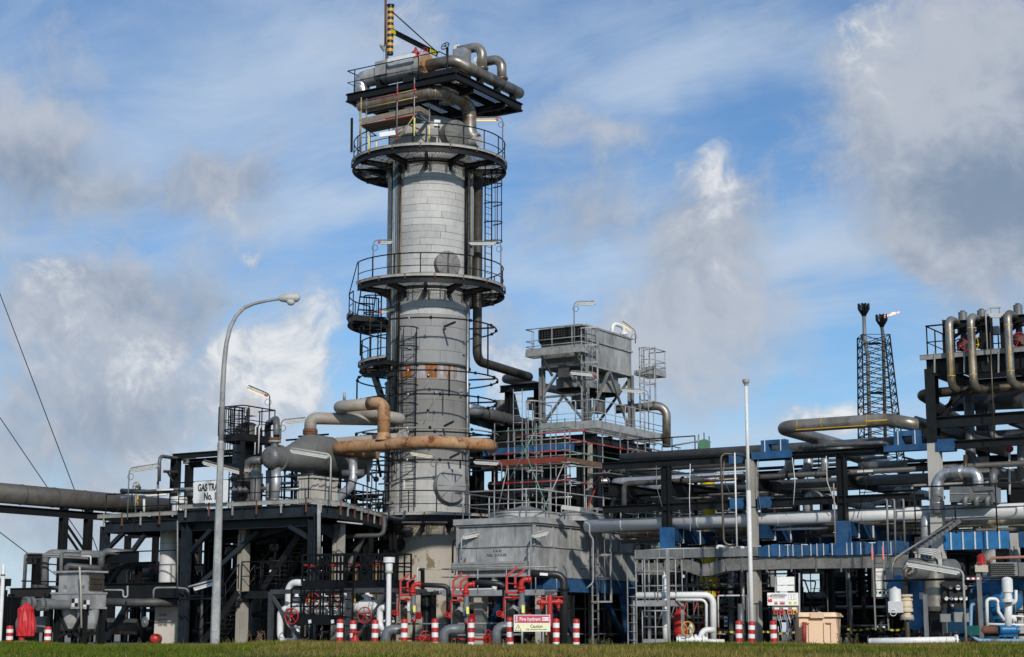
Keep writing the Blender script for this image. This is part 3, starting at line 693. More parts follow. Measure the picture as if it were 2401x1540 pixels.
railing(td, [(tx0 + .3, ty1 - 2.6, zT), (tx0, ty1 - 2.6, zT), (tx0, ty0, zT), (tx1 - .9, ty0, zT), (tx1 - .9, ty0 + 2.4, zT)], sp=1.75, toe=False)
vw('Z1b')
# exchanger shell on deck
y_ = ty0 + .95
e0, e1 = H(330, 420, y_), H(965, 262, y_); zx = zT + .95
ex = thing('heat_exchanger', 'silver lagged exchanger lying on the top platform with a rust-ringed end', 'heat exchanger', (e0.x, y_, zT))
exs = MB().lathe((e0.x, y_, zx), UX, [(0, 0), (.40, 0), (.40, 1.0), (.46, 1.0), (.46, e1.x - e0.x), (.5, e1.x - e0.x), (.5, e1.x - e0.x + .06), (0, e1.x - e0.x + .06)], 28).build('shell', GALV, ex)
MB().cyl((e1.x - .05, y_, zx), (e1.x + .09, y_, zx), .56, 28).build('end_flange', RUSTPIPE, exs)
MB().bx(e0.x + .75, e0.x + 1.45, y_ - .5, y_ + .3, zx - .15, zx + .5).build('valve_box', GALV, ex)
for f in (.25, .8): x = e0.x + (e1.x - e0.x) * f; MB().bx(x - .1, x + .1, y_ - .35, y_ + .35, zT + .04, zx - .3).build('saddle', STEEL, ex)
MB().tube([(e0.x + .1, y_, zx), (e0.x - .35, y_, zx), (e0.x - .35, y_, zT - .3)], .38, 20, bend=.45).build('elbow', SILVER, ex)
for f in (.35, .6, .85): x = e0.x + (e1.x - e0.x) * f; MB().lathe((x, y_, zx), UX, [(.475, 0), (.475, .03)], 28).build('strap', SILVERD, exs)
bxl = MB().bx(H(540, 270, ty0 + .2).x, H(830, 210, ty0 + .2).x, ty0 + .18, ty0 + .28, zT + 1.2, zT + 1.36).build('luminaire', WHITEC); tag(bxl, 'long white light fitting clamped to the top platform rail', 'lamp')
# big stainless header along the far (right) edge
xr = tx1 - .25
pk = lambda x, y: K(x, y, xr)
hdr = [(e1.x + .05, y_, zx), H(1230, 205, y_)]; hz = zT + .62
p1 = V((xr, y_ + .9, hz)); hdr = [V((e1.x + .05, y_, zx)), V((xr - .5, y_, zx)), V((xr, y_ + .55, hz)), V((xr, ty1 + .2, hz)), V((xr, ty1 + .2, hz)) - UX * .01]
t = pipe('', hdr[:4], .27, STAINL, bend=.5, n=20) if False else None
hd = thing('header_pipe', 'heat-tinted stainless header sweeping down along the right edge of the top platform', 'pipe', (xr, y_, zT))
MB().tube(hdr[:4], .27, 20, bend=.55, seg=8).build('run', STAINL, hd); MB().ball((xr, ty1 + .2, hz), .27, 20, 8, ax=WY, sc=.6).build('end_cap', STAINB, hd)
for f in (.15, .35, .55, .75): y = y_ + .6 + f * (ty1 - y_); MB().cyl((xr, y - .012, hz), (xr, y + .012, hz), .277, 20).build('weld', STAINB, hd)
for f in (.3, .62, .92): y = y_ + f * (ty1 - y_); MB().bx(xr - .15, xr + .15, y - .08, y + .08, zT, hz - .2).build('pipe_shoe', STEEL, hd)
for yy, r_, lab in ((61.35, .8, 'near'), (63.0, .7, 'far')):
    g = thing('gooseneck_pipe', 'heat-tinted stainless gooseneck rising from the top platform header, %s one' % lab, 'pipe', (xr, yy, hz), 'goosenecks on the top platform')
    MB().tube([(xr, yy, hz + .1), (xr, yy, hz + r_ + .55), (xr - 1.3, yy, hz + r_ + .55)], .22, 18, bend=.48, seg=8).build('run', STAINL, g)
    MB().flange((xr - 1.3, yy, hz + r_ + .55), UX, .3, .1, 16, 8).build('flange', WHITE, g)
    MB().ball((xr, yy, hz + .28), .3, 16, 6, sc=.5).build('tee', STAINB, g)
# tall galvanised box duct, handwheel valve, relief valve, vent pot
t = thing('duct_box', 'upright galvanised box duct at the near corner of the top platform', 'duct', (-40.4, 60.6, zT)); MB().bx(-40.95, -40.35, 60.5, 61.1, zT, zT + 1.75).build('casing', SILVERD, t); MB().cyl((-40.6, 60.4, zT), (-40.6, 60.4, zT + .75), .28, 16).build('pot', CONCW, t)
t = thing('gate_valve', 'black handwheel valve above the top platform duct box', 'valve', (-41.1, 60.3, zT + 1.8)); MB().tube([(-41.1, 60.3, zT + .6), (-41.1, 60.3, zT + 1.8)], .06, 8).build('stem', BLACK, t); handwheel(t, (-41.15, 60.2, zT + 1.85), UZ * .5 - WY, .2, BLACK)
t = thing('relief_valve', 'red relief valve with a red wheel on the top exchanger', 'valve', (-42.3, 60.6, zT + 1.5)); p = G(845, 170, 73.2)
MB().lathe(p - UZ * .25, UZ, [(.13, 0), (.13, .22), (.18, .22), (.18, .3), (.09, .36), (.05, .5), (.015, .55)], 14).build('body', REDD, t); handwheel(t, G(935, 150, 73.3), -WY + UZ * .25, .2, RED, t=.014); MB().cyl(p - UZ * .9, p - UZ * .25, .12, 10).build('neck', RUST, t)
t = thing('vent_pot', 'white vent funnel standing at the back of the top platform', 'vent', G(525, 250, 75.5)); p = G(525, 250, 75.5); q = G(533, 80, 75.5)
MB().lathe(p, UZ, [(.11, -.3), (.12, (q - p).z - .35), (.2, (q - p).z - .25), (.3, (q - p).z - .1), (.31, (q - p).z), (.2, (q - p).z)], 18).build('funnel', WHITE, t)
vw('Z1')
# striped davit
p0, p1 = G(527, 445, 75), G(531, 48, 75)
t = thing('davit_crane', 'yellow and black striped davit post with its lifting arm', 'crane', p0)
L_ = (p1 - p0).z; n = 17
for i in range(n): MB().cyl(p0 + UZ * L_ * i / n, p0 + UZ * (L_ * (i + 1) / n), .15, 16).build('post_band', YELLOWD if i % 2 else TAPEBK, t)
MB().cyl(p0 + UZ * L_, p0 + UZ * (L_ + .05), .18, 16).build('cap', BLACK, t)
A0, A1 = p0 + UZ * (G(555, 245, 75).z - p0.z), G(912, 440, 73.4); MB().ibeam(A0, A1, .24, .16, .03).build('arm', BLACK, t)
MB().tube([p1 + RIGHT * .1 - UZ * .3, A1.lerp(A0, .02) + UZ * .1], .03, 6).build('stay', BLACK, t)
for a_, b_ in ((.03, .13), (.86, .99)):
    for i in range(4):
        f = a_ + (b_ - a_) * (i + .3) / 4; MB().bar(A0.lerp(A1, f) - UZ * .1, A0.lerp(A1, f + .006) + UZ * .1, .05, .172).build('stripe', YELLOW, t)
o = MB().tube([G(490, 350, 75.1), G(492, -60, 75.1)], .055, 8).build('mast', RUST); tag(o, 'thin rusty mast behind the striped davit post', 'mast')
# rust-stained cross pipe below the top deck
vw('Z1b')
c0 = G(250, 745, 73.4); yy = ty0 + .35
t = thing('cross_pipe', 'rust-stained lagged pipe crossing below the top platform and down into the column', 'pipe', H(600, 660, yy))
pts = [H(240, 600, yy) + UZ * .4, H(250, 725, yy), H(1200, 560, yy)]
x_e = K(1500, 700, -40.35)
pts = [V((H(270, 730, yy).x, yy + .2, zT - .5)), V((H(270, 730, yy).x, yy, H(270, 730, yy).z - .05)), V((-40.75, yy, H(270, 730, yy).z - .05)), V((-40.75, 61.6, H(270, 730, yy).z - .05)), V((-40.75, 61.6, zm1 + .2)), tp(60, TR + .6, zm1 - .1)]
MB().tube(pts, .31, 20, bend=.6, seg=9).build('run', RUSTCLAD, t)
rp = roundpath([V(p) for p in pts], .6, 9); a = MB()
for i, (p, q) in enumerate(zip(rp, rp[1:])):
    if i % 2 == 0: d = (q - p).normalized(); a.cyl(p - d * .012, p + d * .012, .317, 20)
a.build('joint_bands', SILVERD, t, kind='stuff')
p = G(1135, 690, 74); o = MB().tube([p - RIGHT * .1, p + RIGHT * .5 - UZ * .12 - FWD * .2], .16, 14).build('stub_pipe', SILVER); tag(o, 'short bright stub pipe under the rust-stained cross pipe', 'pipe')
# small white light fitting & box on the highest round platform
o = MB().bar(G(455, 1055, 71.7), G(625, 1030, 71.7), .1, .2).build('luminaire', WHITEC); tag(o, 'white light fitting clamped on the highest round platform rail', 'lamp')
o = MB().bar(G(1045, 930, 72.2), G(1110, 935, 72.2), .3, .28).build('junction_box', WHITEC); tag(o, 'white box beside the scaffold on the dome of the tall column', 'box')
# scaffold on top, left
sc = thing('scaffold', 'small tube scaffold with a timber platform under the top platform', 'scaffold', G(600, 1200, 71.5))
def pol(x0, y0, x1, y1, d0, d1=None, m_=SCAFG, nm='scaffold_tube', r=.027, par=None): MB().tube([G(x0, y0, d0), G(x1, y1, d1 or d0)], r, 7).build(nm, m_, par or sc)
for (x0, y0, x1, y1, d, m_) in ((648, 480, 640, 1130, 71.6, SCAFG), (648, 550, 646, 690, 71.58, SCAFR), (642, 1000, 640, 1128, 71.58, SCAFR), (832, 435, 828, 1050, 71.3, SCAFG), (831, 500, 829, 620, 71.28, SCAFR), (992, 750, 990, 1115, 72.6, SCAFG), (257, 650, 255, 1230, 72.8, SCAFY), (314, 660, 310, 1240, 73.2, SCAFG), (242, 700, 242, 1220, 74, SCAFG)): pol(x0, y0, x1, y1, d, m_=m_)
for (x0, y0, x1, y1, d0, d1, m_) in ((330, 682, 820, 570, 72.7, 71.3, SCAFR), (650, 610, 850, 560, 71.5, 71.3, SCAFY), (250, 775, 860, 645, 72.8, 71.3, SCAFY), (250, 950, 850, 832, 72.8, 71.3, SCAFR), (260, 690, 840, 565, 73, 71.5, SCAFG), (640, 1125, 830, 845, 71.6, 71.3, SCAFY), (850, 860, 975, 915, 71.3, 72.5, mat('scaffold_tube_blue', (.05, .16, .30), .5)), (835, 1010, 940, 1120, 71.4, 72.4, SCAFG), (670, 900, 900, 1000, 72, 72.6, SCAFR), (255, 960, 420, 1060, 72.8, 73.4, SCAFY), (270, 1080, 420, 1060, 72.8, 73.4, SCAFG)): pol(x0, y0, x1, y1, d0, d1, m_)
MB().bar(G(265, 905, 72.75), G(885, 768, 71.25), .05, .24).build('scaffold_board', WOOD, sc)
MB().bar(G(885, 768, 71.25), G(1000, 830, 72.8), .05, .22).build('scaffold_board', WOOD, sc)
for i in range(4): o_ = FWD * (.15 + .28 * i) + RIGHT * .1 * i; MB().bar(G(265, 945, 72.75) + o_, G(870, 815, 71.3) + o_, .25, .05).build('scaffold_board', WOOD, sc)
for x0, y0, x1, y1, d in ((832, 870, 828, 1065, 71.25), (990, 950, 988, 1120, 72.5), (340, 1060, 340, 1250, 72.6), (420, 1100, 420, 1235, 73)): MB().tube([G(x0, y0, d), G(x1, y1, d)], .04, 8).build('padding_sleeve', mat('pale_yellow_foam', (.72, .66, .26), .7), sc)
# ================================================================== GAS TRAIN DECK (left)
vw('F')
DC = G(733, 1182, 63.5); DX, DW, DZ = DC.x, DC.y, DC.z
gl = H(247, 1217, DW + .35); GX = gl.x; DXL = H(418, 1195, DW).x; TY_ = 60.4
dk = thing('gas_train_deck', 'black steel process deck on columns carrying the gas train equipment', 'deck structure', (DXL, DW, 0))
def ib(par, nm, p, q, h=.34, b=.2, t=.025, m_=None, up=None): return MB().ibeam(p, q, h, b, t, up).build(nm, m_ or STEELB, par)
ib(dk, 'edge_beam', (DXL, DW, DZ - .22), (DX, DW, DZ - .22), .46, .22)
ib(dk, 'edge_beam', (DXL + .1, DW + .35, DZ - .62), (DX, DW + .35, DZ - .62), .32, .2)
DY1 = DW + 1.8; DXB, DYB = DX - 2.75, DW + 8.3
def dxe(y): return DX if y < DY1 else DX + (DXB - DX) * (y - DY1) / (DYB - DY1)
ib(dk, 'edge_beam', (DX, DW, DZ - .225), (DX, DY1, DZ - .225), .45, .22); ib(dk, 'edge_beam', (DX, DY1, DZ - .225), (DXB, DYB, DZ - .225), .45, .22)
for i in range(7): x = DXL + .4 + (DX - DXL - .8) * i / 6; MB().bx(x - .008, x + .008, DW - .1, DW + .1, DZ - .41, DZ - .03).build('web_stiffener', STEELB, dk)
for i in range(4): x = GX + .4 + (DXL - GX - .5) * i / 3; MB().bx(x - .008, x + .008, DW + .25, DW + .45, DZ - .69, DZ - .31).build('web_stiffener', STEELB, dk)
ib(dk, 'edge_beam', (GX, DW + .35, DZ - .5), (DXL + .2, DW + .35, DZ - .5), .44, .22)
ib(dk, 'edge_beam', (GX, DW + .35, DZ - .5), (GX, TY_, DZ - .5), .44, .22)
for y in (53.5, 56.5, 59.5): ib(dk, 'cross_beam', (GX, y, DZ - .3), (dxe(y), y, DZ - .3), .36, .2, m_=STEEL)
for i in range(1, 9): x = GX + (DX - GX) * i / 9; ib(dk, 'joist', (x, DW + .4, DZ - .13), (x, min(TY_, DY1 + (DX - x) / 2.75 * 6.5), DZ - .13), .18, .1, .015, STEEL)
MB().bx(GX + .1, DXL, DW + .4, TY_, DZ - .26, DZ - .24).build('floor_plate', STEEL, dk)
MB().prism([(DXL, DW + .1, DZ - .02), (DX - .05, DW + .1, DZ - .02), (DX - .05, DY1, DZ - .02), (DXB - .05, DYB, DZ - .02), (DXB - .9, TY_, DZ - .02), (DXL, TY_, DZ - .02)], (0, 0, .02)).build('floor_plate', STEEL, dk)
for x, y in ((GX + .02, DW + .35), (DXL + .3, DW + .2), (DX - .05, DW + .15), (GX + .02, 56.5), (DXL + .3, 56.5), (GX + .02, 60.2), (DXL + .3, 60.2), (DX - 2.4, 56.6)):
    ib(dk, 'column', (x, y, 0), (x, y, DZ - .45), .3, .3, .03, STEELB if y < 55 else STEEL, up=UX)
for (p, q) in (((GX, DW + .35, DZ - 1.5), (GX + 1.1, DW + .35, DZ - .7)), ((DXL + .3, DW + .3, DZ - 1.7), (DXL + 1.5, DW + .3, DZ - .75)), ((DX, DW + .3, DZ - 1.4), (DX - 1.3, DW + .3, DZ - .75)), ((GX + .1, DW + .4, 2.2), (GX + 2.1, DW + .5, DZ - .8)), ((GX + .2, DW + .5, .2), (GX + 1.8, DW + .5, 2.3)), ((DXL + .5, DW + .5, 2.1), (DXL + 3.1, DW + 1.2, DZ - .8))):
    MB().bar(p, q, .16, .16).build('brace', STEELB, dk)
ib(dk, 'low_beam', (GX + .1, DW + .35, 2.1), (DXL + .3, DW + .35, 2.1), .6, .22, m_=STEEL)
ib(dk, 'low_beam', (GX + .1, 56.5, 2.35), (DX, 56.5, 2.35), .36, .2, m_=STEEL)
railing(dk, [(GX, DW + .35, DZ - .26), (DXL, DW + .35, DZ - .26)], sp=1.4, toe=False)
railing(dk, [(DXL, DW, DZ), (DX, DW, DZ), (DX, DY1, DZ), (DXB, DYB, DZ)], sp=1.35, toe=False)
railing(dk, [(GX + .1, DW + .4, 2.55), (DXL, DW + .4, 2.55)], sp=1.3, toe=False)
# perforated tray along the edge
for p, q in (((GX - .3, DW + .2, DZ - .05), (DXL + .1, DW + .2, DZ - .05)), ((DXL + .1, DW - .14, DZ + .14), (DX + .1, DW - .14, DZ + .14)), ((DX + .14, DW - .1, DZ + .14), (DX + .14, DY1, DZ + .1)), ((DX + .14, DY1, DZ + .1), (DXB + .14, DYB, DZ + .08))):
    p, q = V(p), V(q); a = MB().bar(p, q, .012, .15); a.bar(p + UZ * .075, q + UZ * .075, .05, .01); a.bar(p - UZ * .075, q - UZ * .075, .05, .01); o = a.build('cable_tray', TRAY, dk)
    n = int((q - p).length / 1.15)
    for i in range(n + 1): c = p.lerp(q, (i + .35) / (n + .6)); MB().bar(c - UZ * .42, c + UZ * .12, .05, .05).build('tray_bracket', RUST if i % 2 else TRAY, dk)
bolts = MB()
for x0 in (DXL + .15, DX - .25):
    for i in range(2):
        for j in range(3): bolts.cyl((x0 + .1 * i, DW - .02, DZ - .36 + .12 * j), (x0 + .1 * i, DW + .02, DZ - .36 + .12 * j), .022, 6)
bolts.build('bolts', BOLTM, dk, kind='stuff')
# funnel-shaped blue-dark hoppers under the deck
vw('L3')
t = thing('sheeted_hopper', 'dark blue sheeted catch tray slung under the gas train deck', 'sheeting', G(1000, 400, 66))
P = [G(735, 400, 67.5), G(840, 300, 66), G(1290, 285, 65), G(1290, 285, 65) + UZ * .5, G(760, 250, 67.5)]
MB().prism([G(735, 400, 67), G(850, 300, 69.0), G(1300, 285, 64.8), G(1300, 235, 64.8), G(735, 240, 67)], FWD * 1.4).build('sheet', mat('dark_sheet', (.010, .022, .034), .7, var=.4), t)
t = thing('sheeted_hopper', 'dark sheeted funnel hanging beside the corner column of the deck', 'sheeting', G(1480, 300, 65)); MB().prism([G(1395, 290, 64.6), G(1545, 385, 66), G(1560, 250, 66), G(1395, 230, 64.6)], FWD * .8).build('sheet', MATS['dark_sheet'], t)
# concrete columns below the deck
def ccol(lab, x0, x1, ytop, d, dp=.55, m_=None, z0=0):
    p, q = G(x0, ytop, d), G(x1, ytop, d); w = (q - p).length; c = (p + q) / 2
    s = w / (RX + RY * .9); t = thing('concrete_column', lab, 'column', (c.x, c.y, 0), 'concrete columns')
    a = MB(); a.bx(c.x - s / 2, c.x + s / 2, c.y - s * .45, c.y + s * .45, z0, c.z); a.build('shaft', m_ or CONC, t)
    for k in (-1, 1):
        MB().bx(c.x + k * s * .32 - s * .16, c.x + k * s * .32 + s * .16, c.y - s * .45 - .05, c.y - s * .45, z0, c.z - .4).build('rib', m_ or CONC, t)
    return t
ccol('weathered concrete column behind the stairs under the deck', 628, 742, 240, 67)
ccol('weathered concrete column right of the corner steel post', 1555, 1672, 235, 66.5)
# stairs
def stair(lab, x0, y0, x1, y1, d0, n, wd=.95):
    p, q = G(x0, y0, d0), G(x1, y1, d0); du = (q - p).dot(RIGHT) / RX
    q = p + UX * du + UZ * (q.z - p.z); t = thing('stairs', lab, 'stairs', p, 'black stairs with yellow nosings')
    for k in (0, 1): MB().bar(p + WY * wd * k - UZ * .12, q + WY * wd * k - UZ * .12, .03, .26).build('stringer', STEEL, t)
    for k in (0, 1):
        MB().tube([p + WY * wd * k + UZ * .95, q + WY * wd * k + UZ * .95], .026, 6).build('handrail', BLACK, t); MB().tube([p + WY * wd * k + UZ * .5, q + WY * wd * k + UZ * .5], .018, 6).build('mid_rail', BLACK, t)
        for i in range(4): c = p.lerp(q, i / 3) + WY * wd * k; MB().tube([c, c + UZ * .95], .022, 6).build('post', BLACK, t)
    tm = MB().bx(0, .24, .02, wd - .02, -.03, 0).mesh('tread', STEEL); nm = MB().bx(-.012, .055, .03, wd - .03, .004, .018).mesh('nosing', YELLOWD)
    for i in range(n):
        c = p.lerp(q, (i + .5) / n); o = piece('tread', tm, t, c); piece('nosing', nm, o, c)
    return t
stair('lower flight of black stairs with yellow nosings by the lamp post', 235, 1420, 660, 880, 67.2, 12)
stair('upper flight of black stairs climbing under the deck', 860, 840, 1240, 330, 66.5, 12)
t = thing('stair_landing', 'black landing slab between the two stair flights', 'landing', G(770, 900, 67)); p = G(650, 890, 66.6); MB().bx(p.x, p.x + 1.9, p.y, p.y + 1.1, p.z - .3, p.z - .02).build('slab', STEEL, t); railing(t, [(p.x, p.y, p.z), (p.x + 1.9, p.y, p.z)], sp=.9, toe=False)
# ------------------------------------------------------------------ pale vessel and its plinth
vw('L1')
t = thing('liquid_dryer_vessel', 'white cylindrical vessel standing on a stencilled concrete plinth under the deck', 'vessel', G(1325, 950, 69.6))
p = G(1325, 940, 69.6); q = G(1335, 550, 69.6); r = rr(68, 69.6)
MB().lathe((p.x, p.y, p.z), UZ, [(r * .9, -.25), (r, 0), (r, min(q.z - p.z + .6, DZ - .45 - p.z))], 32).build('shell', CREAMV, t)
for z in (.6, 1.5): MB().lathe((p.x, p.y, p.z + z), UZ, [(r + .004, 0), (r + .008, .012), (r + .004, .024)], 32).build('seam', GALV, t)
pl = thing('dryer_plinth', 'pale concrete plinth stencilled with the dryer number', 'plinth', G(1315, 1460, 69.0))
a, b = G(1232, 1090, 69.0), G(1408, 1090, 69.0); base0, base1 = G(1212, 1460, 69.0), G(1405, 1460, 69.0)
D_ = FWD * 1.0
MB().hexa([base0 - UZ * .2, base1 - UZ * .2, base1 + D_ - UZ * .2, base0 + D_ - UZ * .2, a, b, b + D_, a + D_]).build('block', CONCW, pl)
for tx, yy in (('C4182', 1207), ('LIQUID', 1252), ('DRYER', 1286)): lettering(pl, tx, G(1287, yy, 68.98) - FWD * .006, RIGHT, .135, INKGREY, .002, xs=.9)
# ------------------------------------------------------------------ fan cooler box, far left
t = thing('fan_cooler', 'galvanised fan cooler box on dark legs, far left of the plant', 'cooler', G(640, 1450, 64))
nc = G(683, 862, 63); x1 = nc.x; y0 = nc.y; x0 = H(470, 868, y0).x; y1 = K(822, 872, x1).y; zt_ = nc.z; zb = H(683, 1032, y0).z; zbb = H(683, 1150, y0).z
MB().bx(x0, x1, y0, y1, zb, zt_).build('upper_casing', GALVP, t); MB().bx(x0 - .25, x1 + .12, y0 - .1, y1 + .05, zbb, zb - .004).build('lower_casing', GALVP, t)
for z in (zt_, zb, zbb): MB().bx(x0 - .28, x1 + .15, y0 - .13, y1 + .08, z - .035, z + .035).build('flange_band', GALV, t)
for i in range(3): z = zb + (zt_ - zb) * (.25 + .25 * i); MB().bx(x1 + .003, x1 + .1, y0 + .15, y1 - .05, z - .07, z + .07).build('header_bar', STAINB, t)
for i in range(1, 3): x = x0 + (x1 - x0) * i / 3; MB().bx(x - .02, x + .02, y0 - .02, y0 - .002, zb + .04, zt_ - .04).build('stiffener', GALV, t)
cx, cy_ = (x0 + x1) / 2, (y0 + y1) / 2
for k in (-.28, .30): MB().lathe((cx + k * (x1 - x0), cy_, zbb - .75), UZ, [(.3, 0), (.36, .2), (.42, .72)], 20).build('fan_shroud', GALVP, t)
for x, y in ((x0, y0), (x1, y0), (x0, y1), (x1, y1)): ib(t, 'leg', (x, y, 0), (x, y, zbb - .04), .18, .18, .02, STEEL, up=UX)
for p, q in (((x0, y0, .2), (cx, y0, zbb - .8)), ((x1, y0, .2), (cx, y0, zbb - .8)), ((x1, y0, .2), (x1, cy_, zbb - .8)), ((x0, y0, zbb - .1), (cx, y0, .3)), ((x1, y0, zbb - .1), (cx, y0, .3))): MB().bar(p, q, .1, .1).build('brace', STEEL, t)
lettering(t, 'ITEM\nE 4187', H(515, 985, y0 - .03), UX, .07, INKGREY)
lettering(t, 'BUNDLE\nWT 160T', H(650, 985, y0 - .03), UX, .07, INKGREY)
for px_, py_ in ((592, 1112), (685, 1125)):
    c = H(px_, py_, y0 - .11); w_ = .16
    for i in range(2):
        for j in range(2): MB().bx(c.x - w_ + w_ * i, c.x + w_ * i, c.y - .006, c.y, c.z - w_ + w_ * j, c.z + w_ * j).build('target_square', TAPEBK if (i + j) % 2 else WHITEC, t)
# ------------------------------------------------------------------ big overhead pipe at far left with trestle
vw('F')
bp = G(250, 1177, 72); u_ = bp.x
A, B = K(-70, 1148, u_), K(470, 1200, u_); zz = bp.z; A.z = B.z = zz; r_ = .40
t = pipe('thick dull grey overhead pipe entering from the left edge', [A, B], r_, mat('dull_brown_grey_pipe', (.085, .078, .068), .6, .1, var=.25), n=28, seams=1.7, seamm=GREYDK)
ts = thing('pipe_trestle', 'black steel trestle holding the thick overhead pipe at far left', 'trestle', (u_, bp.y, 0))
zb_ = zz - .62; ib(ts, 'runner', (u_, A.y, zb_), (u_, B.y, zb_), .3, .2, m_=STEEL)
for px_ in (150, 208):
    c = K(px_, 1200, u_); ib(ts, 'leg', (u_, c.y, 0), (u_, c.y, zb_ - .15), .3, .26, .03, STEEL, up=UX); MB().bx(u_ - .15, u_ + .15, c.y - .12, c.y + .12, zb_ + .15, zz - r_ + .02).build('pipe_saddle', STEEL, ts)
c0, c1 = K(150, 1200, u_).y, K(208, 1200, u_).y
for k in (0, .35): MB().bar((u_, c0 + .05, zb_ - .3 - k), (u_, c1, zb_ - 1.6 - k), .08).build('brace', STEEL, ts)
for i, (x0, y0, x1, y1, l) in enumerate(((-30, 610, 240, 1320, 'steepest'), (-30, 935, 320, 1450, 'middle'), (-30, 1225, 200, 1400, 'lowest'))):
    o = MB().tube([G(x0, y0, 78), G(x1, y1, 84)], .022, 5).build('guy_wire', BLACK); tag(o, '%s thin guy wire slanting in from the left edge' % l, 'wire', 'guy wires at the left edge')
# ------------------------------------------------------------------ pipes and frames, far left
vw('L1')
def gp(lab, pts, r, m_=GREYPIPE, d=None, **k): return pipe(lab, [G(*p) if len(p) == 3 else G(p[0], p[1], d) for p in pts], r, m_, **k)
gp('grey gooseneck pipe rising behind the red tarpaulin', [(352, 1090), (358, 715), (820, 730)], .15, d=68, n=14, seams=.8)
gp('slim grey gooseneck pipe at the far left frame', [(185, 1010), (200, 722), (800, 745)], .05, GREYPIPE, 67, n=8)
gp('second slim grey gooseneck inside the far left frame', [(195, 1010), (212, 735), (700, 760)], .045, GALVD, 67.4, n=8)
gp('grey riser just left of the fan cooler box', [(480, 1000), (487, 702), (640, 708)], .07, GREYPIPE, 65.5, n=10)
gp('short grey elbow behind the fan cooler top', [(800, 830), (803, 700), (1050, 720)], .14, MIDPIPE, 68, n=12)
gp('dark pipe lying across the fan cooler top', [(525, 860), (530, 815), (800, 840)], .11, GREYDK, 64.5, n=12)
gp('pale conduit dropping in front of the fan cooler', [(630, 825), (640, 1010), (645, 1310)], .035, mat('pale_conduit', (.42, .39, .32), .6), 62.4, n=7, bend=.3)
gp('slim white pipe bend above the fan cooler', [(645, 742), (718, 742), (718, 840)], .03, WHITE, 66, n=7)
t = thing('pipe_support', 'black steel pipe frame at the far left edge', 'pipe frame', G(240, 1400, 67))
for x in (0, 260): p = G(x, 1440, 67); q = G(x, 760 if x else 1010, 67); ib(t, 'column', V((p.x, p.y, 0)), V((p.x, p.y, q.z)), .26, .26, .03, BLACK, up=UX)
ib(t, 'beam', G(215, 765, 67), G(335, 765, 67), .4, .2, m_=BLACK); ib(t, 'beam', G(80, 1032, 65), G(405, 1025, 65), .35, .2, m_=BLACK)
p = G(390, 1040, 65); ib(t, 'column', V((p.x, p.y, 0)), p, .26, .26, .03, BLACK, up=UX)
p = G(95, 1040, 65); ib(t, 'column', V((p.x, p.y, 0)), p, .2, .2, .03, BLACK, up=UX)
ib(t, 'beam', G(505, 770, 69), G(1100, 745, 67.5), .45, .22, m_=BLACK)
for i, (x, y0, y1) in enumerate(((320, 800, 1100), (382, 805, 980))): gp('thin black standpipe by the far left frame, %s of two' % ('left', 'right')[i], [(x, y1), (x, y0), (x + 85, y0 + 5)], .025, BLACK, 66.5, n=6, group='thin black standpipes at the far left')
gp('black horizontal spray pipe at the far left frame', [(170, 938), (470, 945), (470, 940)], .03, BLACK, 66, n=6)
t = thing('dark_enclosure', 'black cladded equipment enclosure at the far left edge', 'enclosure', G(150, 1400, 68)); a_, b_ = G(-60, 1060, 68), G(430, 1060, 70); MB().bx(a_.x, b_.x, a_.y, a_.y + 2, 0, a_.z).build('casing', BLACK, t)
for i in range(6): x = a_.x + (b_.x - a_.x) * i / 6; MB().bx(x, x + .05, a_.y - .04, a_.y, .1, a_.z - .05).build('rib', STEEL, t)
# blind flanges
for (x, y, r, lab) in ((208, 1115, 52, 'grey bolted blind flange peeking above the red tarpaulin'), (320, 1125, 50, 'grey bolted flange pair right of the red tarpaulin'), (273, 990, 24, 'small dark bolted flange on the far left frame')):
    c = G(x, y, 62.5 if r > 30 else 66); R_ = rr(r, 62.5); t = thing('blind_flange', lab, 'flange', c); m_ = GREYPIPE if r > 30 else GREYDK
    ax = -WY * .9 - UX * .25; MB().flange(c, ax, R_, .12, 24, 14).build('cover', m_, t); MB().flange(c - V(ax).normalized() * .2, ax, R_, .12, 24).build('counter_flange', m_, t); MB().cyl(c - V(ax).normalized() * 1.1, c - V(ax).normalized() * .2, R_ * .75, 20).build('barrel', m_, t)
gp('grey process pipe behind the far left bollards', [(140, 1290), (380, 1280)], .3, GREYPIPE, 64, n=18)
gp('low grey drain pipe behind the far left bollards', [(130, 1440), (265, 1440), (360, 1435), (360, 1300), (260, 1292)], .03, GALVD, 60.5, n=7)
gp('grey horizontal drum pipe under the deck, far left', [(430, 1290), (1090, 1300)], .33, GREYDK, 70, n=18)
gp('dark horizontal pipe under the deck at knee beam height', [(830, 1105), (1120, 1110), (1400, 1100)], .16, GREYDK, 68, n=12)
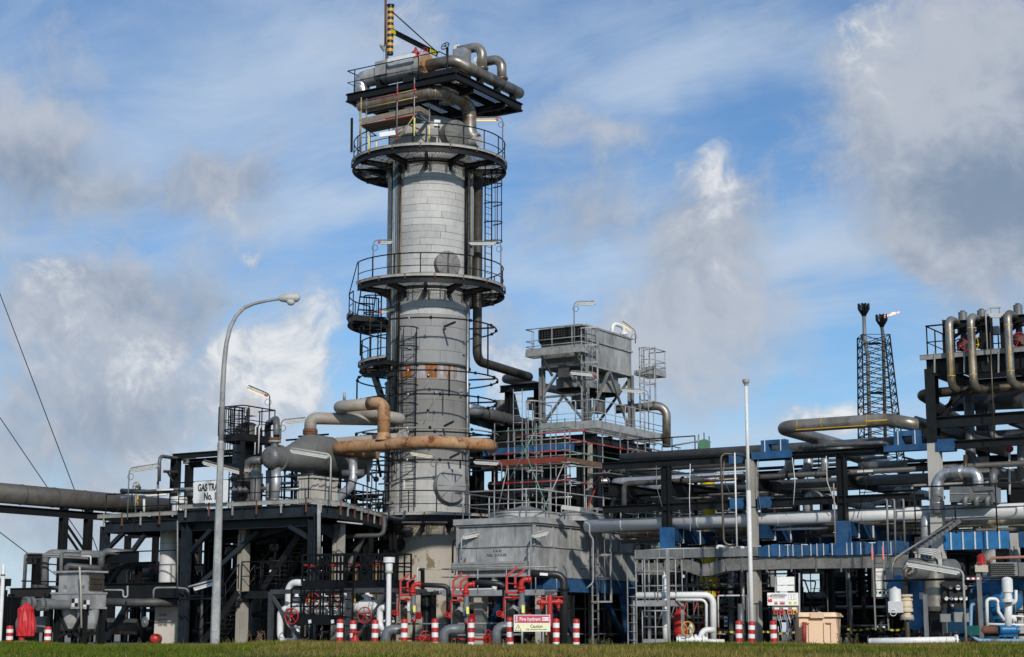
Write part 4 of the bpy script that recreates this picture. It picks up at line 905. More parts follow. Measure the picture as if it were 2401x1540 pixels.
# red tarpaulin over a monitor
t = thing('covered_monitor', 'red tarpaulin tied over a fire monitor on a grey box', 'fire monitor', G(210, 1475, 57))
prof = [(0, 1108), (22, 1122), (60, 1158), (58, 1180), (63, 1260), (66, 1330), (60, 1372), (30, 1384), (20, 1372)]
a = MB(); c = G(213, 1112, 57); N_ = 26; base = None; ringsz = [G(213, y, 57).z for (_, y) in prof]
idx = []
for (hw, y), z in zip(prof, ringsz):
    i0 = len(a.v)
    for j in range(N_):
        th = 2 * math.pi * j / N_; f = 1 + (.07 if j % 2 else -.04) + .10 * math.sin(3 * th + y * .02) + .05 * math.sin(j * 2.3 + y * .05)
        f = f if hw > 30 else 1; a.v.append(V((c.x, c.y, z)) + RIGHT * math.cos(th) * rr(hw + 1, 57) * f + FWD * math.sin(th) * rr(hw + 1, 57) * .8 * f + UZ * .03 * math.sin(3 * th) * (1 if hw > 60 else 0))
    idx.append(i0)
for i0, i1 in zip(idx, idx[1:]):
    for j in range(N_): j2 = (j + 1) % N_; a.face([i0 + j, i0 + j2, i1 + j2, i1 + j], False)
a.build('tarpaulin', REDFAB, t)
MB().cyl(G(172, 1412, 57), G(172, 1370, 57), .1, 12).build('riser', RED, t); MB().bar(G(172, 1500, 57), G(172, 1412, 57), .42, .34, up=FWD).build('base_box', GALVD, t); MB().bar(G(190, 1435, 56.8), G(240, 1433, 56.8), .05).build('lever', RED, t)
t = thing('white_standpipe', 'white round-topped standpipe with a rust ring at the left edge', 'pipe', G(5, 1300, 58)); p = G(3, 1290, 58); q = G(3, 850, 58); r = rr(16, 58)
MB().lathe(V((p.x, p.y, 0)), UZ, [(r, 0), (r, q.z), (r * .8, q.z + .13), (r * .3, q.z + .2), (0, q.z + .21)], 16, smooth=True).build('pipe', WHITE, t); MB().lathe(V((p.x, p.y, q.z - .2)), UZ, [(r + .01, 0), (r + .01, .05)], 16).build('rust_ring', RUST, t)
# ------------------------------------------------------------------ clutter below the deck (shared label: nothing tells these apart)
rs = random.Random(11)
def clutter(lab, grp, n, ux, wy, zr, mats, rr_, vert=.4):
    t = thing('pipework', lab, 'pipework', ((ux[0] + ux[1]) / 2, (wy[0] + wy[1]) / 2, 0))
    for i in range(n):
        x, y, z = rs.uniform(*ux), rs.uniform(*wy), rs.uniform(*zr); m_ = rs.choice(mats); r = rs.choice(rr_); k = rs.random()
        if k < vert: pts = [(x, y, 0), (x, y, rs.uniform(zr[1] * .6, zr[1])), ]
        elif k < .75: pts = [(x, y, z), (min(ux[1], x + rs.uniform(1.2, 4)) + .05, y, z)]
        else: pts = [(x, y, z), (x, y + rs.uniform(1, 3), z), (x, y + rs.uniform(1, 3), max(.3, z - 1.2))]
        MB().tube(pts, r, 8, bend=r * 2).build('pipe_run', m_, t)
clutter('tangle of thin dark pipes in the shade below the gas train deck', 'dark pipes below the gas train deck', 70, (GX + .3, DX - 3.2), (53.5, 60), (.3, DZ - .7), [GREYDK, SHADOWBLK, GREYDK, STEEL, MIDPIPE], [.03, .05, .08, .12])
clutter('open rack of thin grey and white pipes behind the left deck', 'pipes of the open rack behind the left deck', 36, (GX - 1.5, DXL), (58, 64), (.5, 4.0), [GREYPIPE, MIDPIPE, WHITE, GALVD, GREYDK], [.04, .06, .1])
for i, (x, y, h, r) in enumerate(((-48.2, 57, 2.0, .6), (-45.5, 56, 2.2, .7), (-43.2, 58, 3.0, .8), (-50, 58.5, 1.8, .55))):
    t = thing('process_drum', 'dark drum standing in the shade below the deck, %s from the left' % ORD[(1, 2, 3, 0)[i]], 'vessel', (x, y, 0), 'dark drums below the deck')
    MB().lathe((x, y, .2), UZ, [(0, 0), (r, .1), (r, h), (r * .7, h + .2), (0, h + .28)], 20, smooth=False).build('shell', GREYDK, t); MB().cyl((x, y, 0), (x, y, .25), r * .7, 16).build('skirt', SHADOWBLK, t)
# red end of a horizontal drum and round grey gauge
vw('L1')
t = thing('red_drum', 'red domed drum end low under the left deck', 'drum', G(1130, 1440, 66)); c = G(1135, 1398, 66); MB().lathe(c + FWD * 2.6, -FWD, [(.2, 0), (.2, .5), (.16, .58), (.08, .62), (0, .63)], 20, smooth=True).build('head', RED, t)
t = thing('round_cover', 'round grey cover plate above the red drum end', 'cover', G(1147, 1260, 65.8)); MB().flange(G(1147, 1262, 65.8), -WY - UX * .3, .2, .08, 22).build('disc', GREYPIPE, t); MB().box(G(1150, 1262, 65.7), .1, .05, .1).build('label_plate', TRAY, t)
# ================================================================== DECK EQUIPMENT (left, above the deck)
vw('L2')
sp_ = DW - .32
t = thing('gas_train_sign', 'white board reading GAS TRAIN No. 1 on the deck rail behind the lamp post', 'sign', H(535, 1125, sp_))
a0, a1, b0, b1 = H(385, 940, sp_), H(686, 922, sp_), H(385, 1131, sp_), H(686, 1113, sp_)
zz0, zz1 = (b0.z + b1.z) / 2, (a0.z + a1.z) / 2; c = .05; xl, xrr = a0.x, a1.x
poly = [(xl + c, sp_, zz0), (xrr - c, sp_, zz0), (xrr, sp_, zz0 + c), (xrr, sp_, zz1 - c), (xrr - c, sp_, zz1), (xl + c, sp_, zz1), (xl, sp_, zz1 - c), (xl, sp_, zz0 + c)]
t = MB().prism(poly, (0, .03, 0)).build('board', SIGNWHITE, t)
hh = zz1 - zz0; cxs = (xl + xrr) / 2
lettering(t, 'GAS TRAIN', (cxs, sp_ - .008, zz0 + hh * .69), UX, hh * .46, INK, .013, xs=.62 * (xrr - xl) / 1.62)
lettering(t, 'No. 1', (cxs, sp_ - .008, zz0 + hh * .27), UX, hh * .46, INK, .013, xs=.72)
# -------- lamp post (tallest, on the bank edge)
vw('F')
LD = 57.0
t = thing('street_lamp', 'tall tapered grey lamp post with a curved arm and bird spikes', 'lamp post', G(504, 1512, LD))
b = G(504, 1500, LD); b.z = 0; k1 = G(509, 1400, LD); tp1 = G(526, 870, LD)
MB().tube([b + UZ * .05, V((b.x, b.y, k1.z))], [.155, .15], 8, smooth=False).build('lower_shaft', GALV, t)
ax_ = V((b.x, b.y, 0))
MB().tube([ax_ + UZ * (k1.z + .002), ax_ + UZ * G(517, 1045, LD).z], [.142, .105], 8, smooth=False).build('mid_shaft', GALV, t)
zc_ = G(517, 1045, LD).z; MB().lathe(ax_ + UZ * (zc_ - .12), UZ, [(.12, 0), (.12, .2), (.09, .3)], 12).build('joint_collar', GALV, t)
def ap(px_, py_): q = G(px_, py_, LD); off = (q - ax_).dot(RIGHT); return off, q.z
topo = ap(523, 880)[0]
pts = [ax_ + UZ * zc_] ; rad = [.095]
z9 = G(523, 880, LD).z
lean = ap(523, 880)[0]
for px_, py_ in ((523, 900), (526, 850), (531, 805), (540, 768), (554, 740), (572, 722), (595, 712), (625, 705), (656, 701)):
    o_, z_ = ap(px_, py_); pts.append(ax_ + RIGHT * (o_ - lean) + UZ * z_ if False else ax_ + RIGHT * max(0, o_ - lean) + UZ * z_)
n_ = len(pts); MB().tube(pts, [.095 - .05 * i / (n_ - 1) for i in range(n_)], 12).build('arm', GALV, t)
he = pts[-1]; a = MB(); a.lathe(he - RIGHT * .05 + UZ * .02, RIGHT + UZ * .04, [(.05, 0), (.11, .08), (.16, .3), (.17, .5), (.14, .66), (.06, .74), (0, .75)], 16, smooth=True); lh_ = a.build('lamp_head', LAMPGREY, t)
MB().lathe(he + RIGHT * .38 - UZ * .05, -UZ, [(.16, 0), (.15, .08), (.08, .16), (0, .18)], 16, smooth=True).build('diffuser', LENS, lh_)
sm = MB()
for i in range(9): p = he + RIGHT * (.02 + .08 * i) + UZ * .12; sm.tube([p, p + UZ * .2 + RIGHT * rs.uniform(-.06, .06) + FWD * rs.uniform(-.06, .06)], .004, 4)
sm.build('bird_spikes', GALV, lh_, kind='stuff')
MB().lathe(ax_ + UZ * 0, UZ, [(.5, 0), (.5, .09), (0, .09)], 16).build('footing', CONC, t)
MB().bar(ax_ - FWD * .155 + UZ * .5 - RIGHT * .0, ax_ - FWD * .155 + UZ * 1.25, .17, .012, up=FWD).build('access_door', GALV, t)
vw('L2')
# -------- deck pipework
gp('grey pipe rising at the left of the sign and running back over the deck', [(80, 935, 69.6), (85, 712, 69.6), (345, 748, 71.8), (800, 830, 75)], .075, MIDPIPE, n=12, bend=.25)
o = MB().box(G(348, 752, 71.6), .45, .3, .28).build('valve_box', GALVD); tag(o, 'grey box on the pipe running back over the deck', 'box')
t = thing('portal_frame', 'black portal frame standing on the deck left of the sign', 'pipe support', G(230, 990, 71))
for x0, x1, yt in ((190, 270, 715), (325, 368, 790)): p, q = G((x0 + x1) / 2, 1150, 71), G((x0 + x1) / 2, yt, 71); ib(t, 'column', V((q.x, q.y, DZ - .2)), q, .34 if x0 < 200 else .22, .3, .03, STEEL, up=UX)
P0 = G(200, 718, 71); ib(t, 'beam', P0, P0 + UX * 4.3, .22, .16, m_=STEEL); P0 = G(345, 800, 71.2); ib(t, 'beam', P0 + UZ * .1, P0 + UX * 2.9 + UZ * .1, .36, .2, m_=STEEL)
MB().bar(G(120, 850, 70.6), G(245, 850, 70.6), .16, .1).build('arm', STEEL, t); MB().bar(G(150, 850, 70.6), G(205, 935, 70.6), .08).build('knee_brace', STEEL, t)
# white flanged pot
t = thing('flanged_pot', 'white flanged filter pot on the deck left of the sign', 'vessel', G(252, 1185, 68.6)); p = G(252, 1185, 68.6); r = rr(66, 68.6)
MB().lathe(p, UZ, [(r * .9, -.3), (r * .9, .25), (r * 1.12, .25), (r * 1.12, .36), (r * .9, .37), (r * .9, .40), (r * 1.12, .41), (r * 1.12, .5), (0, .55)], 24).build('body', WHITE, t)
MB().tube([p + UZ * .5, p + UZ * .78, p + UZ * .78 - RIGHT * .9], .06, 10, bend=.14).build('outlet', WHITE, t); MB().cyl(p + UZ * .55, p + UZ * .85, .05, 8).build('vent', WHITE, t)
gp('thick grey-green pipe lying along the deck rail left of the sign', [(-250, 1020, 70.4), (0, 1030, 69.4), (400, 1005, 68)], .1, mat('grey_green_pipe', (.085, .10, .10), .5, .1, var=.2), n=14, seams=.9)
gp('white pipe lying behind the deck rail left of the sign', [(-250, 1080, 70.6), (150, 1052, 69.6)], .055, WHITE, n=10)
gp('dark grey pipe stub disappearing behind the sign', [(330, 1060, 69), (420, 1055, 68.8)], .13, GREYDK, n=12)
t = thing('gate_valve', 'small valve with an ochre handwheel at the left end of the deck', 'valve', G(-195, 1000, 69.8)); vw('L1'); handwheel(t, G(1078, 190, 69.8), -WY, .18, mat('ochre_wheel', (.42, .27, .08), .5)); MB().tube([G(1078, 190, 69.7), G(1110, 195, 69.9), G(1105, 240, 69.9)], .045, 8).build('bonnet', TRAY, t)
o = MB().tube([G(1090, 250, 69.2), G(1090, 340, 69.2)], .03, 7).build('pipe', YELLOWD); tag(o, 'short yellow standpipe on the left deck', 'pipe')
for i, (x, y0, y1) in enumerate(((1075, 240, 400), (1140, 290, 400), (1250, 150, 380))): gp('slim pale standpipe on the left end of the deck, %s from the left' % ORD[i], [(x, y1), (x, y0)], .05, (GALVD, WHITE, GREYPIPE)[i], 69.8, n=8, group='slim standpipes on the left deck')
tubelight('tube light on a tall bent pole at the left end of the deck', G(1008, 450, 68.7), G(1012, 45, 68.7).z - G(1008, 450, 68.7).z, RIGHT + UZ * .12 - FWD * .3, L=1.15, red=False, reach=1.25)
vw('L2')
tubelight('tube light with red end hanging over the sign, slanting down', G(815, 1000, 67), G(815, 865, 67).z - G(815, 1000, 67).z + .1, -RIGHT + UZ * .27, L=1.6, reach=1.6)
tubelight('tube light on a white pole beside the beige ribbed crate', G(1585, 1135, 63.6), G(1580, 700, 63.6).z - G(1585, 1135, 63.6).z, -RIGHT + UZ * .16, L=1.4, red=False, reach=1.5, polem=LAMPGREY, r=.035)
tubelight('lit tube light on the tall pole above the caged black ladder', G(1048, 420, 69), G(1050, 170, 69).z - G(1048, 420, 69).z, -RIGHT + UZ * .42, lit=True, L=.8, reach=.95, polem=GREYDK)
tubelight('tube light behind the grey gooseneck on the deck', G(1150, 560, 69.5), G(1150, 395, 69.5).z - G(1150, 560, 69.5).z, RIGHT + UZ * .1, L=.8, reach=1.0, red=False)
# caged ladder tower
t = thing('ladder_platform', 'small black platform high above the sign beside the caged ladder', 'platform', G(780, 580, 68.5))
p = G(690, 540, 68); q = G(1010, 540, 68); x0, x1 = p.x, p.x + (q - p).dot(RIGHT) / RX * .75; y0 = p.y - .6; z0 = p.z
MB().bx(x0, x1, y0, y0 + 1.9, z0 - .28, z0).build('floor', STEEL, t)
for x in (x0 + .1, x1 - .1):
    for y in (y0 + .1, y0 + 1.8): MB().bar((x, y, DZ), (x, y, z0 - .28), .14).build('leg', STEEL, t)
railing(t, [(x0, y0, z0), (x1, y0, z0), (x1, y0 + 1.9, z0)], sp=.8, toe=False); railing(t, [(x0, y0, z0), (x0, y0 + 1.9, z0), (x1, y0 + 1.9, z0)], sp=.8, toe=False)
for f in (.3, .6): z = DZ + (z0 - DZ) * f; MB().bar((x0 + .1, y0 + .1, z), (x1 - .1, y0 + .1, z), .08).build('tie', STEEL, t)
ladder('black caged ladder rising left of the grey drum behind the lamp post', G(740, 1120, 67.4), G(740, 300, 67.4).z - G(740, 1120, 67.4).z, -RIGHT * .3 - FWD, .5, (1.9, G(740, 300, 67.4).z - G(740, 1120, 67.4).z))
cg = thing('cage_guard', 'round black cage guard at the head of the ladder left of the drum', 'guard rail', G(775, 510, 68))
c = G(778, 510, 68); h_ = G(778, 298, 68).z - c.z
for i in range(14): th = math.pi * 2 * i / 14; p = c + RIGHT * .42 * math.cos(th) + FWD * .42 * math.sin(th); MB().bar(p, p + UZ * h_, .035, .012).build('bar', BLACK, cg)
for z in (0, .33, .66, 1): MB().torus(c + UZ * h_ * z, UZ, .42, .018, 18, 5).build('hoop', BLACK, cg)
o = MB().bx(*(lambda p: (p.x - .2, p.x + .2, p.y - .2, p.y + .2, p.z - .34, p.z + .34))(G(888, 288, 68.6))).build('cabinet', WHITE); tag(o, 'white cabinet standing above the black ladder platform', 'cabinet')
for i, (x, y0, y1) in enumerate(((930, 450, 700), (962, 450, 690))): gp('slim white pipe rising past the small black platform, %s of two' % ('left', 'right')[i], [(x - 8, y1), (x, y0), (x + 20, y0)], .03, WHITE, 67.5, n=7)
t = thing('vertical_vessel', 'dark upright vessel half hidden below the small black platform', 'vessel', G(860, 900, 69)); p = G(845, 1100, 69.4); r = .6
MB().lathe(V((p.x, p.y, DZ)), UZ, [(r * .8, 0), (r, .3), (r, 3.4), (r * .8, 3.6), (r * .4, 3.75), (0, 3.8)], 24, smooth=True).build('shell', GREYDK, t)
t = thing('vertical_vessel', 'short grey upright pot behind the deck rail right of the sign', 'vessel', G(925, 1100, 66.5)); p = G(925, 1105, 66.5); r = rr(48, 66.5); MB().lathe(p, UZ, [(r, -.2), (r, 1.0), (r * .8, 1.2), (0, 1.3)], 20, smooth=True).build('shell', GREYVES, t)
# inverted U and nozzle on the drum head
gp('grey lagged inverted U pipe entering the top of the drum head', [(1035, 640, 69.5), (1035, 430, 69.5), (1112, 385, 67.6), (1114, 540, 67.2)], .135, MIDPIPE, n=16, bend=.3, seams=.3)
# kettle drum
t = thing('kettle_exchanger', 'big grey kettle drum lying on the deck with a ribbed round head', 'vessel', G(1400, 900, 68))
hc = G(1065, 725, 66.6); r1 = rr(100, 66.6); r2 = rr(178, 68)
N_ = 22
prof = [(r1 * math.sin(i * math.pi / 2 / 6), -r1 * .62 * math.cos(i * math.pi / 2 / 6)) for i in range(7)]
dh_ = MB().lathe(hc, WY, prof, 32, smooth=True).build('dished_head', MIDPIPE, t)
for i in range(N_):     # raised seams of the gored head
    th = 2 * math.pi * i / N_; a_ = UX * math.cos(th) + UZ * math.sin(th); MB().tube([hc + a_ * (r + .004) + WY * h for r, h in prof[1:]], .008, 4).build('head_seam', GREYPIPE, dh_)
MB().lathe(hc, WY, [(r1, 0), (r1, .85)], 32).build('channel', GREYVES, t); MB().lathe(hc + WY * .42, WY, [(r1 + .09, 0), (r1 + .09, .07), (r1, .07)], 32).build('girth_flange', GREYPIPE, t)
MB().lathe(hc + WY * .42, WY, [(r1, 0), (r1 + .09, 0)], 32).build('girth_flange_face', GREYPIPE, t)
a = MB(); n = 36; up_ = r2 - r1; c2 = hc + WY * 2.3 + UZ * up_ * .95
i0 = len(a.v)
for c_, r_ in ((hc + WY * .85, r1), (c2, r2), (c2 + WY * 3.2, r2)):
    for j in range(n): th = 2 * math.pi * j / n; a.v.append(c_ + UX * math.cos(th) * r_ + UZ * math.sin(th) * r_)
for k in range(2):
    for j in range(n): j2 = (j + 1) % n; a.face([i0 + k * n + j, i0 + k * n + j2, i0 + (k + 1) * n + j2, i0 + (k + 1) * n + j], True)
a.build('shell', GREYVES, t)
MB().lathe(c2 + WY * 3.2, WY, [(r2, 0), (r2 * .8, .3), (0, .45)], 32, smooth=True).build('rear_head', GREYVES, t)
for y in (.9, 2.3, 3.2): MB().lathe((c2.x, hc.y + y, c2.z if y > 1 else hc.z), WY, [((r2 if y > 1 else r1) + .006, 0), ((r2 if y > 1 else r1) + .006, .03)], 36).build('weld_band', GREYPIPE, t)
nz = hc + WY * .2; MB().cyl(nz + UZ * r1 * .8, nz + UZ * (r1 + .35), .16, 16).build('nozzle', MIDPIPE, t); MB().flange(nz + UZ * (r1 + .3), UZ, .24, .07, 18, 10).build('nozzle_flange', RUST, t); MB().flange(nz + UZ * (r1 + .2), UZ, .25, .07, 18, 10).build('nozzle_flange', BEIGEPIPE, t)
nz2 = G(1410, 500, 68.9); MB().flange(nz2 + UZ * .03, UZ, rr(66, 69), .09, 22, 14).build('nozzle_flange', RUST, t); MB().flange(nz2 - UZ * .07, UZ, rr(66, 69), .08, 22).build('nozzle_flange', RUST, t); MB().cyl(nz2 - UZ * .6, nz2, rr(50, 69), 18).build('nozzle', GREYVES, t)
nb = hc + WY * .15; gp('silver clad pipe dropping from the drum head through the deck', [(1108, 810, 66.8), (1108, 960, 66.8), (1090, 1150, 66.8)], .19, SILVERD, n=18, seams=.28, bend=.3)
gp('pale clad pipe dropping just behind the drum head outlet', [(1055, 840, 67.6), (1052, 1100, 67.6)], .16, GALV, n=14, seams=.3)
gp('grey elbow leaving the left side of the drum head and turning down', [(985, 752, 66.9), (850, 755, 67.2), (842, 960, 67.2), (900, 1000, 67.6)], .16, MIDPIPE, n=16, bend=.3, seams=.25)
o = MB().flange(G(848, 845, 67.2), UZ, .25, .12, 18, 10).build('flange', BEIGEPIPE); tag(o, 'tan bolted flange on the elbow left of the drum head', 'flange')
# beige ribbed support block
t = thing('support_block', 'beige ribbed block carrying the kettle drum at the deck edge', 'support', G(1420, 1135, 65))
nc = G(1440, 1135, 64.3); A_ = nc.x - (nc - G(1300, 1135, 64.3)).dot(RIGHT) / RX * .95; z1 = G(1440, 905, 64.3).z; y1 = nc.y + 1.35
MB().bx(A_, nc.x, nc.y, y1, DZ + .01, z1).build('block', CONCW, t)
for i in range(5): x = A_ + (nc.x - A_) * (i + .3) / 4.6; MB().bx(x - .05, x + .05, nc.y - .07, nc.y, DZ + .02, z1 - .05).build('rib', CONCW, t)
for i in range(4): y = nc.y + .1 + 1.15 * i / 3; MB().bx(nc.x, nc.x + .07, y, y + .1, DZ + .02, z1 - .05).build('rib', CONCW, t)
MB().bx(A_ - .06, nc.x + .1, nc.y - .1, y1, z1, z1 + .07).build('cap', CONCW, t)
gp('silver tee pipe sweeping down to the deck right of the beige block', [(1785, 730, 68.5), (1790, 960, 68.5), (1640, 1100, 67), (1600, 1150, 66.8)], .175, SILVERD, n=18, bend=.6, seams=.35)
gp('grey cross branch of the silver tee', [(1690, 868, 68.5), (1885, 862, 68.5)], .15, MIDPIPE, n=16)
# ------------------------------------------------------------------ rusty pipework in front of the column foot
vw('Z3')
wp = G(735, 1100, 67.3).y
v0 = H(735, 1290, wp); v1 = H(735, 905, wp)
t = thing('rusty_header', 'thick rust-blotched beige header pipe with a tee and riser, crossing in front of the column', 'pipe', v0)
zl = H(735, 1275, wp).z; xl_ = H(290, 1300, wp).x; xe = H(1130, 1275, wp).x
rb = .255; ctr = [V((xl_ + .5, wp + 2.4, zl)), V((xl_, wp + 2.2, zl)), V((xl_, wp, zl)), V((xe, wp, zl)), V((xe, wp, zl)) + (UX * .55 + WY * .83) * 2.55 - UZ * .0, V((xe, wp, zl)) + (UX * .55 + WY * .83) * 2.55 + WY * .9 - UX * .4]
MB().tube(ctr, rb, 24, bend=.55, seg=8).build('header_run', RUSTPIPE, t)
zu = v1.z; xu = H(300, 930, wp).x
rz = [V((v0.x, wp, zl)), V((v0.x, wp, zu)), V((xu, wp, zu)), V((xu - .1, wp + 1.3, zu - .12)), V((v0.x - .5, wp + 2.1, zu - .35)), V((v0.x - .5, wp + 2.6, zu - .4)), V((xu - .9, wp + 1.6, zu - .45))]
nzp = nz2
up_path = [V((v0.x, wp, zl)), V((v0.x, wp, zu)), V((xu, wp, zu)), V((xu, wp + 1.15, zu)), V((v0.x - .55, wp + 1.15, zu - .42)), V((v0.x - .55, wp + 2.3, zu - .42)), V((nzp.x, nzp.y, zu - .42)), V((nzp.x, nzp.y, nzp.z))]
MB().tube([V((v0.x, wp, zl + rb * .5)), V((v0.x, wp, zu)), V((v0.x - .75, wp, zu))], rb, 24, bend=.6, seg=9).build('riser', RUSTPIPE, t)
MB().lathe(V((v0.x, wp, zl + rb * .7)), UZ, [(rb * 1.32, 0), (rb * 1.12, .14), (rb * 1.0, .3)], 24).build('tee_collar', RUSTPIPE, t)
for z in (.95,): MB().lathe(V((v0.x, wp, zl + z)), UZ, [(rb + .006, 0), (rb + .006, .02)], 24).build('weld', RUST, t)
for x in (xl_ + .9, v0.x - .45, v0.x + .45, xe - .7): MB().lathe(V((x, wp, zl)), UX, [(rb + .006, 0), (rb + .006, .02)], 24).build('weld', RUST, t)
g = thing('overhead_loop_pipe', 'beige grey loop pipe joining the drum nozzle to the rusty riser', 'pipe', nzp)
MB().tube([V((v0.x - .74, wp, zu))] + up_path[2:], rb - .008, 24, bend=.55, seg=9).build('run', BEIGEPIPE, g)
q1 = H(200, 1262, wp + .8); q2 = H(905, 1205, wp + .8); q2.z = q1.z
t2 = pipe('plain beige pipe lying behind the rusty header and ending at a flange', [q1 - UX * 0 + WY * 1.5, q1, q2], .2, BEIGEPIPE, n=20, bend=.3, flanges=[(q2, UX)], flm=TRAY)
gp('short pale relief vent on the top of the loop pipe', [(390, 880, 68.4), (390, 815, 68.4)], .06, TRAY, n=8)
# lower tube lights in front of column
tubelight('tube light in front of the column foot above the round cover', H(1195, 1560, wp - .4), H(1195, 1390, wp).z - H(1195, 1560, wp).z + .12, -RIGHT + UZ * .16, L=.8, reach=.95, red=False, body=mat('ivory', (0, 0, 0)))
tubelight('tube light right of the column foot, pointing away', G(1775, 1600, 70), G(1775, 1420, 70).z - G(1775, 1600, 70).z, -RIGHT + UZ * .06, L=.95, reach=1.1, red=False)
# valve clutter between the drum and column, on the deck
clutter('web of thin pipes strung among the deck equipment behind the drum', 'thin pipes among the deck equipment', 85, (DXL + .5, DX - 3.2), (53.0, 60), (DZ + .3, DZ + 3.4), [BLACK, MIDPIPE, WHITE, GREYDK, BLACK], [.03, .04, .06], .0)
t = thing('standpipes', 'thicket of upright standpipes among the deck equipment around the drum', 'pipework', (DX - 4, 56, DZ))
for i in range(48):
    x, y = rs.uniform(DXL + .4, DX - 3), rs.uniform(53.3, 59.5); hgt = rs.uniform(.7, 3.0)
    o = MB().tube([(x, y, DZ), (x, y, DZ + hgt)], rs.choice((.03, .045, .06)), 7)
    if rs.random() < .5: o.ball((x, y, DZ + hgt * .7), .13, 8, 5)
    o.build('standpipe', rs.choice((BLACK, MIDPIPE, WHITE, GREYDK, BLACK)), t)
for i, (x, y, d) in enumerate(((770, 915, 67.6), (840, 1020, 67), (790, 1010, 66.6), (950, 1000, 67.5))):
    c = V((0, 0, 0)) + (vw('L2') or G(x, y, d)); t = thing('valve_set', 'cluster of small valves behind the rail right of the sign, %s one' % ORD[i], 'valve', c, 'valve clusters right of the sign')
    a = MB(); a.ball(c, .14, 10, 6); a.cyl(c - RIGHT * .3, c + RIGHT * .3, .07, 10); a.flange(c - RIGHT * .22, RIGHT, .13, .05, 12); a.flange(c + RIGHT * .22, RIGHT, .13, .05, 12); a.build('body', GREYDK if i % 2 else MIDPIPE, t); MB().cyl(c, c + UZ * .35, .04, 8).build('stem', BLACK, t); handwheel(t, c + UZ * .36, UZ, .14, (REDD, BLACK, GREYDK, RED)[i], t=.014)
# ================================================================== METERING SKID (white valves behind black walkways)
vw('L3')
SW = G(1500, 890, 60.6).y
def hs(x, y, o=0): return H(x, y, SW + o)
t = thing('valve_skid', 'grey steel skid frame around the white valve manifold', 'skid frame', hs(1500, 1420))
zt_ = hs(1500, 893).z; X0, X1, XM = hs(945, 900).x, hs(2098, 895).x, hs(1715, 895).x
GS = mat('slate_steel', (.045, .050, .056), .5, var=.2)
for y in (0, 2.2):
    MB().bar((X0, SW + y, zt_), (X1, SW + y, zt_), .12, .16).build('top_beam', GS, t)
    for x in (X0, XM, X1): MB().bar((x, SW + y, 0), (x, SW + y, zt_), .16).build('post', GS, t)
MB().bar((X0 + .05, SW - .01, zt_ - .15), (X0 + 1.55, SW - .01, .05), .12, .1).build('brace', GS, t); MB().bar((X1 - .05, SW - .01, zt_ - .1), (X1 - 1.4, SW - .01, .2), .12, .1).build('brace', GS, t)
for x in (X0, X1): MB().bar((x, SW, zt_), (x, SW + 2.2, zt_), .12, .14).build('side_beam', GS, t)
def walkway(lab, x0, x1, ytop, ybot, yrail, off, dep_=1.0, bars=7):
    p, q = hs(x0, ytop, off), hs(x1, ytop, off); z1 = p.z; z0 = hs(x0, ybot, off).z; zr = hs(x0, yrail, off).z; y0 = SW + off
    t = thing('walkway', lab, 'walkway', (p.x, y0, z0), 'black walkways of the valve skid')
    MB().bx(p.x, q.x, y0, y0 + .03, z0, z1).build('toe_board', BLACK, t); MB().bx(p.x, q.x, y0 + .03, y0 + dep_, z0 + .02, z0 + .08).build('floor', BLACK, t)
    MB().bx(p.x, q.x, y0 + dep_, y0 + dep_ + .03, z0, z1).build('toe_board', BLACK, t)
    for yy in (y0, y0 + dep_):
        for z in (zr, z1 + (zr - z1) * .66, z1 + (zr - z1) * .33): MB().bar((p.x, yy, z), (q.x, yy, z), .05).build('rail', BLACK, t)
        for i in range(bars):
            x = p.x + (q.x - p.x) * i / (bars - 1); MB().bar((x, yy, z1 - .05), (x, yy, zr), .05).build('post', BLACK, t)
    for x in (p.x, q.x):
        for z in (zr, z1 + (zr - z1) * .5): MB().bar((x, y0, z), (x, y0 + dep_, z), .05).build('rail', BLACK, t)
    return t, p, q
walkway('upper black walkway of the valve skid, left of the ladder gap', 1248, 1655, 790, 872, 540, .5)
walkway('upper black walkway of the valve skid, right of the ladder gap', 1760, 2150, 787, 872, 535, .5)
t, p, q = walkway('lower black walkway hung in front of the white valves', 1138, 1520, 1128, 1225, 872, -.9, .7, 5)
for x in (1322, 1545): MB().bar(hs(x - 14, 1195, -.92), hs(x + 14, 1190, -.92), .006, .12).build('notice', WHITEC, t)
t = ladder('black ladder in the gap between the skid walkways', hs(1680, 1290, -.1), hs(1680, 560, -.1).z - hs(1680, 1290, -.1).z, -WY, .55)
# manifold
t = thing('valve_manifold', 'white flanged valve manifold with red handwheels inside the skid', 'valve', hs(1500, 1060, .4))
zc_ = hs(1550, 1058, .5).z; yc = SW + .5; xa, xb = hs(1080, 1058, .5).x, hs(2010, 1058, .5).x
MB().tube([(xa, yc, zc_), (xb, yc, zc_)], .13, 16).build('main_pipe', WHITE, t)
for xx, L_, rr_ in ((1190, .5, .2), (1300, .12, .22), (1375, .12, .22), (1450, .5, .24), (1505, .12, .22), (1620, .1, .22), (1665, .42, .25), (1790, .2, .19), (1885, .5, .26), (1945, .1, .27), (1975, .1, .24)):
    x = hs(xx, 1058, .5).x; MB().lathe((x - L_ / 2, yc, zc_), UX, [(.12, 0), (rr_, .01), (rr_, L_ - .01), (.12, L_)], 20).build('valve_body', WHITE, t)
    if L_ > .3: MB().lathe((x, yc, zc_ + rr_ * .8), UZ, [(.13, 0), (.13, .16), (.2, .16), (.2, .24), (.08, .25), (.06, .4), (0, .4)], 14).build('bonnet', WHITE, t)
    else: MB().flange((x, yc, zc_), UX, rr_, .06, 20, 10).build('flange', WHITE, t)
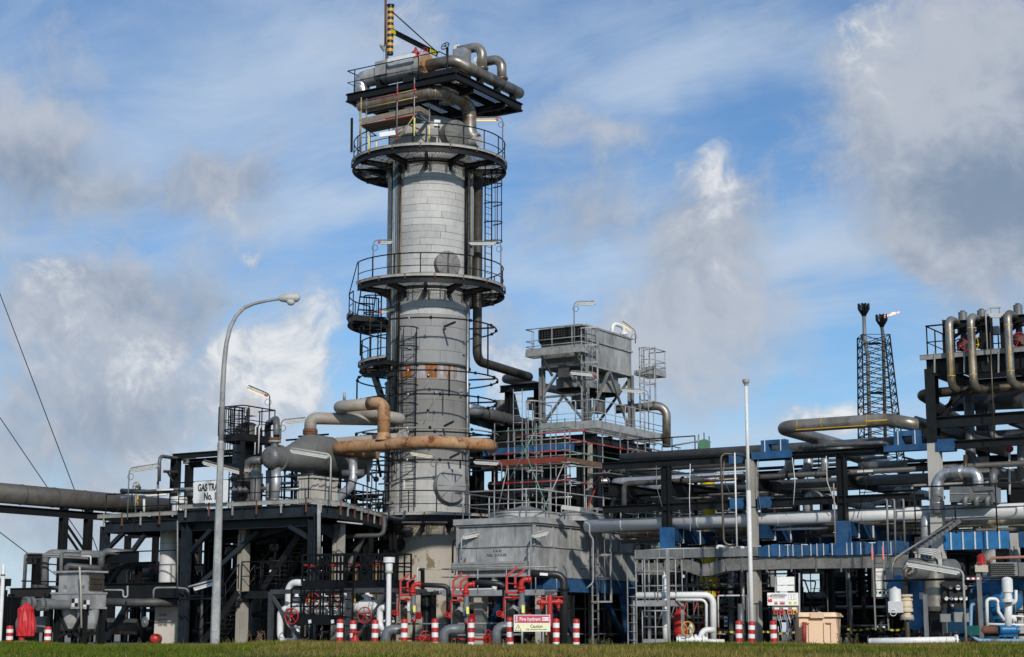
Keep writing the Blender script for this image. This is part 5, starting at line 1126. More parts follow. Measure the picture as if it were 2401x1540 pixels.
MB().bx(*(lambda a, b: (a.x, b.x, yc - .45, yc - .2, b.z, a.z))(hs(1530, 1020, .2), hs(1595, 1165, .2))).build('gear_box', WHITE, t)
for (x, y, r, o) in ((1352, 990, .27, -.2), (1568, 985, .27, -.05), (1142, 1140, .27, -.95), (1860, 1130, .27, -.3)):
    c = hs(x, y, o); handwheel(t, c, -WY + UX * .12, r, RED, t=.02); MB().cyl(c, c + WY * .5, .03, 8).build('stem', WHITE, t)
for (x, y) in ((1322, 645), (1558, 645), (1770, 633), (1978, 632)):
    c = hs(x, y, .95); handwheel(t, c, UZ + WY * .1, .23, RED, t=.02); MB().cyl(V((c.x, c.y, zc_)), c, .03, 8).build('extension_stem', YELLOWD, t)
def gp2(lab, pts, r, m_=WHITE, off=0, **k): return pipe(lab, [hs(x, y, off + (z[0] if z else 0)) for x, y, *z in pts], r, m_, **k)
gp2('white U pipe dropping at the left end of the valve skid', [(1110, 1068), (1033, 1080), (1030, 1385), (1195, 1388), (1195, 1240)], .115, off=.1, n=16, bend=.28)
gp2('white pipe bending down from the upper walkway, left', [(1260, 810), (1112, 812), (1110, 1200), (1190, 1270)], .12, off=.7, n=16, bend=.32)
gp2('white pipe bending down at the right end of the valve skid', [(2075, 1055), (2010, 1062), (2012, 1245), (2080, 1285)], .115, off=.0, n=16, bend=.28)
t = thing('vent_stack', 'white flanged vent pipe with a trumpet top right of the skid', 'vent', hs(2092, 1420, -.3)); p = hs(2092, 1270, -.3); q = hs(2094, 562, -.3)
MB().lathe(V((p.x, p.y, 0)), UZ, [(.085, 0), (.085, q.z - .52), (.12, q.z - .44), (.13, q.z - .2), (.2, q.z - .18), (.2, q.z - .1), (.2, q.z - .08), (.2, q.z), (0, q.z)], 18).build('stack', WHITE, t); MB().flange(V((p.x, p.y, q.z - .5)), UZ, .14, .05, 16, 8).build('flange', BEIGEPIPE, t)
clutter('small white and grey lines inside the valve skid', 'small pipes inside the valve skid', 14, (X0 + .3, X1 - .6), (SW + .8, SW + 2), (.3, 1.6), [WHITE, GREYPIPE, GREYDK], [.03, .05])
# ================================================================== NGL COOLER
vw('L4')
NC = G(1345, 405, 63.6); cx1, cy0, zt_ = NC.x, NC.y, NC.z
cx0 = Zp(735, 432, zt_).x; cy1 = Zp(2200, 492, zt_).y
zmid = H(1345, 597, cy0).z; zlow = H(1345, 800, cy0).z; zlow2 = K(1900, 885, cx1 + .1).z
ck = thing('ngl_cooler', 'big galvanised NGL cooler box stencilled on its front, raised on legs', 'cooler', ((cx0 + cx1) / 2, (cy0 + cy1) / 2, zlow))
nu, nw = 4, 6
def panels(x0, x1, y0, y1, z0, z1, tag_):
    for i in range(nu):
        a_, b_ = x0 + (x1 - x0) * i / nu, x0 + (x1 - x0) * (i + 1) / nu; MB().bx(a_ + .008, b_ - .008, y0, y0 + .02, z0, z1).build('panel', GALVP, ck)
        MB().bx(a_ + .008, b_ - .008, y1 - .02, y1, z0, z1).build('panel', GALVP, ck)
    for i in range(nw):
        a_, b_ = y0 + (y1 - y0) * i / nw, y0 + (y1 - y0) * (i + 1) / nw; MB().bx(x1 - .02, x1, a_ + .028, b_ - .008, z0, z1).build('panel', GALVP, ck)
        MB().bx(x1 + .002, x1 + .06, b_ - .03, b_ + .02, z0, z1).build('stiffener', GALV, ck)
    for i in range(1, nu): a_ = x0 + (x1 - x0) * i / nu; MB().bx(a_ - .02, a_ + .02, y0 - .05, y0 - .002, z0, z1).build('stiffener', GALV, ck) if tag_ else None
panels(cx0, cx1, cy0, cy1, zmid + .03, zt_ - .06, False); panels(cx0 - .02, cx1 + .05, cy0 - .05, cy1 + .05, zlow2, zmid - .03, False)
MB().bx(cx0 + .05, cx1 - .05, cy0 + .05, cy1 - .05, zlow2 + .02, zt_ - .1).build('core', GALVD, ck)
for z, o, h in ((zmid, .1, .05), (zt_ - .03, .09, .06), (zt_ + .12, .16, .22)): MB().bx(cx0 - o, cx1 + o, cy0 - o, cy1 + o, z - h / 2, z + h / 2).build('ledge', GALV, ck)
for x, y in ((cx1 + .02, cy0 - .02), (cx0 - .03, cy0 - .02)): MB().bx(x - .05, x + .05, y - .05, y + .05, zlow, zt_).build('corner_post', GALV, ck)
hx1 = H(1310, 760, cy0).x; MB().bx(cx0 - .15, hx1, cy0 - .22, cy0 - .05, zlow, H(1345, 728, cy0).z).build('header_box', GALV, ck)
zh = (zlow + H(1345, 728, cy0).z) / 2
plug = MB().cyl((0, 0, 0), (0, -.03, 0), .028, 8).mesh('tube_plug', TRAY)
for r in range(3):
    for i in range(32):
        f = (i + .5) / 32
        if .46 < f < .54: continue
        piece('tube_plug', plug, ck, (cx0 - .1 + (hx1 - cx0 + .05) * f, cy0 - .22, zh - .1 + .1 * r))
for f in (.1, .9): MB().bar((cx0 + (cx1 - cx0) * f, cy0 - .03, H(1345, 690, cy0).z), (cx0 + (cx1 - cx0) * f, cy0 - .14, zlow + .3), .05).build('lifting_lug', RUST, ck)
zc_ = H(1035, 645, cy0 - .06).z
lettering(ck, 'E 4142', H(1036, 645, cy0 - .06), UX, .14, INKGREY, .001); lettering(ck, 'NGL COOLER', H(1029, 679, cy0 - .06), UX, .14, INKGREY, .001)
lettering(ck, 'ITEM E 4142', K(1788, 768, cx1 + .056), WY, .085, INKGREY); lettering(ck, 'BUNDLE WEIGHT 7350 KG', K(1795, 797, cx1 + .056), WY, .085, INKGREY)
for c, R_ in ((Zp(1268, 385, zt_ + .23), 1.32), (Zp(1715, 402, zt_ + .23), 1.25)):
    MB().lathe(c, UZ, [(R_, 0), (R_, .22), (R_ + .04, .22), (R_ + .04, .27), (R_ - .02, .27)], 40).build('fan_ring', GALVP, ck)
    MB().lathe(c + UZ * .26, UZ, [(R_, 0), (R_ * .55, .14), (.25, .26), (.2, .3), (0, .3)], 40, smooth=True).build('fan_guard', GALVD, ck)
railing(ck, [(cx1 + .12, cy1, zt_ + .2), (cx1 + .12, cy0 - .12, zt_ + .2), (cx0 - .12, cy0 - .12, zt_ + .2), (cx0 - .12, cy1, zt_ + .2)], h=1.05, sp=1.45, m_=GALV, toe=False, r=.026)
# legs, blue wrapped beam, white nozzle
lg = thing('cooler_supports', 'blue wrapped beams and braces on concrete legs under the NGL cooler', 'support frame', ((cx0 + cx1) / 2, (cy0 + cy1) / 2, 0))
zb = zlow2 - .02; MB().bx(cx1 - .35, cx1 + .02, cy0 + 1.2, cy1 + .1, zb - .5, zb).build('wrapped_beam', BLUE, lg)
MB().bx(cx0, cx1 - .36, cy0 + .9, cy0 + 1.25, zb - .45, zb).build('wrapped_beam', BLUED, lg); MB().bx(cx0, cx1 - .36, cy1 - .4, cy1, zb - .45, zb).build('wrapped_beam', BLUED, lg)
for x, y in ((cx1 - .17, cy1 - .1), (cx1 - .3, cy0 + 1.1), (cx0 + .3, cy0 + 1.1), (cx0 + .3, cy1 - .2)): MB().bx(x - .2, x + .2, y - .2, y + .2, 0, zb - .5).build('concrete_leg', CONCW, lg)
for p, q, m_ in (((cx1 - .15, cy1 - .6, .15), (cx1 - .15, cy1 - 2.6, zb - .5), BLUED), ((cx1 - .1, cy1 - .35, .1), (cx1 - .1, cy1 - 1.0, zb - .5), BLUE), ((cx1 - .12, cy1 - 1.0, zb - .6), (cx1 - .12, cy1 + .2, zb - 1.1), BLUE), ((cx0 + .9, cy0 + 1, .1), (cx0 + 2.6, cy0 + 1, zb - .5), BLUED), ((cx0 + .3, cy0 + 1.3, .1), (cx0 + 1.2, cy0 + 1.3, zb - .5), BLUED), ((cx1 - .5, cy0 + 1.1, .1), (cx1 - .5, cy0 + 3, zb - .5), BLUED), ((cx1 - .2, cy0 + 1.4, zb - .6), (cx1 - .2, cy0 + 3.4, .2), mat('dark_net', (.006, .02, .035), .8))): MB().bar(p, q, .17, .17).build('brace', m_, lg)
t = thing('fan_drain', 'white flanged nozzle and branch hanging under the NGL cooler front', 'pipe', H(1010, 860, cy0)); c = H(1010, 800, cy0 + .2)
MB().lathe(c, -UZ, [(.1, -.1), (.1, .2), (.19, .2), (.19, .27), (.1, .28), (.1, .4), (.2, .4), (.2, .48), (.14, .49), (.1, .62)], 18).build('nozzle', WHITE, t); MB().tube([c - UZ * .6, c - UZ * .78, c - UZ * .8 - UX * 1.9, c - UZ * .82 - UX * 3.6], .1, 14, bend=.2).build('branch', WHITE, t)
for k in (-1, 1): MB().tube([c - UZ * .24, c - UZ * .24 + UX * .3 * k], .035, 8).build('drain_cock', GALV, t); MB().flange(c - UZ * .24 + UX * .3 * k, UX, .09, .04, 10).build('flange', GALV, t)
g = thing('gallery', 'grey galvanised gallery below the NGL cooler front', 'walkway', H(1000, 1000, cy0 - .9)); p, q = H(565, 990, cy0 - .9), H(1430, 985, cy0 - .9)
z_ = p.z; MB().bx(p.x, q.x, p.y, p.y + .03, z_ - .16, z_ + .04).build('edge_channel', GALV, g); MB().bx(p.x, q.x, p.y + .9, p.y + .93, z_ - .16, z_ + .04).build('edge_channel', GALV, g)
a = MB(); x = p.x
while x < q.x: a.bx(x, x + .012, p.y + .03, p.y + .9, z_ - .03, z_); x += .07
a.build('grating', GALVD, g, kind='stuff'); railing(g, [(p.x, p.y + .9, z_), (p.x, p.y, z_), (q.x, p.y, z_), (q.x, p.y + .9, z_)], h=.85, sp=1.2, m_=GALV, toe=False, r=.022)
for x in (p.x + .3, q.x - .3): MB().bar((x, p.y + .45, 0), (x, p.y + .45, z_ - .16), .12).build('leg', STEEL, g)
ladder('galvanised caged ladder on the right flank of the NGL cooler', K(1868, 1420, cx1 + .35) * 1 - UZ * .2, K(1868, 240, cx1 + .35).z - .05, UX, .45, (K(1868, 1045, cx1 + .35).z, K(1868, 240, cx1 + .35).z - .1), m_=GALV)
gp('square galvanised conduit running down the right flank of the cooler', [(1770, 400), (1815, 415), (1815, 500), (1845, 545), (1845, 910), (1790, 960)], .035, GALV, dep_ if False else 62.6, n=6, bend=.2)
vw('L4')
tubelight('tube light on a grey post at the left edge of the NGL cooler front', H(730, 720, cy0 - .35), H(730, 512, cy0 - .35).z - H(730, 720, cy0 - .35).z, RIGHT + UZ * .22, L=.55, red=False, reach=.62, polem=GALV, r=.03)
tubelight('tube light with red end on the post at the front corner of the NGL cooler', H(1320, 1000, cy0 - .4), H(1320, 500, cy0 - .4).z - H(1320, 1000, cy0 - .4).z, RIGHT + UZ * .25, L=.55, red=False, reach=.62, polem=GALV, r=.03)
o = MB(); o.bar(G(1580, 272, 64), G(1735, 292, 64), .14, .16); o = o.build('luminaire', LAMPGREY); tag(o, 'loose white tube fitting above the right flank of the NGL cooler', 'lamp')
# ================================================================== DELUGE VALVE SETS, HYDRANT, SIGN
HD = 59.6
def dset(i, xk, yk, s, nm):
    D = HD - i * .9
    def g(x, y, o=0): return G(xk + (x - 318) * s, yk + (y - 1000) * s, D + o)
    def L(n): return rr(n * s, D)
    t = thing('deluge_valve', '%s deluge valve set with red bent brackets on a grey riser' % nm, 'valve', g(318, 1220), 'deluge valve sets')
    for (pts, o) in (([(217, 1022), (217, 897), (276, 852), (284, 832)], -.12), ([(277, 985), (277, 907), (335, 866), (340, 845)], .18)):
        for p, q in zip(pts, pts[1:]): MB().bar(g(*p, o), g(*q, o), L(16), .13, up=FWD).build('bracket', RED, t)
    MB().bar(g(215, 1018, -.1), g(300, 1018, .1), .1, L(16)).build('bracket_base', RED, t); MB().bar(g(215, 950, -.1), g(290, 955, .1), .04, L(8)).build('bracket_tie', RED, t)
    MB().tube([g(318, 1030), g(318, 925), g(392, 925)], L(19), 16, bend=L(34), seg=7).build('elbow', RED, t)
    MB().flange(g(380, 926), RIGHT, L(28), L(12), 18, 8).build('flange', RED, t); MB().flange(g(318, 985), UZ, L(30), L(14), 18, 8).build('flange', RED, t); MB().flange(g(318, 1010), UZ, L(27), L(10), 18, 8).build('flange', RED, t)
    MB().lathe(g(322, 1185), UZ, [(L(18), -L(60)), (L(18), 0), (L(27), L(8)), (L(27), L(95)), (L(22), L(100)), (L(22), L(160)), (L(24), L(172))], 20).build('riser', MIDPIPE if False else mat('blue_grey_paint', (.14, .155, .165), .4, .1, var=.12), t)
    MB().tube([g(300, 1055), g(200, 1052), g(196, 1195)], L(7.5), 8, bend=L(12)).build('trim_pipe', RED, t); MB().box(g(272, 1052, -.15), L(24), .06, L(26)).build('trim_valve', RED, t)
    handwheel(t, g(163, 1165, -.15), -FWD + RIGHT * .5, L(20), RED, t=.014); MB().lathe(g(190, 1195), UZ, [(L(13), 0), (L(13), L(20)), (L(9), L(30)), (L(14), L(34)), (L(14), L(44)), (0, L(46))], 12).build('drain_valve', RED, t)
    MB().bar(g(333, 1105, -.36), g(333, 1160, -.36), L(20), .01, up=FWD).build('warning_label', mat('label_yellow', (.75, .72, .12), .5), t)
    MB().bar(g(245, 1060, .25), g(245, 1230, .25), L(58), .05, up=FWD).build('panel', BLACK, t)
    for k in range(3): MB().tube([g(225 + 12 * k, 1140 - 14 * k, -.05), g(262, 1120 - 8 * k, -.25), g(300, 1150 - 12 * k, -.2)], .009, 5, bend=.08).build('cable', WHITEC, t)
    MB().tube([g(205, 1240, .1), g(205, 1000, .1)], L(5), 6).build('support_post', GALV, t)
    MB().box(g(368, 1190, .3), L(30), .2, L(60)).build('solenoid_box', REDD, t)
    MB().tube([g(330, 1230, -.2), g(330, 1300, -.2), g(322, 1440, -.2)], L(12), 8, bend=.1).build('flexible_hose', BLACK, t); MB().lathe(g(330, 1245, -.2), UZ, [(L(16), 0), (L(20), L(12)), (L(16), L(26))], 12).build('hose_gland', REDD, t)
    return t
dset(0, 318, 1000, 1.0, 'first and smallest'); dset(1, 768, 1005, 1.06, 'second, middle'); dset(2, 1236, 975, 1.2, 'third and largest')
DKP = mat('black_grey_pipe', (.022, .023, .024), .45, .1, var=.2)
gp('dark outlet pipe arching from the first deluge valve to the ground', [(395, 930, 59.6), (622, 940, 59.6), (622, 1420, 59.8)], .085, DKP, n=14, bend=.2)
gp('dark outlet pipe arching from the second deluge valve to the ground', [(850, 905, 58.7), (1100, 925, 58.7), (1100, 1240, 59)], .1, DKP, n=14, bend=.25)
t = pipe('thick dark outlet pipe arching from the third deluge valve to the ground', [G(1315, 832, 57.8), G(1598, 846, 57.8), G(1598, 1420, 57.8)], .125, DKP, n=16, bend=.3, flanges=[(G(1598, 968, 57.8), UZ)], flm=BLACK)
MB().bar(G(1395, 838, 57.6), G(1462, 842, 57.6), .01, .085).build('pipe_label', WHITEC, t)
BG = MATS['blue_grey_paint']
for i, (x, x2, y, d) in enumerate(((90, 275, 1308, 58.4), (580, 760, 1305, 57.8), (1030, 1150, 1285, 57.4))):
    gp('grey lagged elbow pipe rising from the ground before the %s deluge valve' % ORD[i], [(x, 1440, d), (x, y, d), (x2, y, d)], .165, BG, n=18, bend=.33, seams=.2, group='grey elbows before the deluge valves')
# low rails, red wheels
for i, (x, y) in enumerate(((427, 1372), (960, 1363))):
    t = thing('floor_valve', 'low red handwheel valve near the ground, %s of the deluge row' % ('left', 'middle')[i], 'valve', G(x, 1420, 58.6)); handwheel(t, G(x, y, 58.2), -FWD + RIGHT * (.15 if i == 0 else 1.2), .2, RED, t=.02); MB().tube([G(x, y, 58.2), G(x + 5, y, 58.8)], .03, 8).build('stem', REDD, t); MB().box(G(x, 1400, 58.9), .25, .25, .3).build('body', REDD, t)
gp('long thin grey rail pipe low behind the bollards', [(0, 1262, 60.5), (650, 1258, 60.5), (1100, 1255, 60)], .03, GALVD, n=7); gp('red service pipe low behind the bollards', [(200, 1385, 60), (1000, 1392, 60)], .04, REDD, n=8)
gp('thin grey service pipe low behind the deluge valves', [(300, 1360, 60.8), (1250, 1350, 60.2)], .04, GALVD, n=8)
# hydrant
HYD = 57.6
t = thing('fire_hydrant', 'red pillar fire hydrant with two capped outlets behind the caution sign', 'fire hydrant', G(1480, 1415, HYD)); r = rr(24, HYD)
p = G(1480, 1360, HYD); q = G(1480, 1035, HYD); MB().lathe(p, UZ, [(r, -.25), (r, q.z - p.z), (r * .75, q.z - p.z + .05), (r * .3, q.z - p.z + .08), (0, q.z - p.z + .085)], 18, smooth=False).build('pillar', RED, t); MB().cyl(p - UZ * .3, p + UZ * .02, r * 1.5, 14).build('base', RUST, t)
for k, xs_, yo in ((-1, 1410, 1080), (1, 1552, 1075)):
    c = G(xs_, yo, HYD); ou_ = MB().lathe(G(1480, yo, HYD), RIGHT * k, [(.07, 0), (.07, .15), (.1, .16), (.1, .3), (.06, .32)], 14).build('outlet', RED, t); MB().lathe(c, -UZ, [(.09, -.1), (.1, .0), (.06, .1), (.055, .2), (.02, .22), (.015, .28)], 12).build('cap', RED, ou_)
    MB().ball(c + RIGHT * k * .09, .085, 10, 6).build('outlet_body', RED, t); w = c + UZ * .17; MB().bar(w - RIGHT * .16, w + RIGHT * .16, .03).build('cross_handle', RED, t); MB().bar(w - FWD * .16, w + FWD * .16, .03).build('cross_handle', RED, t); MB().cyl(c, w, .03, 8).build('spindle', RED, t)
# sign
SD = 56.2
t = thing('hydrant_sign', 'red and pale yellow fire hydrant caution board on two grey posts', 'sign', G(1330, 1410, SD))
def sg(x, y, o=0): return G(x, y, SD) - FWD * o
def plate(par, nm, x0, y0, x1, y1, m_, o, th=.01): a_, b_ = sg(x0, y0, o), sg(x1, y1, o); return MB().bar((a_ + V((0, 0, 0))).lerp(V((a_.x, a_.y, b_.z)), .5), V((b_.x, b_.y, (a_.z + b_.z) / 2)), th, abs(a_.z - b_.z)).build(nm, m_, par)
bo_ = plate(t, 'board', 1175, 1183, 1483, 1326, SIGNWHITE, 0, .02); ts_ = t; t = bo_; plate(t, 'red_field', 1182, 1188, 1477, 1251, SIGNRED, .016, .006); plate(t, 'yellow_field', 1182, 1255, 1477, 1322, SIGNYEL, .016, .006); plate(t, 'number_field', 1413, 1203, 1471, 1234, SIGNWHITE, .022, .004)
fs = rr(1, SD)
lettering(t, 'Fire hydrant', sg(1312, 1220, .022), RIGHT, 42 * fs, SIGNWHITE, .0025, xs=.86); lettering(t, 'NO: 119', sg(1442, 1219, .028), RIGHT, 19 * fs, SIGNRED, .001)
lettering(t, 'Caution', sg(1366, 1281, .022), RIGHT, 36 * fs, INK, .002, xs=.9); lettering(t, 'High pressure fire main', sg(1364, 1306, .022), RIGHT, 20 * fs, INK, .0008, xs=.93)
c0, c1, c2_ = sg(1185, 1319, .022), sg(1238, 1319, .022), sg(1211, 1266, .022)
for p, q in ((c0, c1), (c1, c2_), (c2_, c0)): MB().bar(p, q, .004, .014).build('warning_triangle', INK, t)
MB().bar(sg(1211, 1284, .022), sg(1211, 1304, .022), .016, .004, up=FWD).build('exclamation_mark', INK, t); MB().bar(sg(1211, 1309, .022), sg(1211, 1314, .022), .016, .004, up=FWD).build('exclamation_mark', INK, t)
for i, yy in enumerate((1197, 1208, 1219, 1230, 1241)):
    MB().prism([sg(1186, yy, .022), sg(1198, yy - 6, .022), sg(1208, yy - 4, .022), sg(1200, yy + 2, .022)], -FWD * .003).build('flame_symbol', SIGNWHITE, t)
t = ts_
for x in (1245, 1423): p = sg(x, 1330, -.03); MB().tube([V((p.x, p.y, 0)), p + UZ * .3], .035, 8).build('post', GALV, t)
# bollards
vw('F')
BS = [(24, 1466, 57, 'in front of the red tarpaulin'), (113, 1468, 57, 'right of the red tarpaulin'), (797, 1450, 58.3, 'under the skid ladder'), (828, 1453, 59, 'under the skid, behind a red valve'), (879, 1452, 58, 'under the right brace of the skid'), (948, 1450, 57.6, 'before the first deluge valve'), (1020, 1449, 57.4, 'between the first and second deluge valves'), (1104, 1449, 57.2, 'before the second deluge valve'), (1196, 1446, 56.6, 'at the left edge of the hydrant sign'), (1303, 1449, 57, 'at the right edge of the hydrant sign'), (1350, 1450, 57.2, 'before the cooler ladder'), (1731, 1454, 57.4, 'left of the tall white pole'), (1760, 1456, 57, 'at the foot of the tall white pole'), (1813, 1454, 57, 'left of the peach bin')]
def bollard(px_, py_, d, lab):
    tpz = G(px_, py_, d); b = V((tpz.x, tpz.y, 0)); hgt = tpz.z; r = .112
    t = thing('bollard', 'red and white striped bollard ' + lab, 'bollard', b, 'striped bollards along the bank'); n = 6; bh = hgt / n
    for i in range(n):
        m_ = RED if i % 2 else WHITEC
        if i == n - 1: MB().lathe(b + UZ * bh * i, UZ, [(r, 0), (r, bh * .55), (r * .9, bh * .8), (r * .5, bh * .96), (0, bh)], 18, smooth=True).build('cap_band', RED, t)
        else: MB().lathe(b + UZ * bh * i, UZ, [(r, 0), (r, bh)], 18).build('band', m_, t)
for bsp in BS: bollard(*bsp)
for o in bpy.data.objects:
    if o.name.startswith('bollard'): o.rotation_euler = (rs.uniform(-.025, .025), rs.uniform(-.025, .025), 0)
t = thing('floor_valve', 'small red hydrant valve beside the bollard under the skid', 'valve', G(828, 1500, 57.6)); p = G(832, 1488, 57.6); MB().lathe(V((p.x, p.y, .05)), UZ, [(.12, 0), (.14, .15), (.08, .3), (.08, .4)], 12).build('body', RED, t); handwheel(t, V((p.x, p.y, .48)), UZ, .2, RED, t=.02)
# weeds on the bank edge
def weed(px_, d, h, n, seed):
    r = random.Random(seed); p = G(px_, 1500, d); p.z = gz(d); a = MB()
    for i in range(n):
        q = p + RIGHT * r.uniform(-.35, .35) + FWD * r.uniform(-.2, .2); tip = q + RIGHT * r.uniform(-.2, .2) + UZ * h * r.uniform(.5, 1); a.tube([q, q.lerp(tip, .5) + RIGHT * .03, tip], [.007, .005, .003], 4)
        for k in range(5):
            c = q.lerp(tip, .35 + .13 * k); e = c + RIGHT * r.uniform(-.07, .07) + FWD * r.uniform(-.05, .05) + UZ * .05; a.face([len(a.v), len(a.v) + 1, len(a.v) + 2]); a.v += [c, e, c + UZ * .03]
    return a
for i, (px_, d, h, n, l) in enumerate(((595, 52.5, .55, 16, 'green weed clump on the bank right of the lamp post'), (545, 52.6, .3, 12, 'low weed clump by the lamp post footing'), (345, 52.4, .3, 14, 'dry weed clump on the bank by the plinth'), (700, 52.5, .3, 12, 'dry weed clump on the bank before the skid'), (1255, 52.3, .35, 16, 'dry weed clump under the hydrant sign'), (1400, 52.4, .28, 14, 'dry weed clump right of the hydrant sign'), (1165, 52.4, .28, 12, 'low weed clump left of the hydrant sign'), (1985, 52.5, .45, 18, 'purplish weed clump right of the peach bin'), (2090, 52.4, .4, 14, 'tall weed clump before the compressor panel'), (2240, 52.5, .5, 16, 'weed clump by the pale blue hose'), (1850, 52.5, .25, 12, 'low weed clump before the peach bin'), (2330, 52.5, .35, 12, 'weed clump at the far right of the bank'))):
    o = weed(px_, d, h, n, i).build('weed_clump', mat('weed_stem', (.085, .08, .03), .9, var=.4) if i % 3 else mat('dry_weed', (.17, .10, .065), .9, var=.4)); tag(o, l, 'weed', 'weeds along the bank edge')
# ================================================================== FAN TOWER (galvanised, centre right)
vw('Z4')
FD = 76.0
nc = G(850, 290, FD); fx1, fy0, fz1 = nc.x, nc.y, nc.z
fx0 = H(508, 310, fy0).x; fy1 = K(1202, 412, fx1).y; fz0 = H(850, 590, fy0).z
ft = thing('air_cooler', 'galvanised air cooler box high on lattice legs right of the column', 'cooler', (fx1, fy0, 0))
n = 3
for i in range(n):
    a_, b_ = fx0 + (fx1 - fx0) * i / n, fx0 + (fx1 - fx0) * (i + 1) / n; MB().bx(a_ + .006, b_ - .006, fy0, fy0 + .03, fz0, fz1 - .6).build('panel', GALVD, ft); MB().bx(a_ + .006, b_ - .006, fy0 - .25, fy0 - .0, fz1 - .62, fz1 - .05).build('header_box', BLACK, ft)
for i in range(4):
    a_, b_ = fy0 + (fy1 - fy0) * i / 4, fy0 + (fy1 - fy0) * (i + 1) / 4; MB().bx(fx1 - .03, fx1, a_ + .006, b_ - .006, fz0, fz1 - .66).build('panel', GALVP, ft); MB().bx(fx1 - .03, fx1 + .02, a_ + .006, b_ - .006, fz1 - .6, fz1).build('panel', GALVP, ft)
MB().bx(fx0 + .02, fx1 - .03, fy0 + .03, fy1 - .02, fz0 + .02, fz1 - .02).build('core', GALVD, ft)
for z in (fz0, fz1 - .63, fz1): MB().bx(fx0 - .05, fx1 + .07, fy0 - .05, fy1 + .05, z - .04, z + .04).build('band', GALV, ft)
plugs = MB()
for r in range(4):
    for i in range(16): x = fx0 + (fx1 - fx0) * (i + .5) / 16; plugs.cyl((x, fy0 - .27, fz1 - .5 + .1 * r), (x, fy0 - .25, fz1 - .5 + .1 * r), .03, 6)
plugs.build('tube_plugs', GREYDK, ft, kind='stuff')
for f in (.3, .76): MB().lathe(((fx0 + fx1) / 2, fy0 + (fy1 - fy0) * f, fz0 - .95), UZ, [(.95, 0), (1.0, .02), (1.0, .5), (.9, .52), (.9, .95)], 28).build('fan_shroud', GALVD, ft); MB().cyl(((fx0 + fx1) / 2, fy0 + (fy1 - fy0) * f, fz0 - 1.8), ((fx0 + fx1) / 2, fy0 + (fy1 - fy0) * f, fz0 - .9), .3, 14).build('motor', GREYDK, ft)
zg = H(850, 1050, fy0).z
for x, y in ((fx0 + .05, fy0), (fx1, fy0), (fx1, fy1 - .1), (fx0 + .05, fy1 - .1)):
    ib(ft, 'leg', (x, y, zg - .8), (x, y, fz0), .24, .22, .025, GALVD, up=UX)
ym = (fy0 + fy1) / 2
for p, q in (((fx1, ym, fz0), (fx1, fy0 + .1, zg)), ((fx1, ym, fz0), (fx1, fy1 - .2, zg)), ((fx0, fy0, zg), ((fx0 + fx1) / 2, fy0, (zg + fz0) / 2)), ((fx1, fy0, zg), ((fx0 + fx1) / 2, fy0, (zg + fz0) / 2)), ((fx0, fy0, (zg + fz0) / 2), ((fx0 + fx1) / 2, fy0, fz0)), ((fx1, fy0, (zg + fz0) / 2 + .1), ((fx0 + fx1) / 2, fy0, fz0)), ((fx0, fy1, zg), (fx1, fy1, fz0)), ((fx0, fy0, (zg + fz0) / 2), (fx1, fy0, (zg + fz0) / 2))): MB().bar(p, q, .1, .1).build('brace', GALVD, ft)
MB().bar(H(640, 645, fy0 - .3), H(725, 645, fy0 - .3), .03, .55).build('inlet_screen', GREYDK, ft)
def galv_plat(lab, x0, x1, y0, y1, z, rails, cat='platform'):
    t = thing('galvanised_platform', lab, cat, (x0, y0, z - .3), 'galvanised platforms of the air cooler')
    for p, q in (((x0, y0), (x1, y0)), ((x1, y0), (x1, y1)), ((x0, y1), (x1, y1)), ((x0, y0), (x0, y1))): MB().bar((*p, z - .09), (*q, z - .09), .05, .22).build('edge_channel', GALV, t)
    a = MB(); n = int((x1 - x0) / .12)
    for i in range(n): x = x0 + .04 + i * .12; a.bx(x, x + .012, y0, y1, z - .03, z)
    a.build('grating', GALVD, t, kind='stuff'); railing(t, [(*r, z) for r in rails], h=1.05, sp=.95, m_=GALV, toe=True, r=.022, mid=(.5, .25)); return t
zp = H(640, 480, fy0 - .9).z; xa = H(400, 485, fy0 - .9).x
galv_plat('upper galvanised walkway in front of the air cooler box', xa, fx1 + .35, fy0 - 1.0, fy0 - .3, zp, [(xa, fy0 - .3), (xa, fy0 - 1.0), (fx1 + .35, fy0 - 1.0), (fx1 + .35, fy0 + .6)])
for x in (xa + .8, fx1): MB().bar((x, fy0 - .95, zp - .2), (x, fy0, zp - 1.0), .09).build('knee', GALVD, ft)
zq = K(860, 1035, fx1 + 1.0).z
galv_plat('long lower galvanised gallery under the air cooler', fx1 + .1, fx1 + 1.15, fy0 - 1.1, fy1 + .9, zq, [(fx1 + .1, fy0 - 1.1), (fx1 + 1.15, fy0 - 1.1), (fx1 + 1.15, fy1 + .9)])
galv_plat('lower front galvanised gallery beside the caged ladder', fx0 + .6, fx1 + .08, fy0 - 1.1, fy0 - .1, zq + .02, [(fx0 + .6, fy0 - .1), (fx0 + .6, fy0 - 1.1), (fx1 + .08, fy0 - 1.1)])
ladder('galvanised caged ladder on the near corner of the air cooler', (fx1 + .2, fy0 - .5, zq), zp - zq + .9, UX, .45, (2.0, zp - zq + .9), m_=GALV)
ladder('galvanised caged ladder below the lower gallery of the air cooler', (fx0 + .55, fy0 - 1.3, zq - 3.2), 4.3, -WY, .45, (1.2, 4.3), m_=GALV)
zr = K(1330, 655, fx1 + .4).z; galv_plat('small galvanised ladder balcony at the far end of the air cooler', fx1 + .1, fx1 + 1.0, fy1 + .1, fy1 + 1.6, zr, [(fx1 + .1, fy1 + 1.6), (fx1 + 1.0, fy1 + 1.6), (fx1 + 1.0, fy1 + .1), (fx1 + .5, fy1 + .1)])
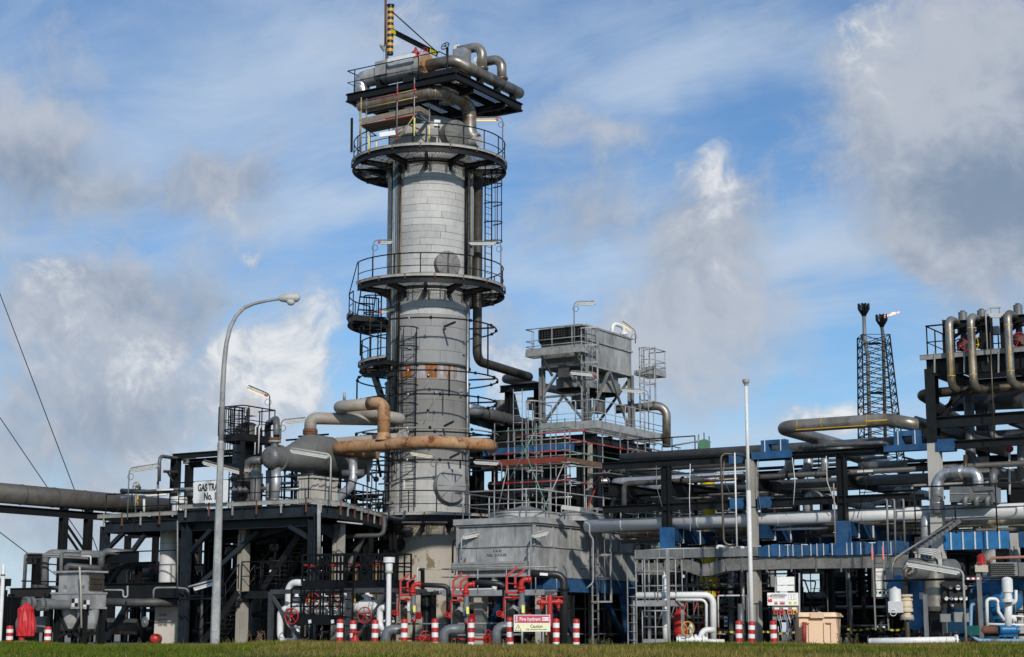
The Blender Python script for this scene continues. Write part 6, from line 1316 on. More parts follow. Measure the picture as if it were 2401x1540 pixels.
ladder('galvanised caged ladder at the far end of the air cooler', (fx1 + .55, fy1 + .0, zq), zr - zq + 1.0, UX, .45, (1.6, zr - zq + 1.0), m_=GALV)
tubelight('tube light on the tall pole above the air cooler walkway', H(765, 470, fy0 - 1.0), H(768, 105, fy0 - 1.0).z - H(765, 470, fy0 - 1.0).z, RIGHT, L=.75, reach=.9, polem=GALV, red=False)
tubelight('tube light with red end beside the near ladder of the air cooler', H(945, 1000, fy0 - .9), H(940, 660, fy0 - .9).z - H(945, 1000, fy0 - .9).z, -RIGHT + UZ * .1, L=1.0, reach=1.15, polem=GALV)
tubelight('lit tube light on the pole at the top far end of the air cooler', K(1235, 430, fx1 + .2), K(1232, 330, fx1 + .2).z - K(1235, 430, fx1 + .2).z, -RIGHT + UZ * .75, lit=True, L=.6, reach=.75, polem=GALVD, red=False)
tubelight('tube light on the lower gallery at the far end of the air cooler', K(1338, 1100, fx1 + 1.1), K(1335, 790, fx1 + 1.1).z - K(1338, 1100, fx1 + 1.1).z, -RIGHT + UZ * .08, L=1.0, reach=1.2, polem=GALV, red=False)
gp('white gooseneck vent on the roof of the air cooler', [(1057, 380, 79), (1058, 275, 79), (1145, 300, 79.5), (1148, 400, 79.5)], .1, WHITEC, n=14, bend=.25)
o = MB().flange(G(1147, 355, 79.5), UZ, .19, .12, 16, 8).build('flange', WHITEC); tag(o, 'white bolted flange on the roof gooseneck of the air cooler', 'flange')
t = pipe('bronze stainless pipe turning down behind the lower gallery', [G(1080, 940, 80), G(1475, 905, 79.5), G(1475, 1230, 79.5)], .2, STAINL, n=18, bend=.5, seams=None)
# black steelwork left of the fan tower
t = thing('actuator_gantry', 'black steel frame between the column and the air cooler', 'pipe support', G(350, 1200, 80))
for p, q in (((195, 785), (500, 750)), ((130, 1150), (500, 1135))): P0 = G(*p, 79); L_ = (G(*q, 79) - P0).dot(RIGHT) / RX; ib(t, 'beam', P0, P0 + UX * L_, .32 if p[1] < 900 else .9, .2, m_=STEEL)
for x, y0, y1 in ((262, 790, 1150), (485, 760, 1150)): p, q = G(x, y0, 79), G(x, y1, 79); ib(t, 'column', V((p.x, p.y, 3)), p, .3, .3, .03, STEEL, up=UX)
MB().bar(G(285, 820, 79), G(330, 1010, 79), .2).build('brace', STEEL, t)
gp('thick dark clad pipe sloping from the column toward the air cooler, upper', [(-20, 940, 76), (460, 1075, 80)], .27, GREYDK, n=20, seams=.5, seamm=MIDPIPE); gp('thick dark clad pipe sloping from the column toward the air cooler, lower', [(-20, 1010, 77), (240, 1085, 80)], .25, GREYDK, n=20, seams=.5, seamm=MIDPIPE)
gp('silver elbow where the upper clad pipe leaves the column', [(-60, 900, 75.6), (-40, 945, 75.6), (40, 960, 76.2)], .27, SILVERD, n=18, bend=.3)
for i, (x, y0, y1) in enumerate(((200, 870, 955), (445, 850, 940))):
    c = G(x, y1, 81); t = thing('valve_actuator', 'grey cylinder actuator on the black frame, %s of two' % ('left', 'right')[i], 'actuator', c); h = G(x, y0, 81).z - c.z; MB().lathe(c, UZ, [(.28, 0), (.28, h), (0, h)], 16).build('cylinder', GREYPIPE, t); MB().lathe(c + RIGHT * .45 - UZ * .1, UZ, [(.13, 0), (.13, h), (.06, h + .1), (0, h + .15)], 12).build('cylinder', GREYPIPE, t)
t = thing('stem_cluster', 'cluster of small dark valve stems on the actuator gantry', 'pipework', G(270, 1130, 80))
for i in range(10): x = rs.uniform(60, 480); y = rs.uniform(900, 1130); d_ = 80 + i * .1; MB().tube([G(x, y + 60, d_), G(x, y, d_), G(x + rs.uniform(-50, 50), y - 20, d_)], .05, 7, bend=.1).build('stem', rs.choice((BLACK, GREYDK, MIDPIPE)), t)
# lower black decks under the fan tower
t = thing('black_deck', 'black steel deck structure carrying the air cooler legs', 'deck structure', (fx1, fy0, 0)); zk = zg - .8
for y in (fy0 - .6, fy0 + .8, ym, fy1): ib(t, 'beam', (fx0 - 6.5, y, zk), (fx1 + .9, y, zk), .5, .24, m_=STEEL)
for x in (fx0 - 6.4, fx0 - 3, fx0, fx1, fx1 + .8): ib(t, 'beam', (x, fy0 - .6, zk - .06), (x, fy1, zk - .06), .4, .22, m_=STEEL); [ib(t, 'column', (x, y, 0), (x, y, zk), .3, .3, .03, STEEL, up=UX) for y in (fy0 - .5, fy1)]
for z in (zk - 2.2, zk - 4.2): [ib(t, 'beam', (fx0 - 6.5, y, z), (fx1 + .9, y, z), .4, .22, m_=STEEL) for y in (fy0 - .5, ym, fy1)]
for z in (zk - .3, zk - 2.4, zk - 4.4):
    MB().bx(fx0 - 6.3, fx1 + .8, fy0 - .3, fy1, z - .2, z - .16).build('floor_plate', SHADOWBLK, t)
o = MB().bx(*(lambda p, q: (p.x, p.x + 4.6, p.y, p.y + .3, q.z, p.z))(G(60, 1245, 77), G(60, 1300, 77))).build('blue_wrapped_beam', BLUE); tag(o, 'blue wrapped beam behind the scaffold right of the column', 'beam')
ccol('slim weathered concrete column rising in front of the air cooler deck', 868, 905, 1200, 71.5)
# ------------------------------------------------------------------ scaffold
sf = thing('scaffold', 'tall grey tube scaffold with red and green marks between column and rack', 'scaffold', G(690, 1500, 69))
c0 = G(693, 1350, 68.6); sx1, sy0 = c0.x, c0.y; sx0 = H(150, 1395, sy0).x; sy1 = K(1300, 1430, sx1).y + 1.0
zlv = [.4, 1.4, 2.4, 3.4, 4.3, 5.1, c0.z - .7, c0.z, c0.z + .5, c0.z + 1.0, c0.z + 1.45]
xs = [sx0 + (sx1 - sx0) * i / 5 for i in range(6)]; ys = [sy0 + (sy1 - sy0) * i / 5 for i in range(6)]
SCM = [SCAFG, SCAFG, SCAFG, SCAFT, SCAFR]
for x in xs:
    for y in ys[:2]: MB().tube([(x, y, 0), (x, y, c0.z + 1.5 + rs.uniform(0, .5))], .026, 7).build('standard', SCAFG, sf)
for y in ys[2:]: MB().tube([(sx1, y, 0), (sx1, y, c0.z + 1.6 + rs.uniform(0, .5))], .026, 7).build('standard', SCAFG, sf); MB().tube([(sx1 + 1.2, y, 0), (sx1 + 1.2, y, c0.z + 1.2)], .026, 7).build('standard', SCAFG, sf)
for z in zlv:
    MB().tube([(sx0 - .3, sy0, z), (sx1 + .25, sy0, z)], .026, 7).build('ledger', rs.choice(SCM), sf); MB().tube([(sx1, sy0 - .25, z), (sx1, sy1 + .2, z)], .026, 7).build('ledger', rs.choice(SCM), sf)
    if z > 3: MB().tube([(sx1 + 1.2, ys[2], z - .2), (sx1 + 1.2, sy1 + .2, z - .2)], .026, 7).build('ledger', rs.choice(SCM), sf); MB().tube([(sx0, ys[1], z), (sx1, ys[1], z)], .026, 7).build('ledger', rs.choice(SCM), sf)
for (p, q) in (((xs[2], sy0 - .05, 3.4), (sx1, sy0 - .05, c0.z)), ((xs[1], sy0 - .05, c0.z - .7), (xs[3], sy0 - .05, c0.z + 1.4)), ((xs[4], sy0 - .05, 5.1), (xs[2], sy0 - .05, c0.z + .9)), ((sx1 + .06, ys[1], c0.z - 1), (sx1 + .06, ys[4], c0.z + 1.2)), ((xs[3], sy0 - .05, 2.0), (xs[2], sy0 - .05, 4.7)), ((xs[0], sy0 - .05, 4.7), (xs[1], sy0 - .05, c0.z)), ((sx1 + .05, ys[0], 3.4), (sx1 + .05, ys[2], c0.z)), ((sx1 + .05, ys[2], c0.z), (sx1 + .05, ys[4], 3.2)), ((sx1 + .05, ys[3], 2), (sx1 + .05, ys[1], 4.7)), ((sx1, sy0, c0.z - .1), (sx1 + 1.2, ys[2], c0.z - .1))): MB().tube([p, q], .026, 7).build('brace', rs.choice(SCM), sf)
for i in range(4): MB().bx(sx0 - .2, sx1 + .1, sy0 + .05 + .24 * i, sy0 + .27 + .24 * i, c0.z + .03, c0.z + .075).build('scaffold_board', WOOD, sf)
MB().bx(sx0 - .2, sx1 + .05, sy0 - .06, sy0 - .03, c0.z + .03, c0.z + .26).build('toe_board', mat('red_oxide_board', (.20, .035, .025), .8, var=.25), sf)
MB().bx(sx1 + .06, sx1 + .09, sy0, sy1, c0.z + .03, c0.z + .24).build('toe_board', mat('brown_board', (.13, .07, .045), .85, var=.3), sf)
for i in range(4): MB().bx(sx1 + .15 + .25 * i, sx1 + .38 + .25 * i, ys[1], sy1, c0.z - .35, c0.z - .31).build('scaffold_board', GALVD, sf)
cp = MB().box((0, 0, 0), .09, .09, .09).mesh('coupler', RED); cpg = MB().box((0, 0, 0), .085, .085, .085).mesh('coupler', GALVD)
for x in xs:
    for z in zlv: piece('coupler', cp if rs.random() < .22 else cpg, sf, (x, sy0 - .03, z))
for y in ys:
    for z in zlv: piece('coupler', cp if rs.random() < .22 else cpg, sf, (sx1 + .03, y, z))
for i, (x, y0, y1, d) in enumerate(((340, 1075, 1180, 70), )):
    p = G(330, 1190, d); t = ladder('short aluminium ladder leaning above the scaffold', p, 2.2, -RIGHT * .3 - FWD, .38, m_=SILVERD)
clutter('mass of dark and silver pipes inside the steelwork behind the scaffold', 'dark pipes behind the scaffold', 60, (fx0 - 6, fx1 + .6), (fy0 - 4.5, fy0 + 1), (.5, zk - .4), [GREYDK, MIDPIPE, SHADOWBLK, SILVERD, STEEL, GREYPIPE], [.05, .08, .12, .2], .2)
for i in range(5):
    x = fx0 - 5.5 + i * 2.1; y = fy0 - 1.5 + (i % 2); t = thing('process_drum', 'dark upright drum in the steelwork behind the scaffold, %s from the left' % ORD[i], 'vessel', (x, y, 0), 'dark drums behind the scaffold'); MB().lathe((x, y, .3), UZ, [(.6, 0), (.85, .2), (.85, 4 + i % 3), (.6, 4.3 + i % 3), (0, 4.5 + i % 3)], 20, smooth=True).build('shell', GREYDK if i % 2 else SHADOWBLK, t)
# ================================================================== PIPE RACK (right)
vw('R2')
RW = 55.34
def hr(x, y, o=0): return H(x, y, RW + o)
zt1 = hr(870, 622).z; zt2 = hr(900, 1020).z
rk = thing('pipe_rack', 'black steel pipe rack with concrete posts running to the right', 'pipe rack', hr(900, 1500))
xl0, xr0 = hr(-420, 690).x, hr(2230, 500).x
cc = hr(905, 800); sxl, sxr = hr(145, 900).x, hr(1692, 900).x; xr2 = H(2195, 1200, RW).x if False else None
for z, a_, b_ in ((zt1, xl0, hr(2100, 560).x), (zt2, xl0, hr(2300, 960).x)): ib(rk, 'long_beam', (a_, RW, z), (b_, RW, z), .26, .2, .022, STEEL)
for x in (sxl, sxr):
    ib(rk, 'steel_post', (x, RW, hr(145, 1235).z), (x, RW, zt1), .3, .28, .03, STEEL, up=UX)
    MB().bx(x - .2, x + .2, RW - .2, RW + .2, hr(145, 1425).z, hr(145, 1232).z).build('wrapped_post_foot', BLUE, rk)
for x in (xl0 + .2, sxl, cc.x, sxr):
    for z, h in ((hr(900, 830).z if x != sxl else hr(170, 880).z, .5),): ib(rk, 'cross_beam', (x, RW + .1, z), (x, RW + 7, z), .5, .24, .025, STEEL)
zbw = hr(200, 1290).z
for x in (sxl, cc.x + .2, sxr):
    a = MB(); n = 9
    for i in range(n):      # lumpy cloth wrapping, segment by segment
        y0, y1 = RW + .25 + 6.2 * i / n, RW + .25 + 6.2 * (i + 1) / n; j = rs.uniform(-.02, .02); a.bx(x - .22 + j, x + .22 + j, y0, y1 - .004, zbw - .25 + rs.uniform(-.02, .02), zbw + .22 + rs.uniform(-.02, .02))
    a.build('wrapped_cross_beam', BLUED, rk)
    for i in range(4): y = RW + .8 + 1.4 * i; MB().bx(x - .26, x + .26, y, y + .035, zbw - .29, zbw + .26).build('strap', WHITE, rk)
    ib(rk, 'rear_post', (x, RW + 6.4, 0), (x, RW + 6.4, zt1), .3, .3, .03, STEEL, up=UX)
for z in (zt1, zt2, zbw): ib(rk, 'rear_beam', (xl0, RW + 6.4, z), (xr0 + 4, RW + 6.4, z), .3, .2, .022, STEEL)
# concrete post
vw('R1')
x0, x1 = hr(1035, 700).x, hr(1145, 700).x; w_ = .3; cx_ = hr(1088, 700).x
t = thing('concrete_column', 'tall chipped concrete post of the pipe rack behind the white pole', 'column', (cx_, RW, 0), 'concrete columns')
MB().bx(cx_ - w_ / 2 - .0, cx_ + w_ / 2, RW - .16, RW + .16, 0, zt1 - .05).build('shaft', CONC, t); MB().bx(cx_ - w_ / 2 - .03, cx_ + w_ / 2 + .04, RW - .2, RW + .2, 0, hr(1088, 605).z).build('thick_base', CONC, t); MB().bx(cx_ + .06, cx_ + w_ / 2 + .02, RW - .23, RW - .2, 0, hr(1088, 610).z).build('rib', CONC, t)
for (x, z, l) in ((cx_ - .55, zt1, 'left of the post, top beam'), (cx_ - .55, zt2, 'left of the post, lower beam'), (cx_ + .5, zt2, 'right of the post, lower beam')):
    o = MB().bx(x - .24, x + .24, RW - .16, RW + .16, z - .18, z + .2).build('cloth_wrap', BLUE); tag(o, 'blue cloth wrap %s' % l, 'wrapping', 'blue cloth wraps on the rack')
vw('R2')
def saddle(lab, x0, x1, y0, y1, y2, par=None):
    p, q = hr(x0, y0), hr(x1, y0); z0, z1, z2 = hr(x0, y2).z, hr(x0, y1).z, p.z; t = thing('pipe_saddle', lab, 'pipe support', (p.x, RW, z0)); w = q.x - p.x
    MB().bx(p.x - .35, q.x + .2, RW - .2, RW + .2, z0, z1).build('base_wrap', BLUE, t)
    MB().bx(p.x, p.x + w * .3, RW - .16, RW + .16, z1, z2).build('leg_wrap', BLUE, t); MB().bx(q.x - w * .3, q.x, RW - .16, RW + .16, z1, z2).build('leg_wrap', BLUE, t); MB().bx(p.x + w * .3, q.x - w * .3, RW - .15, RW + .15, z1 + (z2 - z1) * .62, z2).build('head_wrap', BLUE, t)
    for f in (.15, .8): MB().bx(p.x + w * f, p.x + w * f + .03, RW - .175, RW - .16, z1, z2).build('strap', WHITE, t)
    return t, (p + q) / 2
t, sc1 = saddle('blue wrapped saddle frame under the left end of the stainless header', 990, 1205, 470, 570, 635)
# stainless header on top with W returns
zs = hr(1180, 345).z; r_ = rr(58, 59)
xs0 = hr(1070, 370).x; xs1 = hr(2090, 290).x
ZW = hr(1180, 345).z
hd = thing('stainless_header', 'broad bronze stainless header with yellow tape looping over the rack', 'pipe', (xs0, RW, ZW - r_))
MB().tube([(xs0 + .2, RW + 7.5, ZW - .1), (xs0 + .2, RW + 0.05, ZW), (xs1, RW + .05, ZW), (xs1 + .9, RW + .05, ZW - .2), (xs1 + 1.2, RW + 6, ZW - .5)], r_, 24, bend=.75, seg=9).build('run', STAINL, hd)
for x in (xs0 + 1.0, xs0 + 1.9, xs1 - .7): MB().lathe((x, RW + .05, ZW), UX, [(r_ + .006, 0), (r_ + .006, .025)], 24).build('tape_band', YELLOWD, hd)
MB().bar((xs0 + .95, RW + .05 - r_ * .75, ZW - r_ * .68), (xs1 - .7, RW + .05 - r_ * .75, ZW - r_ * .68), .012, .03).build('tape_line', YELLOWD, hd); MB().bar((xs1 - .68, RW + .05 - r_ * .98, ZW - r_ * .1), (xs1 + .05, RW + .05 - r_ * .98, ZW - r_ * .1), .02, .05).build('tape_line', YELLOWD, hd)
# pipes along the rack
def rp(lab, x0, y0, x1, o, r, m_, **k):
    p = hr(x0, y0, o); q = hr(x1, y0, o); return pipe(lab, [p, V((q.x, p.y, p.z))], r, m_, **k)
rp('big bright silver pipe running the length of the rack', 870, 1165, 2900, .85, .225, SILVERD, n=24, bend=.3) if False else None
p = hr(900, 1165, .42); t = pipe('big bright silver pipe running the length of the rack', [V((hr(-560, 1200, .42).x, p.y, p.z)), V((hr(3300, 1090, .42).x, p.y, p.z))], .225, mat('bright_silver_paint', (.62, .62, .61), .5, .05, var=.12, scale=.8), n=24, seams=3.1)
p = hr(900, 790, .5); t = pipe('dark grey pipe with a bolted flange across the upper rack', [V((hr(-230, 850, .5).x, p.y, p.z - 1.3)), V((hr(-230, 850, .5).x, p.y, p.z)), V((hr(3300, 700, .5).x, p.y, p.z))], .10, GREYDK, n=16, flanges=[(V((hr(288, 830, .5).x, p.y, p.z)), UX), (V((hr(1217, 785, .5).x, p.y, p.z)), UX)], flm=BLACK)
for xx in (555, 1905): c = V((hr(xx, 830, .5).x, p.y - .102, p.z)); MB().bx(c.x - .28, c.x + .28, c.y, c.y + .006, c.z - .035, c.z + .04).build('pipe_label', WHITEC, t)
p = hr(500, 795, 1.5); pipe('pale silver pipe behind the dark flanged pipe, left bay', [V((hr(-330, 840, 1.5).x, p.y + 6, p.z)), V((hr(-330, 840, 1.5).x, p.y, p.z)), V((hr(830, 780, 1.5).x, p.y, p.z))], .17, SILVERD, n=18, seams=.55)
p = hr(1600, 835, 1.5); pipe('dull clad pipe behind the dark flanged pipe, right bays', [V((hr(960, 860, 1.5).x, p.y, p.z)), V((hr(3300, 780, 1.5).x, p.y, p.z))], .17, GREYPIPE, n=18, seams=.55)
p = hr(500, 665, 3); pipe('long dull pipe under the top beam of the left bays', [V((hr(-200, 690, 3).x, p.y + 6, p.z)), V((hr(-200, 690, 3).x, p.y, p.z)), V((hr(860, 640, 3).x, p.y, p.z))], .2, GREYDK, n=16)
for i, (yy, o, r, m_, nm) in enumerate(((905, 2.4, .05, BLACK, 'thin black'), (930, 3.5, .06, GALVD, 'thin pale'), (880, 4.2, .12, MIDPIPE, 'mid grey'), (1220, 2.2, .08, GREYPIPE, 'slim grey'), (1250, 3.5, .14, MOSSY, 'mossy lagged'), (1245, 5, .22, MOSSY, 'thick mossy lagged'), (1320, 3, .08, GREYDK, 'dark low'), (560, 4.5, .22, GREYDK, 'dark high'))):
    p = hr(900, yy, o); pipe('%s pipe running through the rack, %s of the hidden runs' % (nm, ORD[i]), [V((hr(-250, yy, o).x, p.y, p.z)), V((hr(3300, yy, o).x, p.y, p.z))], r, m_, n=14, group='pipes inside the rack', seams=.8 if 'lagged' in nm else None)
for i, (x, y0, y1, r) in enumerate(((1228, 620, 760, 42), (1392, 600, 760, 42), (1540, 600, 760, 33))):
    gp('silver clad elbow dropping inside the rack top, %s of three' % ORD[i], [(x, y0, 61), (x, y1 - 40, 61), (x - 75, y1 + 20, 61.5)], rr(r, 61), SILVERD, n=18, bend=.3, seams=.2, group='silver elbows in the rack top')
t = gp('dull lagged pipe with a domed elbow rising then receding in the middle bay', [(1390, 1110, 60.5), (1392, 945, 60.5), (1950, 1050, 66)], .17, mat('pale_lagging', (.36, .36, .35), .75, 0, var=.18), n=18, bend=.3, seams=.35)
gp('second domed lagged elbow at the right end of the rack', [(2165, 1080, 60.5), (2168, 910, 60.5), (2500, 960, 64)], .17, MATS['pale_lagging'], n=18, bend=.3, seams=.35)
gp('slim clad pipe lying above the top beam', [(1310, 525, 58.6), (2040, 485, 57), (2130, 520, 58)], .07, MIDPIPE, n=12, bend=.1, seams=.4)
gp('thick grey clad pipe at the right end of the rack top', [(1850, 700, 60.5), (2250, 680, 59.5)], .17, GREYPIPE, n=18, seams=.3)
gp('long dark pipe end with a rounded nose below the header', [(2100, 700, 66), (1690, 560, 60.5), (1500, 500, 61)], .25, GREYVES, n=18, bend=.2)
# yellow debris chute
vw('R1')
cp0 = G(742, 1290, 66.5); t = thing('debris_chute', 'bright yellow debris chute of stacked funnels hanging behind the rack', 'chute', (cp0.x, cp0.y, .3))
vw('R2'); zh_ = G(515, 605, 66.5).z; zz_ = zh_ - 1.55; cq = V((cp0.x - .1, cp0.y, 0))
while zz_ > .3:
    MB().lathe(cq + UZ * zz_, UZ, [(.25, 0), (.31, .75), (.37, .76), (.37, .95), (.31, .96)], 20).build('chute_section', YELLOW, t); MB().lathe(cq + UZ * (zz_ + .78), UZ, [(.39, 0), (.39, .12)], 20).build('rim_band', YELLOW, t); zz_ -= 1.02
zz_ = zh_ - .55; hq = [(-1, -1), (1, -1), (1, 1), (-1, 1)]
MB().hexa([cq + V((.22 * x, .22 * y, zz_)) for x, y in hq] + [cq + V((.42 * x, .42 * y, zz_ + .5)) for x, y in hq]).build('hopper', YELLOW, t); MB().bx(cq.x - 1.0, cq.x + .6, cq.y - .3, cq.y + .3, zz_ + .505, zz_ + .53).build('hopper_lip', YELLOW, t)
# hoist frame above the chute
vw('Z4'); t = thing('hoist_frame', 'scaffold tube hoist frame with a green pulley above the yellow chute', 'hoist', G(1760, 1300, 67))
for (x0, y0, x1, y1) in ((1722, 1130, 1722, 1320), (1803, 1145, 1803, 1310), (1510, 1220, 1770, 1175), (1700, 1190, 1815, 1190), (1300, 1230, 1660, 1310), (1520, 1270, 1680, 1310)): MB().tube([G(x0, y0, 67), G(x1, y1, 67)], .03, 7).build('tube', SCAFG, t)
c = G(1765, 1215, 66.9); MB().cyl(c - FWD * .06, c + FWD * .06, .24, 16).build('pulley', GREEN, t); MB().tube([c, c + UZ * .5], .02, 6).build('hanger', BLACK, t)
# trays
vw('R1')
zt_a = hr(600, 660, -.35).z; xa, xb, xc = hr(90, 660, -.35).x, hr(1140, 660, -.35).x, H(560, 680, RW - .35).x
t = thing('cable_tray', 'perforated cable tray across the rack, bare at left and blue wrapped at right', 'cable tray', (xb, RW - .35, zt_a - .2)); yt = RW - .4
for (x0, x1, nseg, m_) in ((xa, xb, 5, TRAY), (xb, hr(2360, 640, -.35).x, 1, None)):
    if m_:
        for i in range(nseg): p0, p1 = x0 + (x1 - x0) * i / nseg, x0 + (x1 - x0) * (i + 1) / nseg; MB().bx(p0 + .004, p1 - .004, yt, yt + .015, zt_a - .16, zt_a + .16).build('side_plate', GALVD, t); MB().bx(p0, p0 + .03, yt - .02, yt - .002, zt_a - .17, zt_a + .17).build('splice', GALV, t)
        MB().bx(x0, x1, yt + .016, yt + .6, zt_a - .16, zt_a - .14).build('tray_floor', GALVD, t)
        for k in range(6): MB().tube([(x0, yt + .08 + .08 * k, zt_a + .14), (x0 + (x1 - x0) * .3, yt + .08 + .08 * k, zt_a + .17 + .02 * (k % 3)), (x0 + (x1 - x0) * .65, yt + .08 + .07 * k, zt_a + .15), (x1, yt + .08 + .08 * k, zt_a + .15)], .022, 6).build('cable', [WHITE, HOSEB, BLACK][k % 3], t)
    else:
        n = 22; L_ = (x1 - x0) / n
        for i in range(n):
            j = rs.uniform(-.012, .012); MB().bx(x0 + L_ * i, x0 + L_ * (i + 1) - .003, yt - .03 + j, yt + .6, zt_a - .2 + rs.uniform(-.02, .02), zt_a + .18 + rs.uniform(-.02, .06)).build('cloth_section', BLUE, t)
            if rs.random() < .75: x = x0 + L_ * i + rs.uniform(.02, .2); MB().bx(x, x + .026, yt - .05, yt - .044, zt_a - .2, zt_a + .2).build('strap', WHITE, t)
zl_ = hr(1500, 740, -.3).z; t = thing('lower_cable_tray', 'wide rusting perforated tray sagging across the rack below the first', 'cable tray', (xb, RW - .3, zl_ - .2)); pr = [(100, 795), (330, 795), (460, 745), (560, 775), (640, 805), (720, 800), (850, 760), (1040, 752), (1380, 742), (1900, 735), (2400, 728)]
for (x0, y0), (x1, y1) in zip(pr, pr[1:]): MB().bar(hr(x0, y0, -.3), hr(x1, y1, -.3), .03, .42).build('side_plate', mat('rusting_tray', (.19, .185, .17), .7, .2, var=.35, rust=.22, rustc=(.10, .05, .03), rscale=2.5), t); MB().bar(hr(x0, y0, -.3) + WY * .3 - UZ * .2, hr(x1, y1, -.3) + WY * .3 - UZ * .2, .6, .02).build('tray_floor', GALVD, t)
for xx in range(150, 2300, 210): MB().bar(hr(xx, 700, -.33), hr(xx, 820, -.33), .05, .02).build('hanger', GALVD, t)
vw('R1')
o = MB().bx(hr(120, 700).x, hr(540, 700).x, RW - .3, RW + .3, hr(300, 715).z, hr(300, 685).z).build('blue_sheet', BLUE); tag(o, 'blue sheeting sagging under the left end of the cable tray', 'sheeting')
# white tall pole with a lamp cap
vw('F')
PD = 57.6; b = G(1763, 1500, PD); b.z = 0; tpz = G(1747, 905, PD).z
t = thing('vent_pole', 'tall slender white pole with a cup-shaped top in front of the rack', 'pole', b)
MB().tube([b, b + UZ * G(1757, 1150, PD).z], .075, 14).build('lower_pole', WHITE, t); MB().tube([b + UZ * G(1757, 1150, PD).z, b + UZ * tpz], .058, 14).build('upper_pole', WHITE, t)
MB().lathe(b + UZ * tpz, UZ, [(.06, 0), (.07, .06), (.12, .14), (.125, .22), (.1, .24), (0, .26)], 16).build('cap', TRAY, t)
for py_ in (1188, 1310, 1415): z = G(1758, py_, PD).z; MB().bar(b + UZ * z - RIGHT * .0, b + UZ * z + RIGHT * .3 + FWD * .3, .04).build('clamp', BLACK, t)
vw('R2')
gp('brown conduit hanging in the left bay of the rack', [(760, 1385, 58.6), (650, 1385, 58.6), (622, 575, 58.8), (850, 605, 58.8)], .04, STAINB, n=8, bend=.2); gp('slim white conduit hanging beside the concrete post', [(765, 1400, 58.4), (745, 575, 58.5)], .03, WHITE, n=8); gp('slim pinkish conduit hanging at the right steel post', [(1632, 1385, 57.6), (1616, 845, 57.6)], .025, mat('pinkish_conduit', (.32, .24, .21), .6), n=7)
gp('white service pipe with a corner above the cable tray', [(590, 1420, 58.8), (595, 1395, 58.8), (830, 1410, 58.6)], .05, WHITE, n=8, bend=.08)
clutter('thin pipes and conduits threaded through the rack bays', '', 70, (xl0 + .3, hr(2200, 900).x), (RW + .4, RW + 6), (zbw, zt1 + .2), [GREYDK, GALVD, BLACK, MIDPIPE, WHITE, GREYPIPE, STAINB], [.03, .04, .06], .0)
# ------------------------------------------------------------------ below the rack: cage stair, white pipes, red vessel, signs
vw('R1')
t = thing('cage_platform', 'galvanised ladder landing with rails under the rack beside the cooler', 'platform', G(290, 1410, 61)); p = G(150, 1065, 61); q = G(430, 1065, 61); x0 = p.x; x1 = p.x + (q - p).dot(RIGHT) / RX * .95; y0 = p.y - .6; z1 = p.z
MB().bx(x0, x1, y0, y0 + 1.1, z1 - .2, z1).build('floor', GALV, t); railing(t, [(x0, y0 + 1.1, z1), (x0, y0, z1), (x1, y0, z1), (x1, y0 + 1.1, z1)], h=1.45, sp=.5, m_=GALV, toe=False, mid=(.5, 1.0))
for x in (x0, x1): MB().bar((x, y0, 0), (x, y0, G(420, 640, 61).z if x == x1 else z1), .09).build('leg', GALV, t); MB().bar((x, y0 + 1.1, 0), (x, y0 + 1.1, z1), .09).build('leg', GALV, t)
railing(t, [(x0 + .5, y0 - .4, .1), (x1 + .2, y0 - .4, .1)], h=1.1, sp=.6, m_=GALV, toe=True, mid=(.55,))
ladder('galvanised ladder with flat stiles under the rack beside the cooler', (x0 - .05, y0 - .1, 0), G(150, 835, 61).z, -WY, .35, m_=GALV)
gp('thick white pipe dropping inside the ladder landing', [(340, 820, 61.6), (342, 1290, 61.6), (345, 1400, 61.6)], .11, WHITE, n=14, bend=.1)
gp('white pipe leaving the ladder landing and dropping to ground', [(90, 1020, 60.4), (745, 1015, 60.4), (748, 1410, 60.4)], .115, WHITE, n=16, bend=.3)
gp('slim white pipe below the first, also dropping to ground', [(430, 1056, 60.2), (688, 1056, 60.2), (690, 1410, 60.2)], .05, WHITE, n=10, bend=.2)
gp('white S-bend pipe low on the ground by the yellow wheel', [(760, 1310, 59.4), (660, 1310, 59.4), (630, 1400, 59.2), (500, 1400, 59.2)], .1, WHITE, n=14, bend=.25)
gp('low white header lying on the ground by the bank', [(660, 1410, 59.6), (840, 1415, 59.6)], .1, WHITE, n=12)
t = thing('gate_valve', 'white gate valve with an ochre handwheel low on the ground', 'valve', G(560, 1415, 58.6)); c = G(560, 1395, 58.6); MB().cyl(c - RIGHT * .5, c + RIGHT * .55, .11, 14).build('body', WHITE, t); [MB().flange(c + RIGHT * k, RIGHT, .18, .06, 16, 8).build('flange', WHITE, t) for k in (-.4, -.15, .15, .4)]; MB().cyl(c, c + UZ * .55, .06, 10).build('bonnet', WHITE, t); handwheel(t, G(530, 1300, 58.3), -FWD + RIGHT * .3, .23, mat('ochre_paint', (.50, .30, .05), .5), t=.022)
t = thing('red_vessel', 'squat red pressure pot under the rack', 'vessel', G(470, 1330, 62)); p = G(470, 1330, 62); MB().lathe(V((p.x, p.y, p.z)), UZ, [(.2, -.2), (.26, 0), (.26, .05), (.24, .06), (.24, .62), (.16, .75), (.08, .8), (.05, .82), (.05, .95), (0, .95)], 20).build('shell', RED, t)
gp('slim white frame pipe under the rack', [(790, 1290, 60.8), (787, 1022, 60.8), (1030, 1020, 60.2), (1032, 1240, 60.2)], .03, WHITE, n=8, bend=.05); gp('grey upright drain pipe behind the bollard', [(982, 1420, 59.2), (980, 1090, 59.2)], .11, MIDPIPE, n=14); gp('thin black rod pipe under the tray', [(980, 1090, 59.2), (978, 800, 59.2)], .03, BLACK, n=6)
